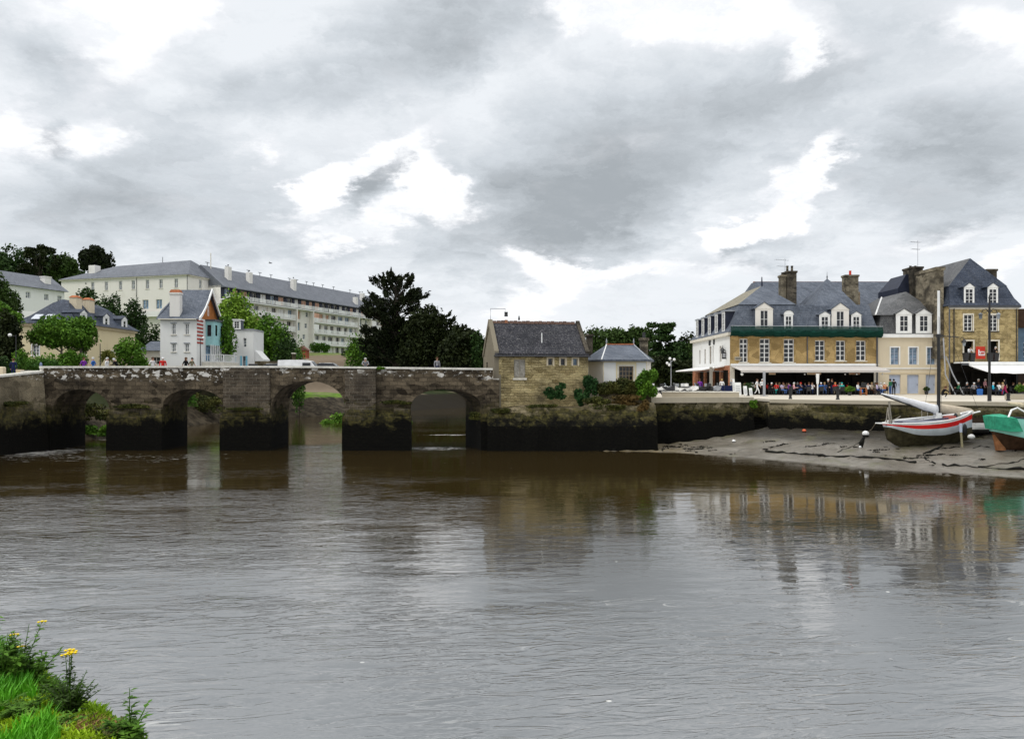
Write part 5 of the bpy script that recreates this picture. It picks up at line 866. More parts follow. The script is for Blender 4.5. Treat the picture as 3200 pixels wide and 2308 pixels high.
# ---------------- foreground bank
def onbank(px, py):
    best = None
    for i in range(600):
        Y = 2.4 + i * .012
        if be(X(px, Y)) - Y < .03: break
        best = (X(px, Y), Y, bz(X(px, Y), Y))
        if Z(py, Y) <= best[2]: return best
    return best
rgn = np.random.default_rng(11)
def blades(name, n, xr, yr, hl, m, wd=.0035, seed=1, cond=None, lean=.5):
    rg = np.random.default_rng(seed); V = []; F = []
    while len(F) < n:
        px, py = rg.uniform(*xr), rg.uniform(*yr)
        if be(px) - py < -.12 or (cond and not cond(px, py)): continue
        zz_ = bz(px, py) - .01; a = rg.uniform(0, 6.283); L = rg.uniform(*hl); ln = rg.uniform(.1, lean) * L; w_ = wd * rg.uniform(.7, 1.5); dx, dy = math.cos(a), math.sin(a); wx, wy = -math.sin(a + .6) * w_, math.cos(a + .6) * w_
        o = len(V); V += [(px - wx, py - wy, zz_), (px + wx, py + wy, zz_), (px + dx * ln * .3 + wx, py + dy * ln * .3 + wy, zz_ + L * .6), (px + dx * ln, py + dy * ln, zz_ + L * .95), (px + dx * ln * .3 - wx, py + dy * ln * .3 - wy, zz_ + L * .6)]; F.append((o, o + 1, o + 2, o + 3, o + 4))
    me = bpy.data.meshes.new(name); me.from_pydata(V, [], F); me.materials.append(m); return me
M['f_g1'] = foliage('fresh_grass', (.035, .17, .008), (.11, .36, .015), .5); M['f_g2'] = foliage('yellow_grass', (.14, .26, .01), (.32, .45, .02), .5); M['f_g3'] = foliage('dry_grass', (.16, .08, .04), (.30, .17, .09), .8)
def nzc(th, s=2.0, o=0): return lambda a, b: noise.noise((a * s, b * s, o)) > th
link('grass', blades('grass', 36000, (-4.2, -1.9), (2.9, 5.2), (.04, .13), M['f_g1'], .0024, 1, lambda a, b: noise.noise((a * 2, b * 2, 0)) > -.4 and be(a) - b > .05 + .42 * max(0, a + 2.9)), None, kind='stuff', label='bright green grass on the near bank at the lower left', cat='grass')
link('low_moss', blades('low_moss', 24000, (-3.6, -.9), (2.8, 4.6), (.012, .04), M['f_g2'], .0045, 2, lambda a, b: be(a) - b < .75 or noise.noise((a * 3, b * 3, 4)) > .1, 1.2), None, kind='stuff', label='yellow green moss and ground cover on the near bank', cat='ground cover')
ax_, ay_, az_ = onbank(268, 2262); link('dead_grass', blades('dead_grass', 1300, (ax_ - .08, ax_ + .16), (ay_ - .16, ay_ + .16), (.01, .04), M['f_g3'], .002, 3, None, 1.6), None, kind='stuff', label='reddish dead grass at the edge of the near bank', cat='dead grass')
def herb(label, px, py, hgt, n, m, seed, flowers=0, spread=.10, leaf=.022, nl=26, nm='wildflower', cat='plant', stemm='f_mid', up=.9):
    x0, y0, z0 = onbank(px, py); rg = random.Random(seed); t = thing(nm, (x0, y0, z0 - .02), label, cat, 'weeds on the near bank'); st = MB(); lf = MB(); fl_ = MB(); heads = []
    for i in range(n):
        a = rg.uniform(0, 6.28); ln = rg.uniform(.2, 1) * spread; H = hgt * rg.uniform(.6, 1.0) if i else hgt; P = [Vector((0, 0, 0)), Vector((math.cos(a) * ln * .4, math.sin(a) * ln * .4, H * .5)), Vector((math.cos(a) * ln, math.sin(a) * ln, H))]
        st.tube(P, [.0035, .0028, .0015], 4); heads.append(P[2])
        for j in range(nl):
            f = rg.uniform(.05, .97) ** up; c = P[0].lerp(P[1], f * 2) if f < .5 else P[1].lerp(P[2], f * 2 - 1); b = rg.uniform(0, 6.28); d = Vector((math.cos(b), math.sin(b), rg.uniform(-.1, .7))).normalized(); L = leaf * rg.uniform(.6, 1.5) * (1.3 - f * .7); w_ = d.cross(Vector((0, 0, 1))).normalized() * L * .22
            lf.add([c, c + d * L * .5 + w_, c + d * L + Vector((0, 0, -L * .15)), c + d * L * .5 - w_], [(0, 1, 2, 3)])
    lf.build('foliage', M['f_' + m], t, fix=False); st.build('stem', M[stemm], t)
    for h in heads[:flowers]:
        q = MB(); q.lathe([(.002, -.008), (.006, 0), (.010, .004), (.003, .007)], h.x, h.y, 7); q.lathe([(.002, -.006), (.009, .003), (.002, .006)], h.x + .016, h.y + .004, 6); q.lathe([(.002, -.006), (.009, .001), (.002, .004)], h.x - .015, h.y - .006, 6); q.v = [(a, b, c + h.z) for a, b, c in q.v]; q.build('flower', plain('yellow_petals', (.75, .55, .02), .6), t)
    return t
herb('leafy green herb with small yellow flowers at the top of the bank', 62, 2140, .33, 9, 'mid', 1, 3, .12, .045, 34, stemm='f_plane')
herb('tangled leafy herb spilling right over the water', 110, 2135, .24, 11, 'plane', 2, 0, .20, .05, 32)
herb('tall grassy herb at the very left edge of the bank', 8, 2150, .28, 14, 'mid', 3, 0, .14, .05, 32)
herb('spiky herb with a bare seed head left of the flowers', 30, 2130, .25, 9, 'mid', 6, 0, .10, .045, 28)
herb('dark bushy herb topped by yellow flowers at the bank edge', 214, 2222, .31, 4, 'oak', 4, 4, .03, .03, 34)
herb('dense dark low bush around the yellow flower stalks', 218, 2226, .19, 46, 'oak', 5, 0, .15, .03, 34, 'low_bush')
herb('single tall stalk with long leaves at the right end of the bank', 405, 2318, .25, 2, 'plane', 7, 0, .04, .05, 40, up=1.0)
herb('spreading rosette of long leaves around the tall stalk', 398, 2318, .13, 16, 'plane', 8, 0, .15, .06, 16)
herb('low leafy clump among the grass at the bottom left', 60, 2240, .10, 26, 'plane', 21, 0, .16, .04, 18)
herb('low leafy clump on the yellow moss', 170, 2270, .07, 22, 'bush', 22, 0, .16, .03, 16)
herb('dark leafy clump below the dark bushy herb', 150, 2170, .12, 26, 'mid', 23, 0, .16, .035, 20)
herb('olive leafy mat at the foot of the tall stalk', 350, 2300, .07, 22, 'ivy', 24, 0, .16, .03, 18)
herb('small dark twig standing on the mossy edge', 305, 2258, .07, 2, 'rust', 9, 0, .05, .008, 4, 'twig', stemm='bark')
herb('curled leaf stem reaching in at the far left', -6, 2150, .46, 2, 'bush', 12, 0, .035, .05, 12)
# ---------------- boats and harbour things
def onmud(px, py):
    for i in range(800):
        Y = 36 + i * .04; x_ = X(px, Y)
        if Z(py, Y) <= max(0, mz(x_, Y)): return Vector((x_, Y, mz(x_, Y)))
    return Vector((X(px, 55), 55, mz(X(px, 55), 55)))
P_ = lambda nm, c, r=.5, v=.1, s=1.5: plain(nm, c, r, v, s)
def hull(t, L, beam, sheer, keel, bil, mats, bands, nst=22, bow=1.0, stern=.55, name='hull', keelw=.06):
    """sheer/keel/bil: functions of s in 0..1 giving z; bands: fractions of the topside where the colour changes"""
    q = MB(); q.smooth = True; rows = []
    fr = [0] + list(bands) + [1.0]
    for i in range(nst + 1):
        s = i / nst; b = beam * .5 * (min(1, (s / .35) ** .6 * (1 - stern) + stern) if s < .35 else 1) * (1 - max(0, (s - .5) / .5) ** 2.2 * bow); b = max(b, .03); zs, zb, zk = sheer(s), bil(s), keel(s); row = []
        for f in fr: row.append((b * (1 - .05 * f - .16 * f * f), zs + (zb - zs) * f))
        for f in (.35, .7, 1.0): row.append((b * (.80 - .62 * f) + keelw * f, zb + (zk - zb) * (f ** 1.4) * .75))
        row.append((keelw, zk)); rows.append([(L * s, y, z) for y, z in row])
    k = len(rows[0])
    for sg in (1, -1):
        for i in range(nst):
            for j in range(k - 1):
                q.cur = min(j, len(mats) - 1); A = [rows[i][j], rows[i + 1][j], rows[i + 1][j + 1], rows[i][j + 1]]; q.add([(x_, y * sg, z) for x_, y, z in A], [(0, 1, 2, 3)])
    for e in (0, nst):
        for j in range(k - 1): q.cur = min(j, len(mats) - 1); a, b = rows[e][j], rows[e][j + 1]; q.add([a, b, (b[0], -b[1], b[2]), (a[0], -a[1], a[2])], [(0, 1, 2, 3)])
    q.cur = len(mats) - 1; q.add([(x_, s_ * keelw, z) for x_, _, z in (rows[0][-1], rows[-1][-1]) for s_ in (1, -1)], [(0, 1, 3, 2)])
    h = q.build(name, mats, t); d = MB()
    for i in range(nst): a, b = rows[i][0], rows[i + 1][0]; d.add([(a[0], a[1] * .93, a[2] - .07), (b[0], b[1] * .93, b[2] - .07), (b[0], -b[1] * .93, b[2] - .07), (a[0], -a[1] * .93, a[2] - .07)], [(0, 1, 2, 3)])
    d.build('deck', P_('deck_paint', (.30, .31, .33)), t); return rows
t = thing('sailing_boat', (25.6, 52.4, 0), 'white sailing boat with a red stripe and furled white sail lying on the mud', 'boat', None, R(6))
rows = hull(t, 6.2, 2.1, lambda s: 2.50 + .05 * s + .75 * s ** 2.6, lambda s: .92 + max(0, s - .6) * 1.15 + (.12 - s) * 4 * (s < .12), lambda s: 2.0 - .28 * math.sin(math.pi * min(1, s * 1.1)) + .55 * max(0, s - .6) + (.25 - s) * 1.0 * (s < .25), [P_('boat_white', (.78, .78, .77), .35), P_('boat_red', (.72, .012, .01), .35), P_('boat_pale_blue', (.60, .66, .70), .35), P_('boat_bottom', (.055, .048, .026), .7, .4, 3)], (.15, .48))
q = MB(); 
for s_ in (1, -1): q.tube([(r[0][0], r[0][1] * s_, r[0][2] + .03) for r in rows], .045, 5)
q.build('gunwale', M['whitepaint'], t)
q = MB(); q.rects([(.9, 3.9, -.62, .62, 2.42), (.9, 3.9, -.58, .58, 2.66), (1.0, 3.8, -.5, .5, 2.72)]); q.build('cabin', P_('cabin_grey', (.22, .23, .27)), t); q = MB(); q.tube([(.1, .35, 2.62), (5.6, .25, 3.12)], .075, 7); q.build('spare_spar', M['whitepaint'], t); q = MB(); q.tube([(.2, -.3, 2.55), (4.2, -.35, 2.85)], .06, 6); q.build('spare_spar', P_('spar_navy', (.05, .05, .09)), t)
q = MB(); q.tube([(3.75, 0, 2.3), (3.75, 0, 8.55)], [.125, .10], 10); ms = q.build('mast', M['black'], t); q = MB(); q.tube([(3.75, 0, 8.552), (3.75, 0, 11.6)], [.10, .085], 10); q.build('mast_top', M['whitepaint'], ms); q = MB(); q.tube([(3.75, 0, 8.4), (3.75, 0, 8.62)], .17, 10); q.tube([(3.7, 0, 8.5), (5.2, 0, 8.42)], .035, 5); q.build('fitting', M['iron'], ms)
q = MB(); rr = []
for i in range(17):
    f = i / 16; c = Vector((3.62 - 4.05 * f, .02 * math.sin(i), 3.42 + .12 * math.sin(f * 2.4) + 1.02 * f ** 1.15)); a = .30 * (1 - f) ** .75 + .05 + .015 * math.sin(i * 2.1); rr.append([(c.x, c.y + a * .55 * math.cos(u_), c.z + a * math.sin(u_)) for u_ in [2 * math.pi * j / 10 for j in range(10)]])
q.smooth = True; q.loft(rr); q.build('furled_sail', plain('sail_cover_white', (.74, .74, .76), .7, .08, 4, .3), t)
q = MB(); q.tube([(3.6, 0, 3.12), (-.15, 0, 4.36), (-.42, 0, 4.5)], [.07, .06, .05], 6); q.build('boom', M['black'], t); q = MB(); q.box(3.5, 3.85, -.2, .2, 2.7, 3.2); q.build('mast_step', M['whitepaint'], t)
q = MB(); q.tube([(.25, .1, 2.5), (-.55, 0, 2.52), (-.85, 0, 2.54)], [.09, .06, .04], 6); q.build('bumpkin', M['whitepaint'], t); q = MB(); q.tube([(.1, 0, 2.62), (.7, 0, 2.85), (.95, 0, 3.0)], .03, 5); q.build('tiller', M['plank'], t)
for a, b in (((-.02, .1, 2.5), (.05, 0, 3.6)), ((.12, -.1, 2.5), (.05, 0, 3.6)), ((.5, .25, 2.5), (.2, .1, 4.0)), ((.38, .1, 2.5), (.18, .1, 4.0))): q = MB(); q.tube([a, b], .045, 5); q.build('boom_crutch', M['plank'], t)
q = MB(); q.tube([(4.55, -1.12, 2.55), (4.55, -1.15, 1.95)], .09, 6); q.build('support_leg', P_('leg_blue', (.45, .5, .6)), t); q = MB(); q.tube([(4.55, -1.15, 1.95), (4.62, -1.2, .75)], .075, 6); q.build('support_leg', P_('leg_tan', (.28, .25, .15)), t)
q = MB(); q.ball((4.85, -1.12, 2.12), (.16, .12, .42)); q.build('fender', M['black'], t); q = MB(); q.ball((5.7, -.6, 1.6), (.28, .16, .18)); q.build('fender', M['whitepaint'], t); q = MB(); q.tube([(6.15, 0, 3.15), (6.8, 0, 3.3)], .06, 6); q.box(5.9, 6.15, -.15, .15, 3.2, 3.34); q.build('bowsprit', M['whitepaint'], t); q = MB(); q.rects([(4.2, 4.9, -.3, .3, 2.7), (4.25, 4.85, -.25, .25, 3.0)]); q.build('locker', P_('locker_red', (.4, .10, .08)), t)
for i, c in enumerate(((5.0, 0, 3.0), (5.3, .1, 3.05))): q = MB(); q.ball((c[0], c[1], c[2]), (.12, .12, .2)); q.build('fender', M['rope'] if i else M['black'], t)
q = MB(); q.tube([(3.75, 0, 10.6), (6.7, 0, 3.3)], .012, 4)
for s_ in (-1, 1): q.tube([(3.75, 0, 10.4), (3.3, s_ * 1.0, 2.7)], .012, 4)
q.build('rigging', M['iron'], t)
t = thing('green_boat', (31.0, 49.6, 0), 'green and mint boat with a rusty bottom and beige furled sail at the right edge', 'boat', None, R(-3))
rows = hull(t, 8.5, 2.8, lambda s: 3.20 - .55 * math.sin(min(1, s * 1.2) * 1.57) * .9, lambda s: .95 + max(0, .085 - s) * 13, lambda s: 2.16 - .95 * math.sin(min(1, s * 1.8) * 1.57) * .8, [P_('boat_mint', (.32, .72, .62), .4), P_('boat_mint', (.26, .62, .52)), P_('boat_rust', (.06, .032, .018), .7, .35, 3)], (.9,), bow=.2, stern=.25)
q = MB(); [q.tube([(r[0][0], r[0][1] * s_, r[0][2] + .0) for r in rows[2:]], .05, 5) for s_ in (1, -1)]; q.build('gunwale', M['navy'], t)
q = MB(); q.loft([[(-.18, -.75, 3.14), (-.1, -.6, 2.3), (-.1, .6, 2.3), (-.18, .75, 3.14), (-.05, 0, 3.25)], [(.5, -1.08, 3.1), (.55, -1.0, 2.2), (.55, 1.0, 2.2), (.5, 1.08, 3.1), (.5, 0, 3.28)], [(.85, -1.22, 3.05), (1.25, -1.2, 2.2), (1.25, 1.2, 2.2), (.85, 1.22, 3.05), (.85, 0, 3.2)]]); q.build('green_tarpaulin', plain('green_tarp', (.04, .30, .18), .6, .3, 3, .4), t)
q = MB(); q.loft([[(.28, -.14, .93), (.8, -.14, .93), (.8, .14, .93), (.28, .14, .93)], [(.02, -.12, 2.3), (.5, -.12, 2.3), (.5, .12, 2.3), (.02, .12, 2.3)]]); q.build('sternpost', P_('rusty_post', (.26, .115, .05), .8, .3, 4), t)
q = MB(); q.tube([(.45, -1.0, 3.1), (.75, -.8, 3.55), (1.15, -.75, 3.7), (1.5, -.9, 3.45), (1.85, -1.2, 2.9)], .06, 6); q.build('stern_rail', M['whitepaint'], t)
for a in (2.0, 2.25, 3.4): q = MB(); q.box(a, a + .08, -1.25, -1.17, 2.75, 3.1); q.build('stanchion', M['whitepaint'], t)
q = MB(); rr = []
for i in range(13):
    f = i / 12; c = (.9 + 8 * f, -.2, 3.98 - 1.0 * f ** .9); a = .08 + .26 * f ** .6 + .02 * math.sin(i * 2.3); rr.append([(c[0], c[1] + a * .6 * math.cos(u_), c[2] + a * math.sin(u_)) for u_ in [2 * math.pi * j / 10 for j in range(10)]])
q.smooth = True; q.loft(rr); q.build('furled_sail', plain('sail_cover_beige', (.56, .49, .34), .8, .2, 4, .5), t)
t = thing('brown_boat', (29.4, 56.3, 0), 'dark brown boat under a long tan sail cover behind the red striped boat', 'boat', None, R(-8))
hull(t, 9, 2.6, lambda s: 2.75 + .1 * s, lambda s: 1.3, lambda s: 2.1, [P_('boat_brown', (.045, .03, .02), .6), P_('boat_brown', (.045, .03, .02)), P_('boat_brown', (.045, .03, .02))], (.5,), bow=.2)
q = MB(); rr = []
for i in range(13):
    f = i / 12; c = (-.05 + 6.4 * f, 0, 3.72 - 1.0 * f); a = .30 + .05 * math.sin(f * 3) - (f < .01) * .12; rr.append([(c[0], c[1] + a * .6 * math.cos(u_), c[2] + a * math.sin(u_)) for u_ in [2 * math.pi * j / 10 for j in range(10)]])
q.smooth = True; q.loft(rr); q.build('furled_sail', plain('sail_cover_tan', (.50, .43, .33), .8, .12, 3), t)
for a in (.6, 1.0): q = MB(); q.tube([(a, 0, 2.6), (a, 0, 3.5)], .03, 5); q.build('boom_crutch', M['plank'], t)
d0 = onmud(3060, 1362); t = thing('dinghy', (X(3033, 54.5), 54.5, mz(X(3033, 54.5), 54.5) + .25), 'small white dinghy lying between the red striped boat and the green boat', 'boat'); hull(t, 1.25, .8, lambda s: .62, lambda s: 0, lambda s: .25, [M['whitepaint'], M['whitepaint'], P_('dinghy_black', (.03, .03, .03))], (.5,), 8, .4); q = MB(); q.box(.05, 1.1, -.33, .33, .63, .68); q.build('cover', M['whitepaint'], t); q = MB(); q.tube([(.2, -.2, .70), (.9, .1, .71)], .02, 4); q.build('oar', M['iron'], t)
# mooring gear on the mud
def moor(label, pts, r, m='weed', nm='mooring_rope', jit=.08, seed=1):
    rg = random.Random(seed); P = []
    W = [onmud(*p) for p in pts]
    for a, b in zip(W, W[1:]):
        nseg = max(3, int((b - a).length / .35))
        for i in range(nseg): f = i / nseg; c = a.lerp(b, f); c.x += rg.uniform(-jit, jit); c.y += rg.uniform(-jit, jit); P.append((c.x, c.y, max(.02, mz(c.x, c.y)) + r * .5))
    c = W[-1]; P.append((c.x, c.y, mz(c.x, c.y) + r * .4)); q = MB(); q.tube(P, [r * rg.choice((.25, .35, .5, .7, 1.1)) for _ in P], 5); return q.build(nm, M[m], None, label=label, cat='rope', group='weed covered mooring ropes')
moor('long weed covered rope lying in front of the red striped boat', [(2395, 1411), (2480, 1417), (2600, 1426), (2700, 1431), (2790, 1437), (2862, 1446)], .10, seed=1); moor('weedy rope running below the green boat to the right edge', [(2945, 1453), (3000, 1457), (3060, 1462), (3120, 1466), (3215, 1470)], .09, seed=2); moor('thin rope rising to the right edge beside the green boat', [(3060, 1461), (3150, 1449), (3200, 1435)], .06, seed=3)
moor('dark rope slanting up to the mooring buoy', [(2618, 1412), (2660, 1396), (2690, 1383)], .05, seed=4); moor('short dark channel rope below the red striped boat', [(2885, 1420), (2920, 1405), (2945, 1392)], .13, seed=5); moor('short hooked rope between the two long ones', [(2886, 1431), (2905, 1443), (2922, 1449)], .05, seed=6); moor('thin rope in front of the green boat keel', [(3040, 1400), (3070, 1392), (3095, 1398)], .04, seed=7)
for lb, px, py, r, m_, nm, ct in (('white and black mooring buoy left of the red striped boat', 2705, 1362, .26, 'whitepaint', 'mooring_buoy', 'buoy'), ('small orange buoy on the mud near the quay wall', 2513, 1350, .17, 'terra', 'mooring_buoy', 'buoy'), ('white bag lying on the shingle end of the mud', 2293, 1382, .15, 'whitepaint', 'white_bag', 'bag')):
    p0 = onmud(px, py); t = thing(nm, p0, lb, ct); q = MB(); q.ball((0, 0, r * .7), (r, r, r * .8)); q.build('float' if ct == 'buoy' else 'sack', M[m_] if m_ != 'terra' else P_('buoy_orange', (.6, .12, .05)), t); q = MB(); q.tube([(0, 0, r * 1.3), (.05, 0, r * 1.7)], .03, 5); q.lathe([(r * .9, -.05), (r * .8, .12)], 0, 0, 8); q.build('ring', M['weed'], t)
p0 = onmud(2688, 1398); t = thing('weedy_post', p0, 'leaning post hung with black weed below the mooring buoy', 'post'); q = MB(); q.tube([(0, 0, -.2), (.1, 0, .35), (.28, 0, .75)], [.10, .17, .07], 7); q.build('post', M['weed'], t); q = MB(); q.ball((-.02, -.05, .05), .1, 6); q.build('cap', M['whitepaint'], t)
q = MB(); a, b = Vector((24.75, 52.3, 2.5)), onmud(2712, 1366) + Vector((0, 0, .4)); q.tube([a, a.lerp(b, .5) - Vector((0, 0, .1)), b], .025, 4); q.build('mooring_line', M['rope'], None, label='pale line from the boat stern down to the mooring buoy', cat='rope')
rg = random.Random(8)
for i, px in enumerate(sorted(rg.uniform(1880, 2300) for _ in range(26))):
    Y = me_(X(px, 60)) + rg.uniform(.2, 2.5); x_ = X(px, Y); s = rg.uniform(.06, .16); q = MB(); q.ball((0, 0, s * .3), (s * rg.uniform(.8, 1.5), s, s * .6), 6); q.build('stone', M['platform'] if i % 3 else M['weed'], None, loc=(x_, Y, mz(x_, Y)), label='small weedy stone on the shingle point below the river wall', cat='stone', group='stones on the shingle point')
bl = []
for i in range(64):
    px = rg.uniform(12, 40) if i > 22 else rg.uniform(7, 14); f = rg.random() ** .6; Y = me_(px) + .6 + f * (min(62 - .35 * max(0, px - 12), 62) - me_(px) - .8); s = rg.uniform(.06, .34); [bl.append((px + k_ * s * 1.4, Y + rg.uniform(-.3, .3) * s, mz(px + k_ * s * 1.4, Y) + .01, s * rg.uniform(.5, 2.2), s * .4, .03)) for k_ in range(rg.choice((1, 1, 2, 4)))]
link('seaweed', leafmesh('seaweed', bl, 4200, .06, M['weed'], 9), None, kind='stuff', label='dark seaweed and debris scattered over the mud flat', cat='seaweed')
# ---------------- vehicles
def motorbike(col, label, x, y, z, rz):
    key = 'bike'
    if key not in MC:
        P = {}
        def w(nm, m, fn): q = MB(); q.smooth = True; fn(q); P[nm] = (q.mesh(nm, m), m)
        def tor(q, cx, cz, R_, r_): q.loft([[(cx + math.cos(a) * (R_ + r_ * math.cos(b)), r_ * math.sin(b), cz + math.sin(a) * (R_ + r_ * math.cos(b))) for b in [2 * math.pi * j / 6 for j in range(6)]] for a in [2 * math.pi * i / 16 for i in range(17)]], cap=False)
        MC[key] = 1; MC['tyre'] = (lambda q=MB(): (tor(q, 0, 0, .27, .055), q.mesh('tyre', M['black']))[1])()
        q = MB(); q.lathe([(.24, -.02), (.24, .02)], 0, 0, 12); q.v = [(a, c, b) for a, b, c in q.v]; MC['rim'] = q.mesh('rim', M['steel'])
        q = MB(); q.loft([[(x_, -w_, z0), (x_, w_, z0), (x_, w_ * .8, z1), (x_, -w_ * .8, z1)] for x_, w_, z0, z1 in ((-.75, .06, .78, .84), (-.45, .13, .62, .84), (-.1, .15, .45, .84), (.15, .17, .5, 1.0), (.4, .19, .55, 1.02), (.62, .16, .62, .98), (.8, .05, .72, .86))]); MC['fairing'] = q
        q = MB(); q.loft([[(x_, -w_, z0), (x_, w_, z0), (x_, w_, z1), (x_, -w_, z1)] for x_, w_, z0, z1 in ((-.85, .09, .84, .92), (-.5, .14, .845, .95), (-.1, .13, .845, .89))]); MC['seat'] = q.mesh('seat', M['black'])
        q = MB(); q.box(-.2, .25, -.17, .17, .25, .6); q.tube([(.45, 0, .95), (.72, 0, .33)], .05, 6); q.tube([(-.2, 0, .4), (-.68, 0, .33)], .05, 6); MC['engine'] = q.mesh('engine', M['iron'])
        q = MB(); q.tube([(-.05, -.18, .3), (-.5, -.2, .35), (-.85, -.2, .5)], [.03, .05, .06], 7); MC['exhaust'] = q.mesh('exhaust', M['chrome'])
        q = MB(); q.tube([(.3, -.36, 1.03), (.42, -.1, 1.08), (.42, .1, 1.08), (.3, .36, 1.03)], .018, 5); MC['bars'] = q.mesh('handlebar', M['iron'])
        q = MB(); q.hexa([(.5, -.15, 1.0), (.55, 0, 1.0), (.5, .15, 1.0), (.45, 0, 1.0)], [(.36, -.12, 1.3), (.40, 0, 1.32), (.36, .12, 1.3), (.34, 0, 1.32)]); MC['screen'] = q.mesh('windscreen', M['glassg'])
        q = MB(); q.ball((.80, 0, .90), (.05, .09, .08), 8); MC['lamp'] = q.mesh('headlight', M['chrome']); q = MB(); q.box(-1.05, -.75, -.17, .17, .95, 1.25); MC['case'] = q
    t = thing('motorbike', (x, y, z), label, 'motorbike', 'motorbikes parked behind the low quay wall', rz)
    for cx in (.74, -.70): o = link('wheel', MC['rim'], t, (cx, 0, .325)); link('tyre', MC['tyre'], o)
    link('fairing', MC['fairing'].mesh('fairing', M[col]), t); link('seat', MC['seat'], t); link('engine', MC['engine'], t); link('exhaust', MC['exhaust'], t); link('handlebar', MC['bars'], t); link('windscreen', MC['screen'], t); link('headlight', MC['lamp'], t); link('top_case', MC['case'].mesh('top_case', M[col]), t)
    for s_ in (-1, 1): q = MB(); q.tube([(.35, s_ * .3, 1.05), (.33, s_ * .34, 1.16)], .012, 4); q.ball((.33, s_ * .35, 1.19), (.02, .06, .035), 6); q.build('mirror', M['iron'], t)
bn = (('white', 'white touring motorbike, leftmost behind the low quay wall', 2072, -.5), ('iron', 'black motorbike beside the leftmost white one', 2094, .3), ('whitepaint', 'white motorbike with its front turned left behind the low wall', 2118, 2.6), ('steel', 'silver motorbike in the middle of the parked row', 2140, .5), ('whitepaint', 'white faired motorbike left of the person in blue jeans', 2160, -.7), ('iron', 'dark motorbike hidden behind the person in blue jeans', 2190, 2.4), ('steel', 'silver grey motorbike right of the grey wooden post', 2236, .4), ('iron', 'black motorbike nearest the restaurant corner', 2205, -.6))
for c_, lb, px, rz in bn: motorbike(c_, lb, X(px, 76), 76 + (px % 3) * .5, QZ, rz)
def car(nm, label, x, y, z, rz, col, van=False, L=4.1):
    t = thing(nm, (x, y, z), label, 'van' if van else 'car', 'vehicles parked behind the bridge', rz); H = 2.1 if van else 1.45
    pr = [(-L / 2, .35, .75), (-L / 2 + .05, .3, .95), (-L * .2, .28, 1.0), (L * .2, .28, .98), (L / 2 - .3, .3, .85), (L / 2, .35, .65)] if not van else [(-L / 2, .35, 2.05), (-L * .2, .3, 2.1), (L * .15, .3, 2.08), (L * .3, .3, 1.95), (L / 2 - .35, .3, 1.15), (L / 2, .35, .8)]
    q = MB(); q.loft([[(x_, -.82, z0), (x_, .82, z0), (x_, .80, (z0 + z1) / 2 + .1), (x_, .72 if van else .78, z1), (x_, -.72 if van else -.78, z1), (x_, -.80, (z0 + z1) / 2 + .1)] for x_, z0, z1 in pr]); q.build('body', col, t)
    if not van:
        q = MB(); q.loft([[(x_, -w_, .92), (x_, w_, .92), (x_, w_ * .82, z1), (x_, -w_ * .82, z1)] for x_, w_, z1 in ((-L / 2 + .15, .7, 1.0), (-L * .33, .74, 1.4), (0, .76, H), (L * .12, .76, 1.38), (L * .28, .72, .98))]); q.build('windows', M['glass'], t); q = MB(); q.box(-L * .3, L * .08, -.6, .6, H - .04, H + .02); q.build('roof', col, t)
    else: q = MB(); q.box(L * .1, L * .29, -.84, .84, 1.2, 1.75); q.hexa([(L * .30, -.65, 1.9), (L * .30, .65, 1.9), (L / 2 - .3, .7, 1.2), (L / 2 - .3, -.7, 1.2)], [(L * .31, -.65, 1.92), (L * .31, .65, 1.92), (L / 2 - .28, .7, 1.22), (L / 2 - .28, -.7, 1.22)]); q.build('windows', M['glass'], t)
    for cx in (-L * .3, L * .31):
        for s_ in (-1, 1): q = MB(); q.lathe([(.31, -.1), (.31, .1)], 0, 0, 12); q.v = [(a + cx, c + s_ * .76, b + .31) for a, b, c in q.v]; o = q.build('wheel', M['black'], t); q = MB(); q.lathe([(.18, -.015), (.16, .015)], 0, 0, 10); q.v = [(a + cx, c + s_ * .87, b + .31) for a, b, c in q.v]; q.build('rim', M['steel'], o)
    for s_ in (-.6, .6): q = MB(); q.box(L / 2 - .06, L / 2 + .02, s_ - .14, s_ + .14, .62, .76); q.build('headlight', M['chrome'], t); q = MB(); q.box(-L / 2 - .02, -L / 2 + .04, s_ - .12, s_ + .12, .7, .85); q.build('tail_light', M['redpot'], t)
def carat(nm, lb, px, py, Y, rz, c_, van=False, L=4.1): car(nm, lb, X(px, Y), Y, Z(py, Y), rz, c_, van, L)
carat('parked_car', 'red car parked on the wall right of the small white cottage', 820, 1133, 125, 1.75, P_('car_red', (.42, .02, .03), .3)); carat('parked_car', 'blue grey car parked under the shrubs left of the brown field', 915, 1124, 128, 1.4, P_('car_blue', (.18, .24, .34), .3)); carat('parked_van', 'white van parked behind the bridge parapet', 938, 1180, 90, .0, P_('van_white', (.78, .78, .78), .3), True, 4.8); carat('parked_car', 'white car right of the white van behind the parapet', 1010, 1172, 92, 3.1, P_('van_white', (.78, .78, .78), .3)); carat('parked_car', 'pale car left of the white van behind the parapet', 868, 1174, 92, .1, P_('car_pale', (.60, .60, .58), .3))
w_ = thing('roadside_wall', (0, 0, 0), 'low rubble wall below the red car', 'wall'); q = MB(); q.box(X(796, 97), X(868, 97), 97, 97.4, 5.6, Z(1128, 97)); q.build('wall', M['platform'], w_)
q = MB(); q.box(X(912, 96), X(922, 96), 96, 96.4, 5.6, Z(1105, 96)); w_ = thing('stone_pillar', (0, 0, 0), 'stone gate pillar beside the white van', 'pillar'); q.build('shaft', M['platform'], w_); q = MB(); q.box(X(911, 96), X(923, 96), 95.95, 96.45, Z(1105, 96) + .002, Z(1102, 96)); q.build('cap', M['trim'], w_)
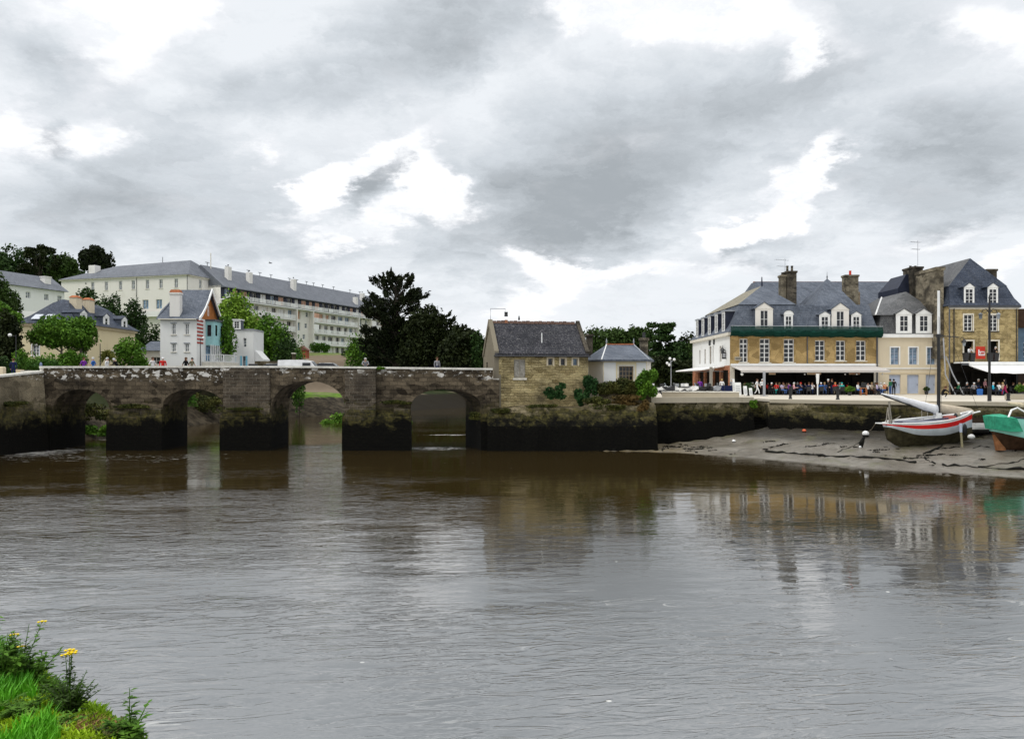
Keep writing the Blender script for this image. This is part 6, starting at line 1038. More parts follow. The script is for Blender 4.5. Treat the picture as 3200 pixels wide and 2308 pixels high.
t = thing('wheelie_bin', (X(791, 90), 90, 5.9), 'black wheelie bin right of the small white cottage', 'bin'); q = MB(); q.rects([(-.32, .32, -.3, .3, .05), (-.4, .4, -.36, .36, 1.35)]); q.build('body', M['black'], t); q = MB(); q.rects([(-.44, .44, -.4, .4, 1.352), (-.4, .4, -.36, .3, 1.5)]); q.build('lid', M['black'], t)
t = thing('red_shed', (X(943, 168), 168, gz(X(943, 168), 168)), 'tiny red shed at the foot of the apartment block', 'shed'); q = MB(); q.box(-1.1, 1.1, 0, 2, -.5, 1.9); q.build('wall', P_('shed_red', (.30, .09, .05), .8), t); q = MB(); q.prism([(-1.4, 1.9), (0, 2.9), (1.4, 1.9)], -.2, 2.2); q.build('roof', P_('shed_roof', (.16, .08, .06), .8), t)
# bench, parapet furniture on the left bank
t = thing('stone_bench', (X(68, 63), 63, 5.5), 'long white stone bench behind the approach wall', 'bench'); W_ = X(148, 63) - X(68, 63); q = MB(); q.box(0, W_, -.2, .25, .62, .76); q.build('seat', M['coping'], t)
for a in (.15, W_ - .3): q = MB(); q.box(a, a + .16, -.15, .2, 0, .62); q.build('leg', M['coping'], t)
t = thing('stone_block', (X(6, 62), 62, 5.5), 'squared cream stone gatepost at the far left edge', 'pillar'); q = MB(); q.rects([(-.35, .2, -.2, .2, 0), (-.35, .2, -.2, .2, .98), (-.3, .15, -.15, .15, 1.05)]); q.build('post', M['cream2'], t)
t = thing('ochre_planter', (X(60, 64), 64, 5.5), 'square ochre planter beside the person in the navy coat', 'planter'); q = MB(); q.rects([(-.25, .25, -.2, .2, 0), (-.28, .28, -.22, .22, .85)]); q.build('box', M['cream'], t)
def lamp(nm, label, x, y, z, h, heads, m='iron', gr=.2, r=.05, gm=None):
    t = thing(nm, (x, y, z), label, 'street lamp'); q = MB(); q.lathe([(r * 2.4, 0), (r * 2.2, .35), (r * 1.3, .5), (r, h * .5), (r * .7, h)], 0, 0, 8); q.build('post', M[m], t)
    for dx, dz in heads:
        q = MB(); q.tube([(0, 0, h - .15), (dx * .7, 0, dz - gr * .6), (dx, 0, dz - gr)], .025, 5); a = q.build('arm', M[m], t); q = MB(); q.ball((dx, 0, dz), gr, 10); q.build('globe', gm or M['whitepaint'], a)
    return t
lamp('globe_lamp', 'street lamp with a cluster of white globes before the dark trees', X(2097, 84), 84, QZ, 3.75, ((-.42, 3.45), (-.2, 3.25), (-.12, 3.95), (.35, 3.85)), 'steel', .15, .04)
lamp('garden_lamp', 'slim lamp with a white lantern left of the cream villa', X(50, 78), 78, 5.5, 4.6, ((-.62, 4.55),), 'iron', .18); lamp('garden_lamp', 'slim dark lamp post between the palm and the pollarded trees', X(313, 78), 78, 5.6, 3.6, (), 'iron'); lamp('garden_lamp', 'tall lamp post at the corner of the white villa', X(626, 80), 80, 5.8, 4.0, ((.3, 4.1),), 'iron', .12)
t = thing('double_lantern_lamp', (X(3092, 57), 57, QZ), 'tall black quay lamp post with two lanterns in front of the rubble house', 'street lamp'); q = MB(); q.lathe([(.14, 0), (.13, 1.0), (.09, 1.1), (.085, 6.2), (.06, 7.6), (.09, 7.65), (.02, 7.9)], 0, 0, 8); q.build('post', M['black'], t)
for s_ in (-1, 1):
    q = MB(); q.tube([(0, 0, 6.5), (s_ * .25, 0, 6.85), (s_ * .5, 0, 6.75), (s_ * .62, 0, 6.5)], .03, 5); q.tube([(0, 0, 6.85), (s_ * .3, 0, 6.55), (s_ * .55, 0, 6.62)], .02, 5); a = q.build('arm', M['black'], t); q = MB(); q.lathe([(.10, 6.1), (.15, 6.42), (.17, 6.45), (.05, 6.56)], s_ * .66, 0, 6); q.build('lantern', M['glassg'], a)
for lb, x, y, z, sd in (('black wall lantern on the white corner of the ochre restaurant', 24.3, 88.4, 8.5, -1), ('black wall lantern on the dark corner of the rubble stone house', 48.9, 83.9, 9.2, 1)):
    t = thing('wall_lantern', (x, y, z), lb, 'lantern'); q = MB(); q.tube([(0, 0, .7), (sd * .1, -.3, 1.0), (sd * .2, -.5, .8)], .03, 5); q.build('bracket', M['iron'], t); q = MB(); q.lathe([(.03, .78), (.30, .42), (.30, .38)], sd * .2, -.5, 8); q.build('hood', M['iron'], t); q = MB(); q.lathe([(.20, .37), (.13, 0)], sd * .2, -.5, 6); q.build('glass', M['glassg'], t)
t = thing('hanging_sign', (24.36, 87.2, 7.9), 'small dark hanging sign on the white corner of the ochre restaurant', 'sign'); q = MB(); q.tube([(0, 0, .95), (-.55, 0, .95)], .025, 4); q.build('bracket', M['iron'], t); q = MB(); q.box(-.52, -.06, -.03, .03, 0, .8); q.build('board', M['iron'], t); q = MB(); q.box(-.44, -.14, -.04, -.031, .18, .62); q.build('panel', M['steel'], t)
t = thing('wall_plaque', (X(2296, 85.9), 85.95, Z(1126, 86)), 'pale inscribed stone plaque at the left end of the ochre facade', 'plaque'); q = MB(); q.box(0, .75, -.03, 0, 0, .42); q.build('slab', M['concrete'], t); q = MB(); [q.box(.1 + .1 * i, .16 + .1 * i, -.036, -.031, .1, .32) for i in range(6)]; q.build('inscription', M['navy'], t)
# ---------------- people: one continuous skinned body per pose, copied and dressed per person
BJ = dict(pel=(0, 0, .93), sp=(0, .01, 1.10), ch=(0, .01, 1.28), nk=(0, .0, 1.46), hd=(0, -.02, 1.58), top=(0, -.02, 1.69))
def pose(**k):
    J = dict(BJ)
    for s, n_ in ((-1, 'l'), (1, 'r')): J.update({'sh' + n_: (s * .18, .01, 1.40), 'el' + n_: (s * .24, .03, 1.13), 'wr' + n_: (s * .23, -.06, .90), 'ha' + n_: (s * .22, -.09, .83), 'hi' + n_: (s * .09, 0, .90), 'kn' + n_: (s * .10, -.02, .49), 'an' + n_: (s * .10, .03, .08), 'to' + n_: (s * .12, -.15, .04)})
    J.update(k); return J
RAD = dict(pel=(.15, .11), sp=(.125, .10), ch=(.16, .11), nk=(.055, .055), hd=(.085, .10), top=(.065, .075), sh=(.072, .07), el=(.046, .046), wr=(.03, .03), ha=(.036, .02), hi=(.095, .095), kn=(.062, .062), an=(.042, .045), to=(.042, .03))
CH = [('pel', 'sp'), ('sp', 'ch'), ('ch', 'nk'), ('nk', 'hd'), ('hd', 'top')] + [(a + s, b + s) if a not in ('ch', 'pel') else (a, b + s) for s in 'lr' for a, b in (('ch', 'sh'), ('sh', 'el'), ('el', 'wr'), ('wr', 'ha'), ('pel', 'hi'), ('hi', 'kn'), ('kn', 'an'), ('an', 'to'))]
REG = {'nk': 0, 'hd': 0, 'top': 0, 'ha': 0, 'to': 3}
def humanoid(name, J, short=False):
    names = list(J); me = bpy.data.meshes.new(name); me.from_pydata([J[n_] for n_ in names], [(names.index(a), names.index(b)) for a, b in CH], [])
    o = bpy.data.objects.new('tmp', me); COL.objects.link(o); md = o.modifiers.new('s', 'SKIN'); sv = me.skin_vertices[0].data
    for i, n_ in enumerate(names): sv[i].radius = RAD.get(n_, RAD.get(n_[:-1])); sv[i].use_root = (n_ == 'pel')
    o.modifiers.new('u', 'SUBSURF').levels = 1; dg = bpy.context.evaluated_depsgraph_get(); m2 = bpy.data.meshes.new_from_object(o.evaluated_get(dg)); bpy.data.objects.remove(o)
    v = [tuple(p.co) for p in m2.vertices]; f = [tuple(p.vertices) for p in m2.polygons]; mi = []
    seg = [(Vector(J[a]), Vector(J[b]), a, b) for a, b in CH]
    for p in m2.polygons:
        c = p.center; best = 9; reg = 1
        for a, b, na, nb_ in seg:
            ab = b - a; t = max(0, min(1, (c - a).dot(ab) / ab.length_squared)); d = (c - a - ab * t).length
            if d < best:
                best = d; kb = nb_ if nb_ in BJ else nb_[:-1]
                reg = 0 if kb in ('hd', 'top', 'ha') or (kb == 'nk' and t > .75) or (short and kb == 'wr') else 3 if kb == 'to' or (kb == 'an' and t > .85) else 2 if kb in ('hi', 'kn', 'an') or (kb == 'sp' and t < .35) else 1
        mi.append(reg)
    q = MB(); q.v = v; q.f = [list(x_) for x_ in f]; q.mi = mi; q.sm = [True] * len(f); bpy.data.meshes.remove(m2)
    h = Vector(J['hd']); q.smooth = True; q.cur = 0
    q.add([h + Vector((-.016, -.095, -.03)), h + Vector((.016, -.095, -.03)), h + Vector((0, -.122, -.02)), h + Vector((0, -.095, .03))], [(0, 1, 2), (1, 3, 2), (3, 0, 2)])
    for s_ in (-1, 1): q.ball((h.x + s_ * .085, h.y, h.z), (.014, .025, .032), 6)
    q.cur = 3
    for s_ in (-1, 1): q.ball((h.x + s_ * .032, h.y - .093, h.z + .022), (.012, .008, .008), 6)
    q.box(h.x - .024, h.x + .024, h.y - .104, h.y - .092, h.z - .056, h.z - .048); q.cur = 0
    for s_, n_ in ((-1, 'l'), (1, 'r')):
        a, b = Vector(J['wr' + n_]), Vector(J['ha' + n_]); d = (b - a).normalized(); sd = d.cross(Vector((1, 0, 0))).normalized(); nrm = d.cross(sd)
        for k_, (off, ln) in enumerate(((-.026, .068), (-.009, .08), (.009, .076), (.026, .058))):
            r0 = b + sd * off + d * .01; r1 = r0 + d * ln * .5; r2 = r1 + (d * .8 - nrm * .5 * s_) * ln * .5; q.tube([r0, r1, r2], [.009, .0085, .006], 5)
        r0 = a.lerp(b, .4) - sd * .028; q.tube([r0, r0 - sd * .03 + d * .025, r0 - sd * .03 + d * .055], [.011, .01, .007], 5)
    me = q.mesh(name, [None] * 4, fix=False); return me, h
def arm(s, el, wr, ha): return {'el' + s: el, 'wr' + s: wr, 'ha' + s: ha}
SIT = dict(pel=(0, 0, .56), sp=(0, .02, .73), ch=(0, .02, .92), nk=(0, .0, 1.10), hd=(0, -.03, 1.22), top=(0, -.03, 1.33)); LG = {}
for s, n_ in ((-1, 'l'), (1, 'r')): LG.update({'hi' + n_: (s * .10, -.03, .53), 'kn' + n_: (s * .12, -.45, .52), 'an' + n_: (s * .12, -.42, .09), 'to' + n_: (s * .13, -.60, .04), 'sh' + n_: (s * .18, .02, 1.04), 'el' + n_: (s * .25, -.02, .78), 'wr' + n_: (s * .16, -.26, .80), 'ha' + n_: (s * .13, -.33, .80)})
PO = {'stand': pose(), 'walk': pose(knl=(-.09, -.20, .52), anl=(-.09, -.26, .10), tol=(-.1, -.43, .06), anr=(.09, .30, .14), knr=(.1, .06, .50), tor=(.11, .16, .05), ell=(-.24, .12, 1.15), wrl=(-.22, .16, .93), hal=(-.21, .16, .86), elr=(.24, -.06, 1.14), wrr=(.22, -.22, .98), har=(.21, -.28, .94)),
 'lean': pose(sp=(0, -.03, 1.10), ch=(0, -.12, 1.25), nk=(0, -.2, 1.41), hd=(0, -.26, 1.5), top=(0, -.28, 1.60), shl=(-.18, -.16, 1.36), shr=(.18, -.16, 1.36), **arm('l', (-.26, -.24, 1.12), (-.18, -.46, 1.1), (-.15, -.53, 1.1)), **arm('r', (.26, -.24, 1.12), (.18, -.46, 1.1), (.15, -.53, 1.1))),
 'sit': pose(**SIT, **LG), 'sit2': pose(**{**SIT, **LG, 'hd': (.03, -.09, 1.21), 'top': (.04, -.12, 1.31), 'elr': (.27, -.12, .84), 'wrr': (.12, -.24, 1.04), 'har': (.08, -.22, 1.11), 'ch': (0, -.03, .92), 'nk': (0, -.06, 1.09)}),
 'crouch': pose(**{**SIT, **LG, 'pel': (0, .1, .36), 'sp': (0, .06, .52), 'ch': (0, -.06, .68), 'nk': (0, -.14, .84), 'hd': (0, -.2, .94), 'top': (0, -.22, 1.04), 'shl': (-.18, -.1, .79), 'shr': (.18, -.1, .79), 'hil': (-.1, .08, .34), 'hir': (.1, .08, .34), 'knl': (-.14, -.3, .46), 'knr': (.14, -.3, .46), 'anl': (-.12, -.12, .09), 'anr': (.12, -.12, .09), 'tol': (-.13, -.3, .04), 'tor': (.13, -.3, .04), 'ell': (-.24, -.3, .62), 'elr': (.24, -.3, .62), 'wrl': (-.14, -.45, .5), 'wrr': (.14, -.45, .5), 'hal': (-.1, -.5, .45), 'har': (.1, -.5, .45)})}
BODY = {k: humanoid('body_' + k, J, k in ('sit2', 'walk')) for k, J in PO.items()}
def hairmesh(kind):
    q = MB(); q.smooth = True
    if kind == 'cap': q.lathe([(.10, .01), (.104, .04), (.09, .09), (.05, .125), (.01, .135)], 0, .005, 10); q.hexa([(-.07, -.09, .02), (.07, -.09, .02), (.05, -.17, .015), (-.05, -.17, .015)], [(-.07, -.09, .032), (.07, -.09, .032), (.05, -.17, .027), (-.05, -.17, .027)])
    elif kind == 'hat': q.lathe([(.17, .02), (.17, .032), (.10, .045), (.098, .11), (.06, .135), (.01, .14)], 0, 0, 12)
    else:
        q.loft([[(math.cos(a) * r, math.sin(a) * r * 1.08 + .012, z) for a in [2 * math.pi * j / 10 for j in range(10)]] for r, z in ((.098, .045), (.104, .075), (.085, .115), (.045, .138), (.01, .145))])
        q.loft([[(math.cos(a) * .1, math.sin(a) * .108 + .012, z) for a in [math.pi * j / 6 for j in range(-1, 8)]] + [(math.cos(a) * .075, math.sin(a) * .08 + .01, z) for a in [math.pi * j / 6 for j in range(7, -2, -1)]] for z in ((-.20 if kind == 'long' else -.05), 0, .05)])
    return q
HM = {}
SKC = [(.55, .33, .24), (.62, .40, .30), (.42, .25, .17)]
CL = dict(white=(.74, .74, .74), black=(.012, .012, .014), navy=(.015, .022, .07), blue=(.04, .14, .42), turquoise=(.04, .42, .60), teal=(.05, .42, .38), red=(.60, .03, .025), pink=(.62, .33, .36), lilac=(.50, .44, .60), purple=(.20, .04, .34), grey=(.28, .28, .30), denim=(.05, .10, .24), beige=(.50, .42, .30), orange=(.58, .22, .08), green=(.03, .14, .07), maroon=(.28, .02, .07), brown=(.10, .05, .03), blond=(.45, .32, .14), silver=(.55, .55, .54), khaki=(.22, .20, .13), lightblue=(.30, .48, .68))
def C_(n_): return plain('cloth_' + n_, CL[n_], .85, .12, 5)
PN = [0]
def person(px, Y, zb, ps, top, bot, hair, facing, label, hk='short', x=None, group=None, sc=1.0, shoes='black'):
    PN[0] += 1; x = X(px, Y) if x is None else x; me, h = BODY[ps]
    o = link('person', me, None, (x, Y, zb), R(facing), sc, label, 'person', group)
    ms = [plain('skin_%d' % (PN[0] % 3), SKC[PN[0] % 3], .6, .06), C_(top), C_(bot), C_(shoes)]
    for i, m_ in enumerate(ms): o.material_slots[i].link = 'OBJECT'; o.material_slots[i].material = m_
    k = (hk, hair)
    if k not in HM: HM[k] = hairmesh(hk).mesh('hair' if hk in ('short', 'long') else 'hat', C_(hair))
    link('hair' if hk in ('short', 'long') else 'hat', HM[k], o, (h.x, h.y, h.z - (.01 if hk in ('cap', 'hat') else 0))); return o
TG = 'people on the grey awning terrace'; Q_ = QZ + .004
# furniture prototypes
def chair_proto():
    t = thing('terrace_chair', (0, 0, -50), 'x', 'chair', 'chairs on the quay terraces'); q = MB(); q.box(-.22, .22, -.22, .22, .43, .47); q.build('seat', M['iron'], t); q = MB(); q.hexa([(-.22, .2, .47), (.22, .2, .47), (.22, .23, .47), (-.22, .23, .47)], [(-.2, .27, .9), (.2, .27, .9), (.2, .30, .9), (-.2, .30, .9)]); q.build('backrest', M['iron'], t)
    for a in (-.2, .17):
        for b in (-.2, .17): q = MB(); q.box(a, a + .03, b, b + .03, 0, .43); q.build('leg', M['iron'], t)
    return t
def table_proto():
    t = thing('terrace_table', (0, 0, -50), 'x', 'table', 'tables on the quay terraces'); q = MB(); q.lathe([(.36, .72), (.38, .735), (.38, .75)], 0, 0, 14); q.build('tabletop', plain('table_top', (.10, .08, .07), .4), t); q = MB(); q.lathe([(.22, 0), (.20, .03), (.03, .06), (.03, .72)], 0, 0, 8); q.build('pedestal', M['iron'], t); q = MB(); q.lathe([(.03, .752), (.035, .87)], .12, .05, 7); q.lathe([(.03, .752), (.035, .85)], -.1, -.08, 7); q.build('glasses', M['glassg'], t); return t
CP_, TP_ = chair_proto(), table_proto(); used = [0, 0]; CHN = {}
def place(proto, x, y, rz, lb):
    i = 0 if proto is CP_ else 1
    if not used[i]: used[i] = 1; proto.location = (x, y, Q_); proto.rotation_euler = (0, 0, rz); proto['label'] = lb; return
    PEND.append((proto, x, y, rz, lb))
PEND = []
front = [(2366, 80.5, 'walk', 'white', 'white', 'brown', 60, 'short'), (2382, 81.5, 'stand', 'white', 'black', 'silver', 10, 'short'), (2411, 82.5, 'sit', 'black', 'black', 'white', 20, 'cap'), (2426, 82.8, 'sit', 'red', 'teal', 'brown', -40, 'short'), (2445, 81.8, 'sit2', 'lilac', 'denim', 'brown', 30, 'long'), (2466, 82.6, 'sit', 'purple', 'navy', 'black', -80, 'short'), (2481, 81.2, 'sit', 'pink', 'black', 'silver', 80, 'short'),
 (2503, 82.2, 'sit2', 'navy', 'denim', 'red', -60, 'short'), (2528, 81.6, 'sit', 'navy', 'black', 'brown', 160, 'short'), (2538, 82.6, 'sit2', 'white', 'navy', 'brown', -30, 'short'), (2566, 81.8, 'sit', 'blue', 'black', 'white', 170, 'cap'), (2577, 82.7, 'sit', 'denim', 'denim', 'blond', -20, 'short'), (2588, 81.4, 'stand', 'black', 'black', 'silver', 80, 'short'), (2600, 82.0, 'stand', 'black', 'navy', 'brown', -70, 'short'),
 (2610, 81.5, 'sit', 'red', 'beige', 'orange', 150, 'short'), (2631, 81.2, 'sit', 'teal', 'black', 'teal', 175, 'cap'), (2681, 82.0, 'sit', 'white', 'blue', 'brown', 40, 'short'), (2712, 82.5, 'sit2', 'white', 'black', 'black', -30, 'long'), (2724, 83.0, 'sit', 'beige', 'brown', 'blond', 20, 'short'), (2741, 81.8, 'sit', 'lilac', 'navy', 'brown', 60, 'long'), (2752, 82.8, 'sit', 'white', 'navy', 'silver', 100, 'short'), (2765, 81.6, 'sit2', 'orange', 'denim', 'white', -70, 'cap'), (2782, 80.0, 'stand', 'green', 'denim', 'black', -150, 'short'), (2793, 80.6, 'stand', 'black', 'black', 'black', 150, 'short')]
back = [(px, 84.3 + (px % 5) * .15) for px in (2330, 2352, 2398, 2437, 2458, 2492, 2516, 2552, 2592, 2622, 2648, 2696, 2733)]
wh = {'sit': 'seated', 'sit2': 'seated with a hand to the chin', 'stand': 'standing', 'walk': 'walking', 'lean': 'leaning'}
hn = {'short': '{} hair', 'long': 'long {} hair', 'cap': '{} cap', 'hat': '{} hat'}
used_lb = {}
def autolabel(px, top, bot, hair, hk, ps, area, marks):
    m_ = min(marks, key=lambda a: abs(a[0] - px)); s = 'left of' if px < m_[0] else 'right of'
    return 'person in %s with %s, %s %s %s' % (top, hn[hk].format(hair), {'sit': 'seated', 'sit2': 'seated', 'stand': 'standing', 'walk': 'walking', 'lean': 'leaning'}[ps], s, m_[1])
MK = [(2388, 'the tall grey post'), (2470, 'the left bollard'), (2555, 'the white menu post'), (2618, 'the right bollard'), (2690, 'the orange easel'), (2790, 'the striped boom end')]
MK[-1] = (2815, 'the blue shutter')
for i, (px, Y, ps, a, b, c_, fc, hk) in enumerate(front):
    person(px, Y, Q_, ps, a, b, c_, fc, autolabel(px, a, b, c_, hk, ps, '', MK).replace('  ', ' '), hk, None, TG)
    if ps.startswith('sit'): place(CP_, X(px, Y), Y, R(fc), 'dark chair of the %s haired person in %s near %s' % (c_, a, min(MK, key=lambda m_: abs(m_[0] - px))[1]))
pal = ['black', 'grey', 'navy', 'white', 'khaki', 'brown', 'red', 'denim']
for i, (px, Y) in enumerate(back):
    a = pal[(i * 3) % 8]; c_ = ('brown', 'silver', 'black', 'blond')[i % 4]; person(px, Y, Q_, 'sit' if i % 3 else 'sit2', a, 'black', c_, (i * 77) % 200 - 100, 'person in %s with %s hair seated at the back near %s' % (a, c_, min(MK, key=lambda m_: abs(m_[0] - px))[1]), 'short' if i % 2 else 'long', None, TG)
    place(CP_, X(px, Y), Y, R((i * 77) % 200 - 100), 'dark chair at the back of the terrace below the %s' % ('grey awning, %d%s from the left' % (i + 1, ('st', 'nd', 'rd')[i] if i < 3 else 'th')))
for i, px in enumerate((2340, 2418, 2453, 2515, 2547, 2608, 2655, 2718, 2757)): place(TP_, X(px, 82.9) + .2, 82.9 + (i % 3) * .5, 0, 'round dark terrace table %s' % ('left of the tall grey post', 'just right of the tall grey post', 'beside the person in lilac', 'left of the white menu post', 'beside the white menu post', 'beside the person in red with orange hair', 'behind the green potted plant', 'behind the orange easel', 'beside the person in orange')[i])
RG = 'people on the white awning terrace'
MK2 = [(2968, 'the leaning drainpipes'), (3092, 'the tall lamp post'), (3150, 'the right edge bollard')]
right = [(2996, 80.6, 'sit', 'green', 'black', 'silver', -120, 'short'), (3022, 81.0, 'sit', 'black', 'black', 'silver', 20, 'short'), (3044, 81.2, 'sit', 'grey', 'black', 'white', -10, 'cap'), (3058, 82.0, 'stand', 'black', 'navy', 'silver', 0, 'short'), (3079, 82.3, 'stand', 'pink', 'black', 'silver', 30, 'short'), (3104, 79.0, 'sit', 'turquoise', 'navy', 'silver', 60, 'short'), (3121, 78.6, 'sit2', 'white', 'denim', 'brown', 100, 'short'), (3134, 78.9, 'sit', 'beige', 'black', 'blond', -70, 'short'), (3141, 76.5, 'walk', 'black', 'maroon', 'black', -120, 'long'), (3166, 80.5, 'sit', 'black', 'black', 'brown', 20, 'short'), (3184, 80.0, 'sit2', 'white', 'black', 'blond', -20, 'long'), (3198, 79.6, 'sit', 'khaki', 'black', 'brown', 10, 'short')]
for i, (px, Y, ps, a, b, c_, fc, hk) in enumerate(right):
    person(px, Y, Q_, ps, a, b, c_, fc, autolabel(px, a, b, c_, hk, ps, '', MK2).replace('  ', ' '), hk, None, RG)
    if ps.startswith('sit'): place(CP_, X(px, Y), Y, R(fc), 'dark chair of the %s haired person in %s near %s' % (c_, a, min(MK2, key=lambda m_: abs(m_[0] - px))[1]))
for i, px in enumerate((3010, 3034, 3113, 3175)): place(TP_, X(px, 80.2), 80.2, 0, 'round dark table %s' % ('at the left end under the white awning', 'beside the person in grey with a white cap', 'beside the person in turquoise', 'right of the right edge bollard')[i])
person(2187, 78.2, Q_, 'stand', 'purple', 'denim', 'brown', 170, 'person in purple top and blue jeans standing among the motorbikes', 'short'); person(2256, 80.5, Q_, 'stand', 'white', 'navy', 'blond', 150, 'person in white standing behind the dark barrier at the restaurant corner', 'short'); person(2288, 78.5, Q_, 'walk', 'grey', 'white', 'silver', -30, 'person in pale clothes walking past the white menu boards', 'short')
person(2948, 66, Q_, 'crouch', 'black', 'black', 'brown', 60, 'person in black crouching on the quay beside the boat mast', 'short', shoes='white')
person(3028, 82.95, 7.465, 'lean', 'white', 'black', 'black', 5, 'person in white leaning over the balcony planters left of the red banner', 'short'); person(3106, 82.95, 7.465, 'lean', 'black', 'black', 'silver', 10, 'grey haired person in black on the balcony right of the red banner', 'short')
DZ = 5.605
for px, Y, ps, a, b, c_, fc, hk, lb in ((262, 62.2, 'walk', 'purple', 'denim', 'brown', 80, 'short', 'person in purple walking near the left end of the bridge'), (291, 62, 'walk', 'blue', 'denim', 'silver', -80, 'short', 'person in blue with silver hair near the left end of the bridge'), (335, 62.6, 'stand', 'white', 'beige', 'silver', 90, 'short', 'person in white beside the person in black near the bridge left end'), (366, 62.2, 'lean', 'black', 'black', 'silver', -80, 'short', 'person in black bending over the bridge parapet'), (477, 62.0, 'walk', 'white', 'denim', 'brown', 70, 'short', 'person in white just left of the person in red on the bridge'), (509, 61.8, 'stand', 'red', 'navy', 'white', 20, 'cap', 'person in red with a white cap standing on the bridge'), (581, 62, 'walk', 'black', 'black', 'brown', 80, 'long', 'person in black walking on the bridge before the white villa'), (600, 62.4, 'walk', 'khaki', 'black', 'black', 80, 'cap', 'person in dark khaki with a black cap before the white villa'),
    (1142, 61.4, 'lean', 'grey', 'black', 'silver', 10, 'short', 'silver haired person in grey leaning on the bridge parapet near the cypress'), (1366, 62.2, 'stand', 'grey', 'navy', 'brown', 30, 'short', 'dim person in grey standing on the bridge under the dark cypresses')):
    person(px, Y, DZ, ps, a, b, c_, fc, lb, hk, None, 'people crossing the bridge')
person(42, 61.8, 5.5, 'stand', 'navy', 'navy', 'brown', 190, 'person in a navy coat seen from behind at the far left')
t = thing('parking_meter', (X(128, 61), 61, 5.5), 'small blue grey post behind the approach wall', 'post'); q = MB(); q.tube([(0, 0, 0), (0, 0, .95)], .035, 6); q.build('post', M['steel'], t); q = MB(); q.ball((0, 0, 1.15), (.12, .08, .24), 8); q.build('head', P_('meter_blue', (.16, .20, .32)), t)
for (pr_, x_, y_, rz, lb) in PEND: copytree(pr_, (x_, y_, Q_), rz, None, lb)
# bollards, posts, boards, planters
def bollard(px, Y, lb, h=1.0):
    t = thing('bollard', (X(px, Y), Y, QZ), lb, 'bollard', 'black bollards on the quay'); q = MB(); q.lathe([(.15, 0), (.15, .08), (.11, .12), (.12, h * .9), (.15, h * .92), (.15, h)], 0, 0, 10); q.build('post', M['black'], t); q = MB(); q.lathe([(.16, h * .72), (.16, h * .78)], 0, 0, 10); q.build('collar', M['iron'], t)
bollard(2470, 64, 'black bollard left of the white menu post, before the people in pink and purple', 1.1); bollard(2618, 62, 'black bollard between the white menu post and the orange easel', 1.1); bollard(3151, 58, 'black bollard right of the tall lamp post', .6); bollard(2075, 71.6, 'small dark bollard at the left end of the low quay wall', .5)
t = thing('grey_post', (X(2388, 76), 76, QZ), 'tall square grey post in front of the grey awning', 'post'); q = MB(); q.box(-.1, .1, -.1, .1, .06, 2.45); q.build('post', M['steel'], t); q = MB(); q.box(-.3, .3, -.3, .3, 0, .06); q.build('base', M['steel'], t)
t = thing('menu_post', (X(2555, 79), 79, QZ), 'slim white menu post in the middle of the terrace', 'sign'); q = MB(); q.box(-.05, .05, -.04, .04, 0, 1.2); q.build('post', M['whitepaint'], t); q = MB(); q.hexa([(-.1, -.05, 1.2), (.1, -.05, 1.2), (.1, .05, 1.2), (-.1, .05, 1.2)], [(-.16, -.05, 2.25), (.16, -.05, 2.25), (.16, .05, 2.25), (-.16, .05, 2.25)]); q.build('board', M['whitepaint'], t)
t = thing('wooden_post', (X(2222, 79.5), 79.5, QZ), 'square grey wooden post carrying the side awning', 'post'); q = MB(); q.box(-.13, .13, -.13, .13, 0, 2.95); q.build('post', M['plank'], t); q = MB(); q.tube([(0, 0, 2.2), (.5, .3, 2.95)], .05, 5); q.build('brace', M['plank'], t)
for i, (px, w_, h, m_, lb) in enumerate(((2305, .62, 1.35, 'whitepaint', 'white menu board standing left on the terrace corner'), (2328, .35, 1.0, 'whitepaint', 'narrow white menu board right of the wider one'), (2345, .3, .8, 'whitepaint', 'small white panel beside the potted shrub'), (2292, .22, 1.7, 'whitepaint', 'tall white panel at the restaurant corner'))):
    t = thing('menu_board', (X(px, 76.5), 76.5, QZ), lb, 'sign', 'menu boards at the terrace corner'); q = MB(); q.hexa([(-w_ / 2, -.25, .1), (w_ / 2, -.25, .1), (w_ / 2, -.21, .1), (-w_ / 2, -.21, .1)], [(-w_ / 2, -.02, h), (w_ / 2, -.02, h), (w_ / 2, .02, h), (-w_ / 2, .02, h)]); q.build('board', M[m_], t); q = MB(); [q.box(-w_ * .35, w_ * .35, -.262 + .2 * k_ / 5, -.236 + .2 * k_ / 5, h * (.25 + .12 * k_), h * (.28 + .12 * k_)) for k_ in range(5)]; q.build('lines', M['steel'], t); q = MB(); q.tube([(0, .25, 0), (0, .02, h * .95)], .02, 4); q.build('leg', M['iron'], t)
t = thing('barrier', (X(2262, 77.5), 77.5, QZ), 'dark blue fabric barrier at the restaurant corner', 'barrier'); q = MB(); q.box(-.75, .9, -.02, .02, .15, 1.05); q.build('panel', C_('navy'), t); [MB().box(a, a + .05, -.03, .03, 0, 1.15).build('post', M['iron'], t) for a in (-.8, .05, .9)]
t = thing('easel', (X(2699, 79.5), 79.5, QZ), 'orange wooden high easel with a dark board on the terrace', 'easel'); [MB().box(a, a + .06, b, b + .05, 0, .75).build('leg', M['orangewood'], t) for a in (-.32, .26) for b in (-.1, .15)]; MB().box(-.32, .32, -.12, .2, .752, .80).build('shelf', M['orangewood'], t); MB().box(-.27, .27, -.05, 0, .802, 1.35).build('board', M['black'], t); MB().box(-.3, .3, -.06, .01, .2, .26).build('rail', M['orangewood'], t)
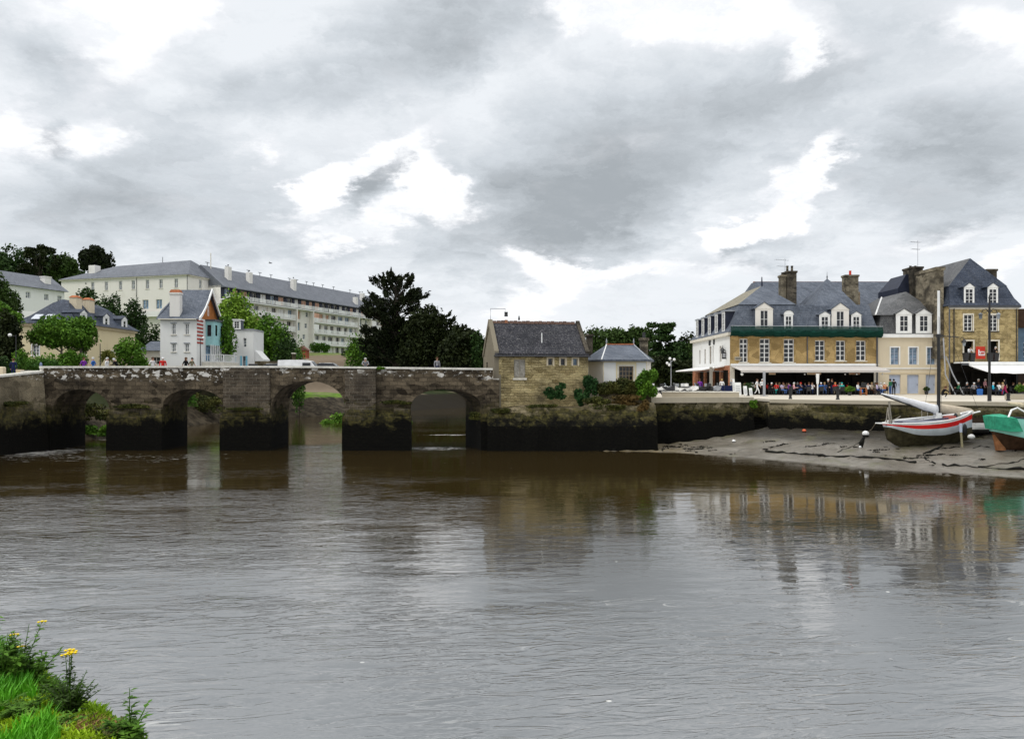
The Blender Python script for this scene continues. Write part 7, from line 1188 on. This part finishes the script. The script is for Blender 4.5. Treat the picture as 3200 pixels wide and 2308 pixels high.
def pot(px, Y, lb, h, m_, seed, w_=.5):
    t = thing('potted_plant', (X(px, Y), Y, QZ), lb, 'plant', 'potted plants on the terraces'); q = MB(); q.lathe([(.16, 0), (.22, .35), (.24, .36), (.2, .36)], 0, 0, 10); q.build('pot', M['iron'], t); link('foliage', leafmesh('foliage', [(0, 0, .36 + h * .5, w_, w_, h * .5)] * 2, 420, .09, M['f_' + m_], seed, shell=.2), t)
pot(2338, 77.5, 'dark potted shrub behind the white menu boards', 1.0, 'dk', 1, .7); pot(2655, 79.6, 'bright green potted plant left of the orange easel', .6, 'mid', 2, .5); pot(2895, 85.3, 'small thin potted plant between the blue shutter doors', .5, 'oak', 3, .3); pot(3190, 77.5, 'green potted plant at the far right edge', .8, 'plane', 4, .5)
for i, (px, w_, lb) in enumerate(((2413, .7, 'short orange lit sign board under the grey awning'), (2544, 1.5, 'long ochre sign board under the middle of the grey awning'), (2670, 1.2, 'dim brown sign board under the right of the grey awning'))):
    t = thing('sign_board', (X(px, 83.2), 83.2, Z(1170, 83.2)), lb, 'sign', 'sign boards under the grey awning'); MB().box(-w_ / 2, w_ / 2, -.03, .03, 0, .2).build('board', M['cream'] if i < 2 else M['wood'], t); q = MB(); [q.box(-w_ * .4 + w_ * .1 * k_, -w_ * .35 + w_ * .1 * k_, -.036, -.031, .05, .15) for k_ in range(9)]; q.build('marks', P_('sign_orange', (.45, .12, .03)), t)
for i, px in enumerate((2319, 2515, 2641, 2677, 2758)):
    t = thing('spot_lamp', (X(px, 83), 83, Z(1166, 83) - .1), ('round white globe lamp hanging at the left under the grey awning', 'tiny white lamp under the awning left of the long sign', 'small white lamp left of the dim sign board', 'small white lamp right of the dim sign board', 'white lamp at the right end of the grey awning')[i], 'lamp', 'lamps under the grey awning'); q = MB(); q.ball((0, 0, 0), .16 if i == 0 else .09, 8); q.build('globe', M['whitepaint'], t); MB().tube([(0, 0, .1), (0, 0, .45)], .012, 4).build('cord', M['iron'], t)
for i, (px, lb) in enumerate(((3018, 'black planter at the left of the left balcony doorway'), (3038, 'black planter at the right of the left balcony doorway'), (3094, 'black planter left of the right balcony doorway'), (3112, 'black planter right of the right balcony doorway'))):
    t = thing('balcony_planter', (X(px, 82.6), 82.6, 7.465), lb, 'planter', 'black planters on the balcony terrace'); q = MB(); q.rects([(-.18, .18, -.15, .15, 0), (-.27, .27, -.2, .2, .92)]); q.build('box', M['black'], t); MB().box(-.29, .29, -.22, .22, .921, .96).build('rim', M['iron'], t)
t = thing('suitcase', (X(3062, 78.5), 78.5, QZ), 'blue trolley bag under the white awning', 'bag'); MB().rects([(-.22, .22, -.12, .12, .06), (-.24, .24, -.14, .14, .62), (-.2, .2, -.1, .1, .68)]).build('bag', C_('blue'), t); q = MB(); q.tube([(-.12, .1, .68), (-.12, .1, .92), (.12, .1, .92), (.12, .1, .68)], .012, 4); q.build('handle', M['iron'], t)
q = MB(); q.rects([(-.55, 2.6, -.3, .3, 0), (-.55, 2.6, -.3, .3, .42)]); t = thing('stone_bench', (X(3168, 62), 62, QZ), 'pale block seat at the right edge of the quay', 'bench'); q.build('base', M['concrete'], t); MB().box(-.5, 2.5, -.25, .25, .421, .47).build('top', M['plank'], t)
for i, (px, a, b) in enumerate(((2948, 0, .9), (2956, .55, 1.6))): MB().tube([(0, 0, 4.2 if i else 6.2), (a, -.4, 2.2), (b * .9, -.9, 0)], .07, 6).build('drainpipe', M['steel'], None, loc=(X(px, 83.9), 83.9, QZ), label=('long bent grey pipe left of the rubble house', 'second grey pipe leaning beside the awning')[i], cat='pipe')
t = thing('bird', (X(845, 120), 120, Z(822, 120)), 'small dark bird flying above the apartment roof', 'bird'); q = MB(); q.smooth = True; q.loft([[(x_, r * math.cos(a), r * math.sin(a)) for a in [1.047 * j for j in range(6)]] for x_, r in ((-.3, .01), (-.12, .07), (.1, .08), (.22, .05), (.3, .01))]); q.build('body', M['iron'], t); [MB().hexa([(-.05, s_ * .05, 0), (.1, s_ * .05, 0), (.02, s_ * .6, .12), (-.06, s_ * .6, .12)], [(-.05, s_ * .05, .02), (.1, s_ * .05, .02), (.02, s_ * .6, .13), (-.06, s_ * .6, .13)]).build('wing', M['iron'], t) for s_ in (-1, 1)]
t = thing('bird', (-1.34 + 1.9, 61.2, 10.2), 'dark bird perched on the ridge of the toll house', 'bird'); q = MB(); q.ball((0, 0, .16), (.08, .09, .15), 8); q.ball((0, -.03, .33), .06, 8); q.build('body', M['iron'], t)
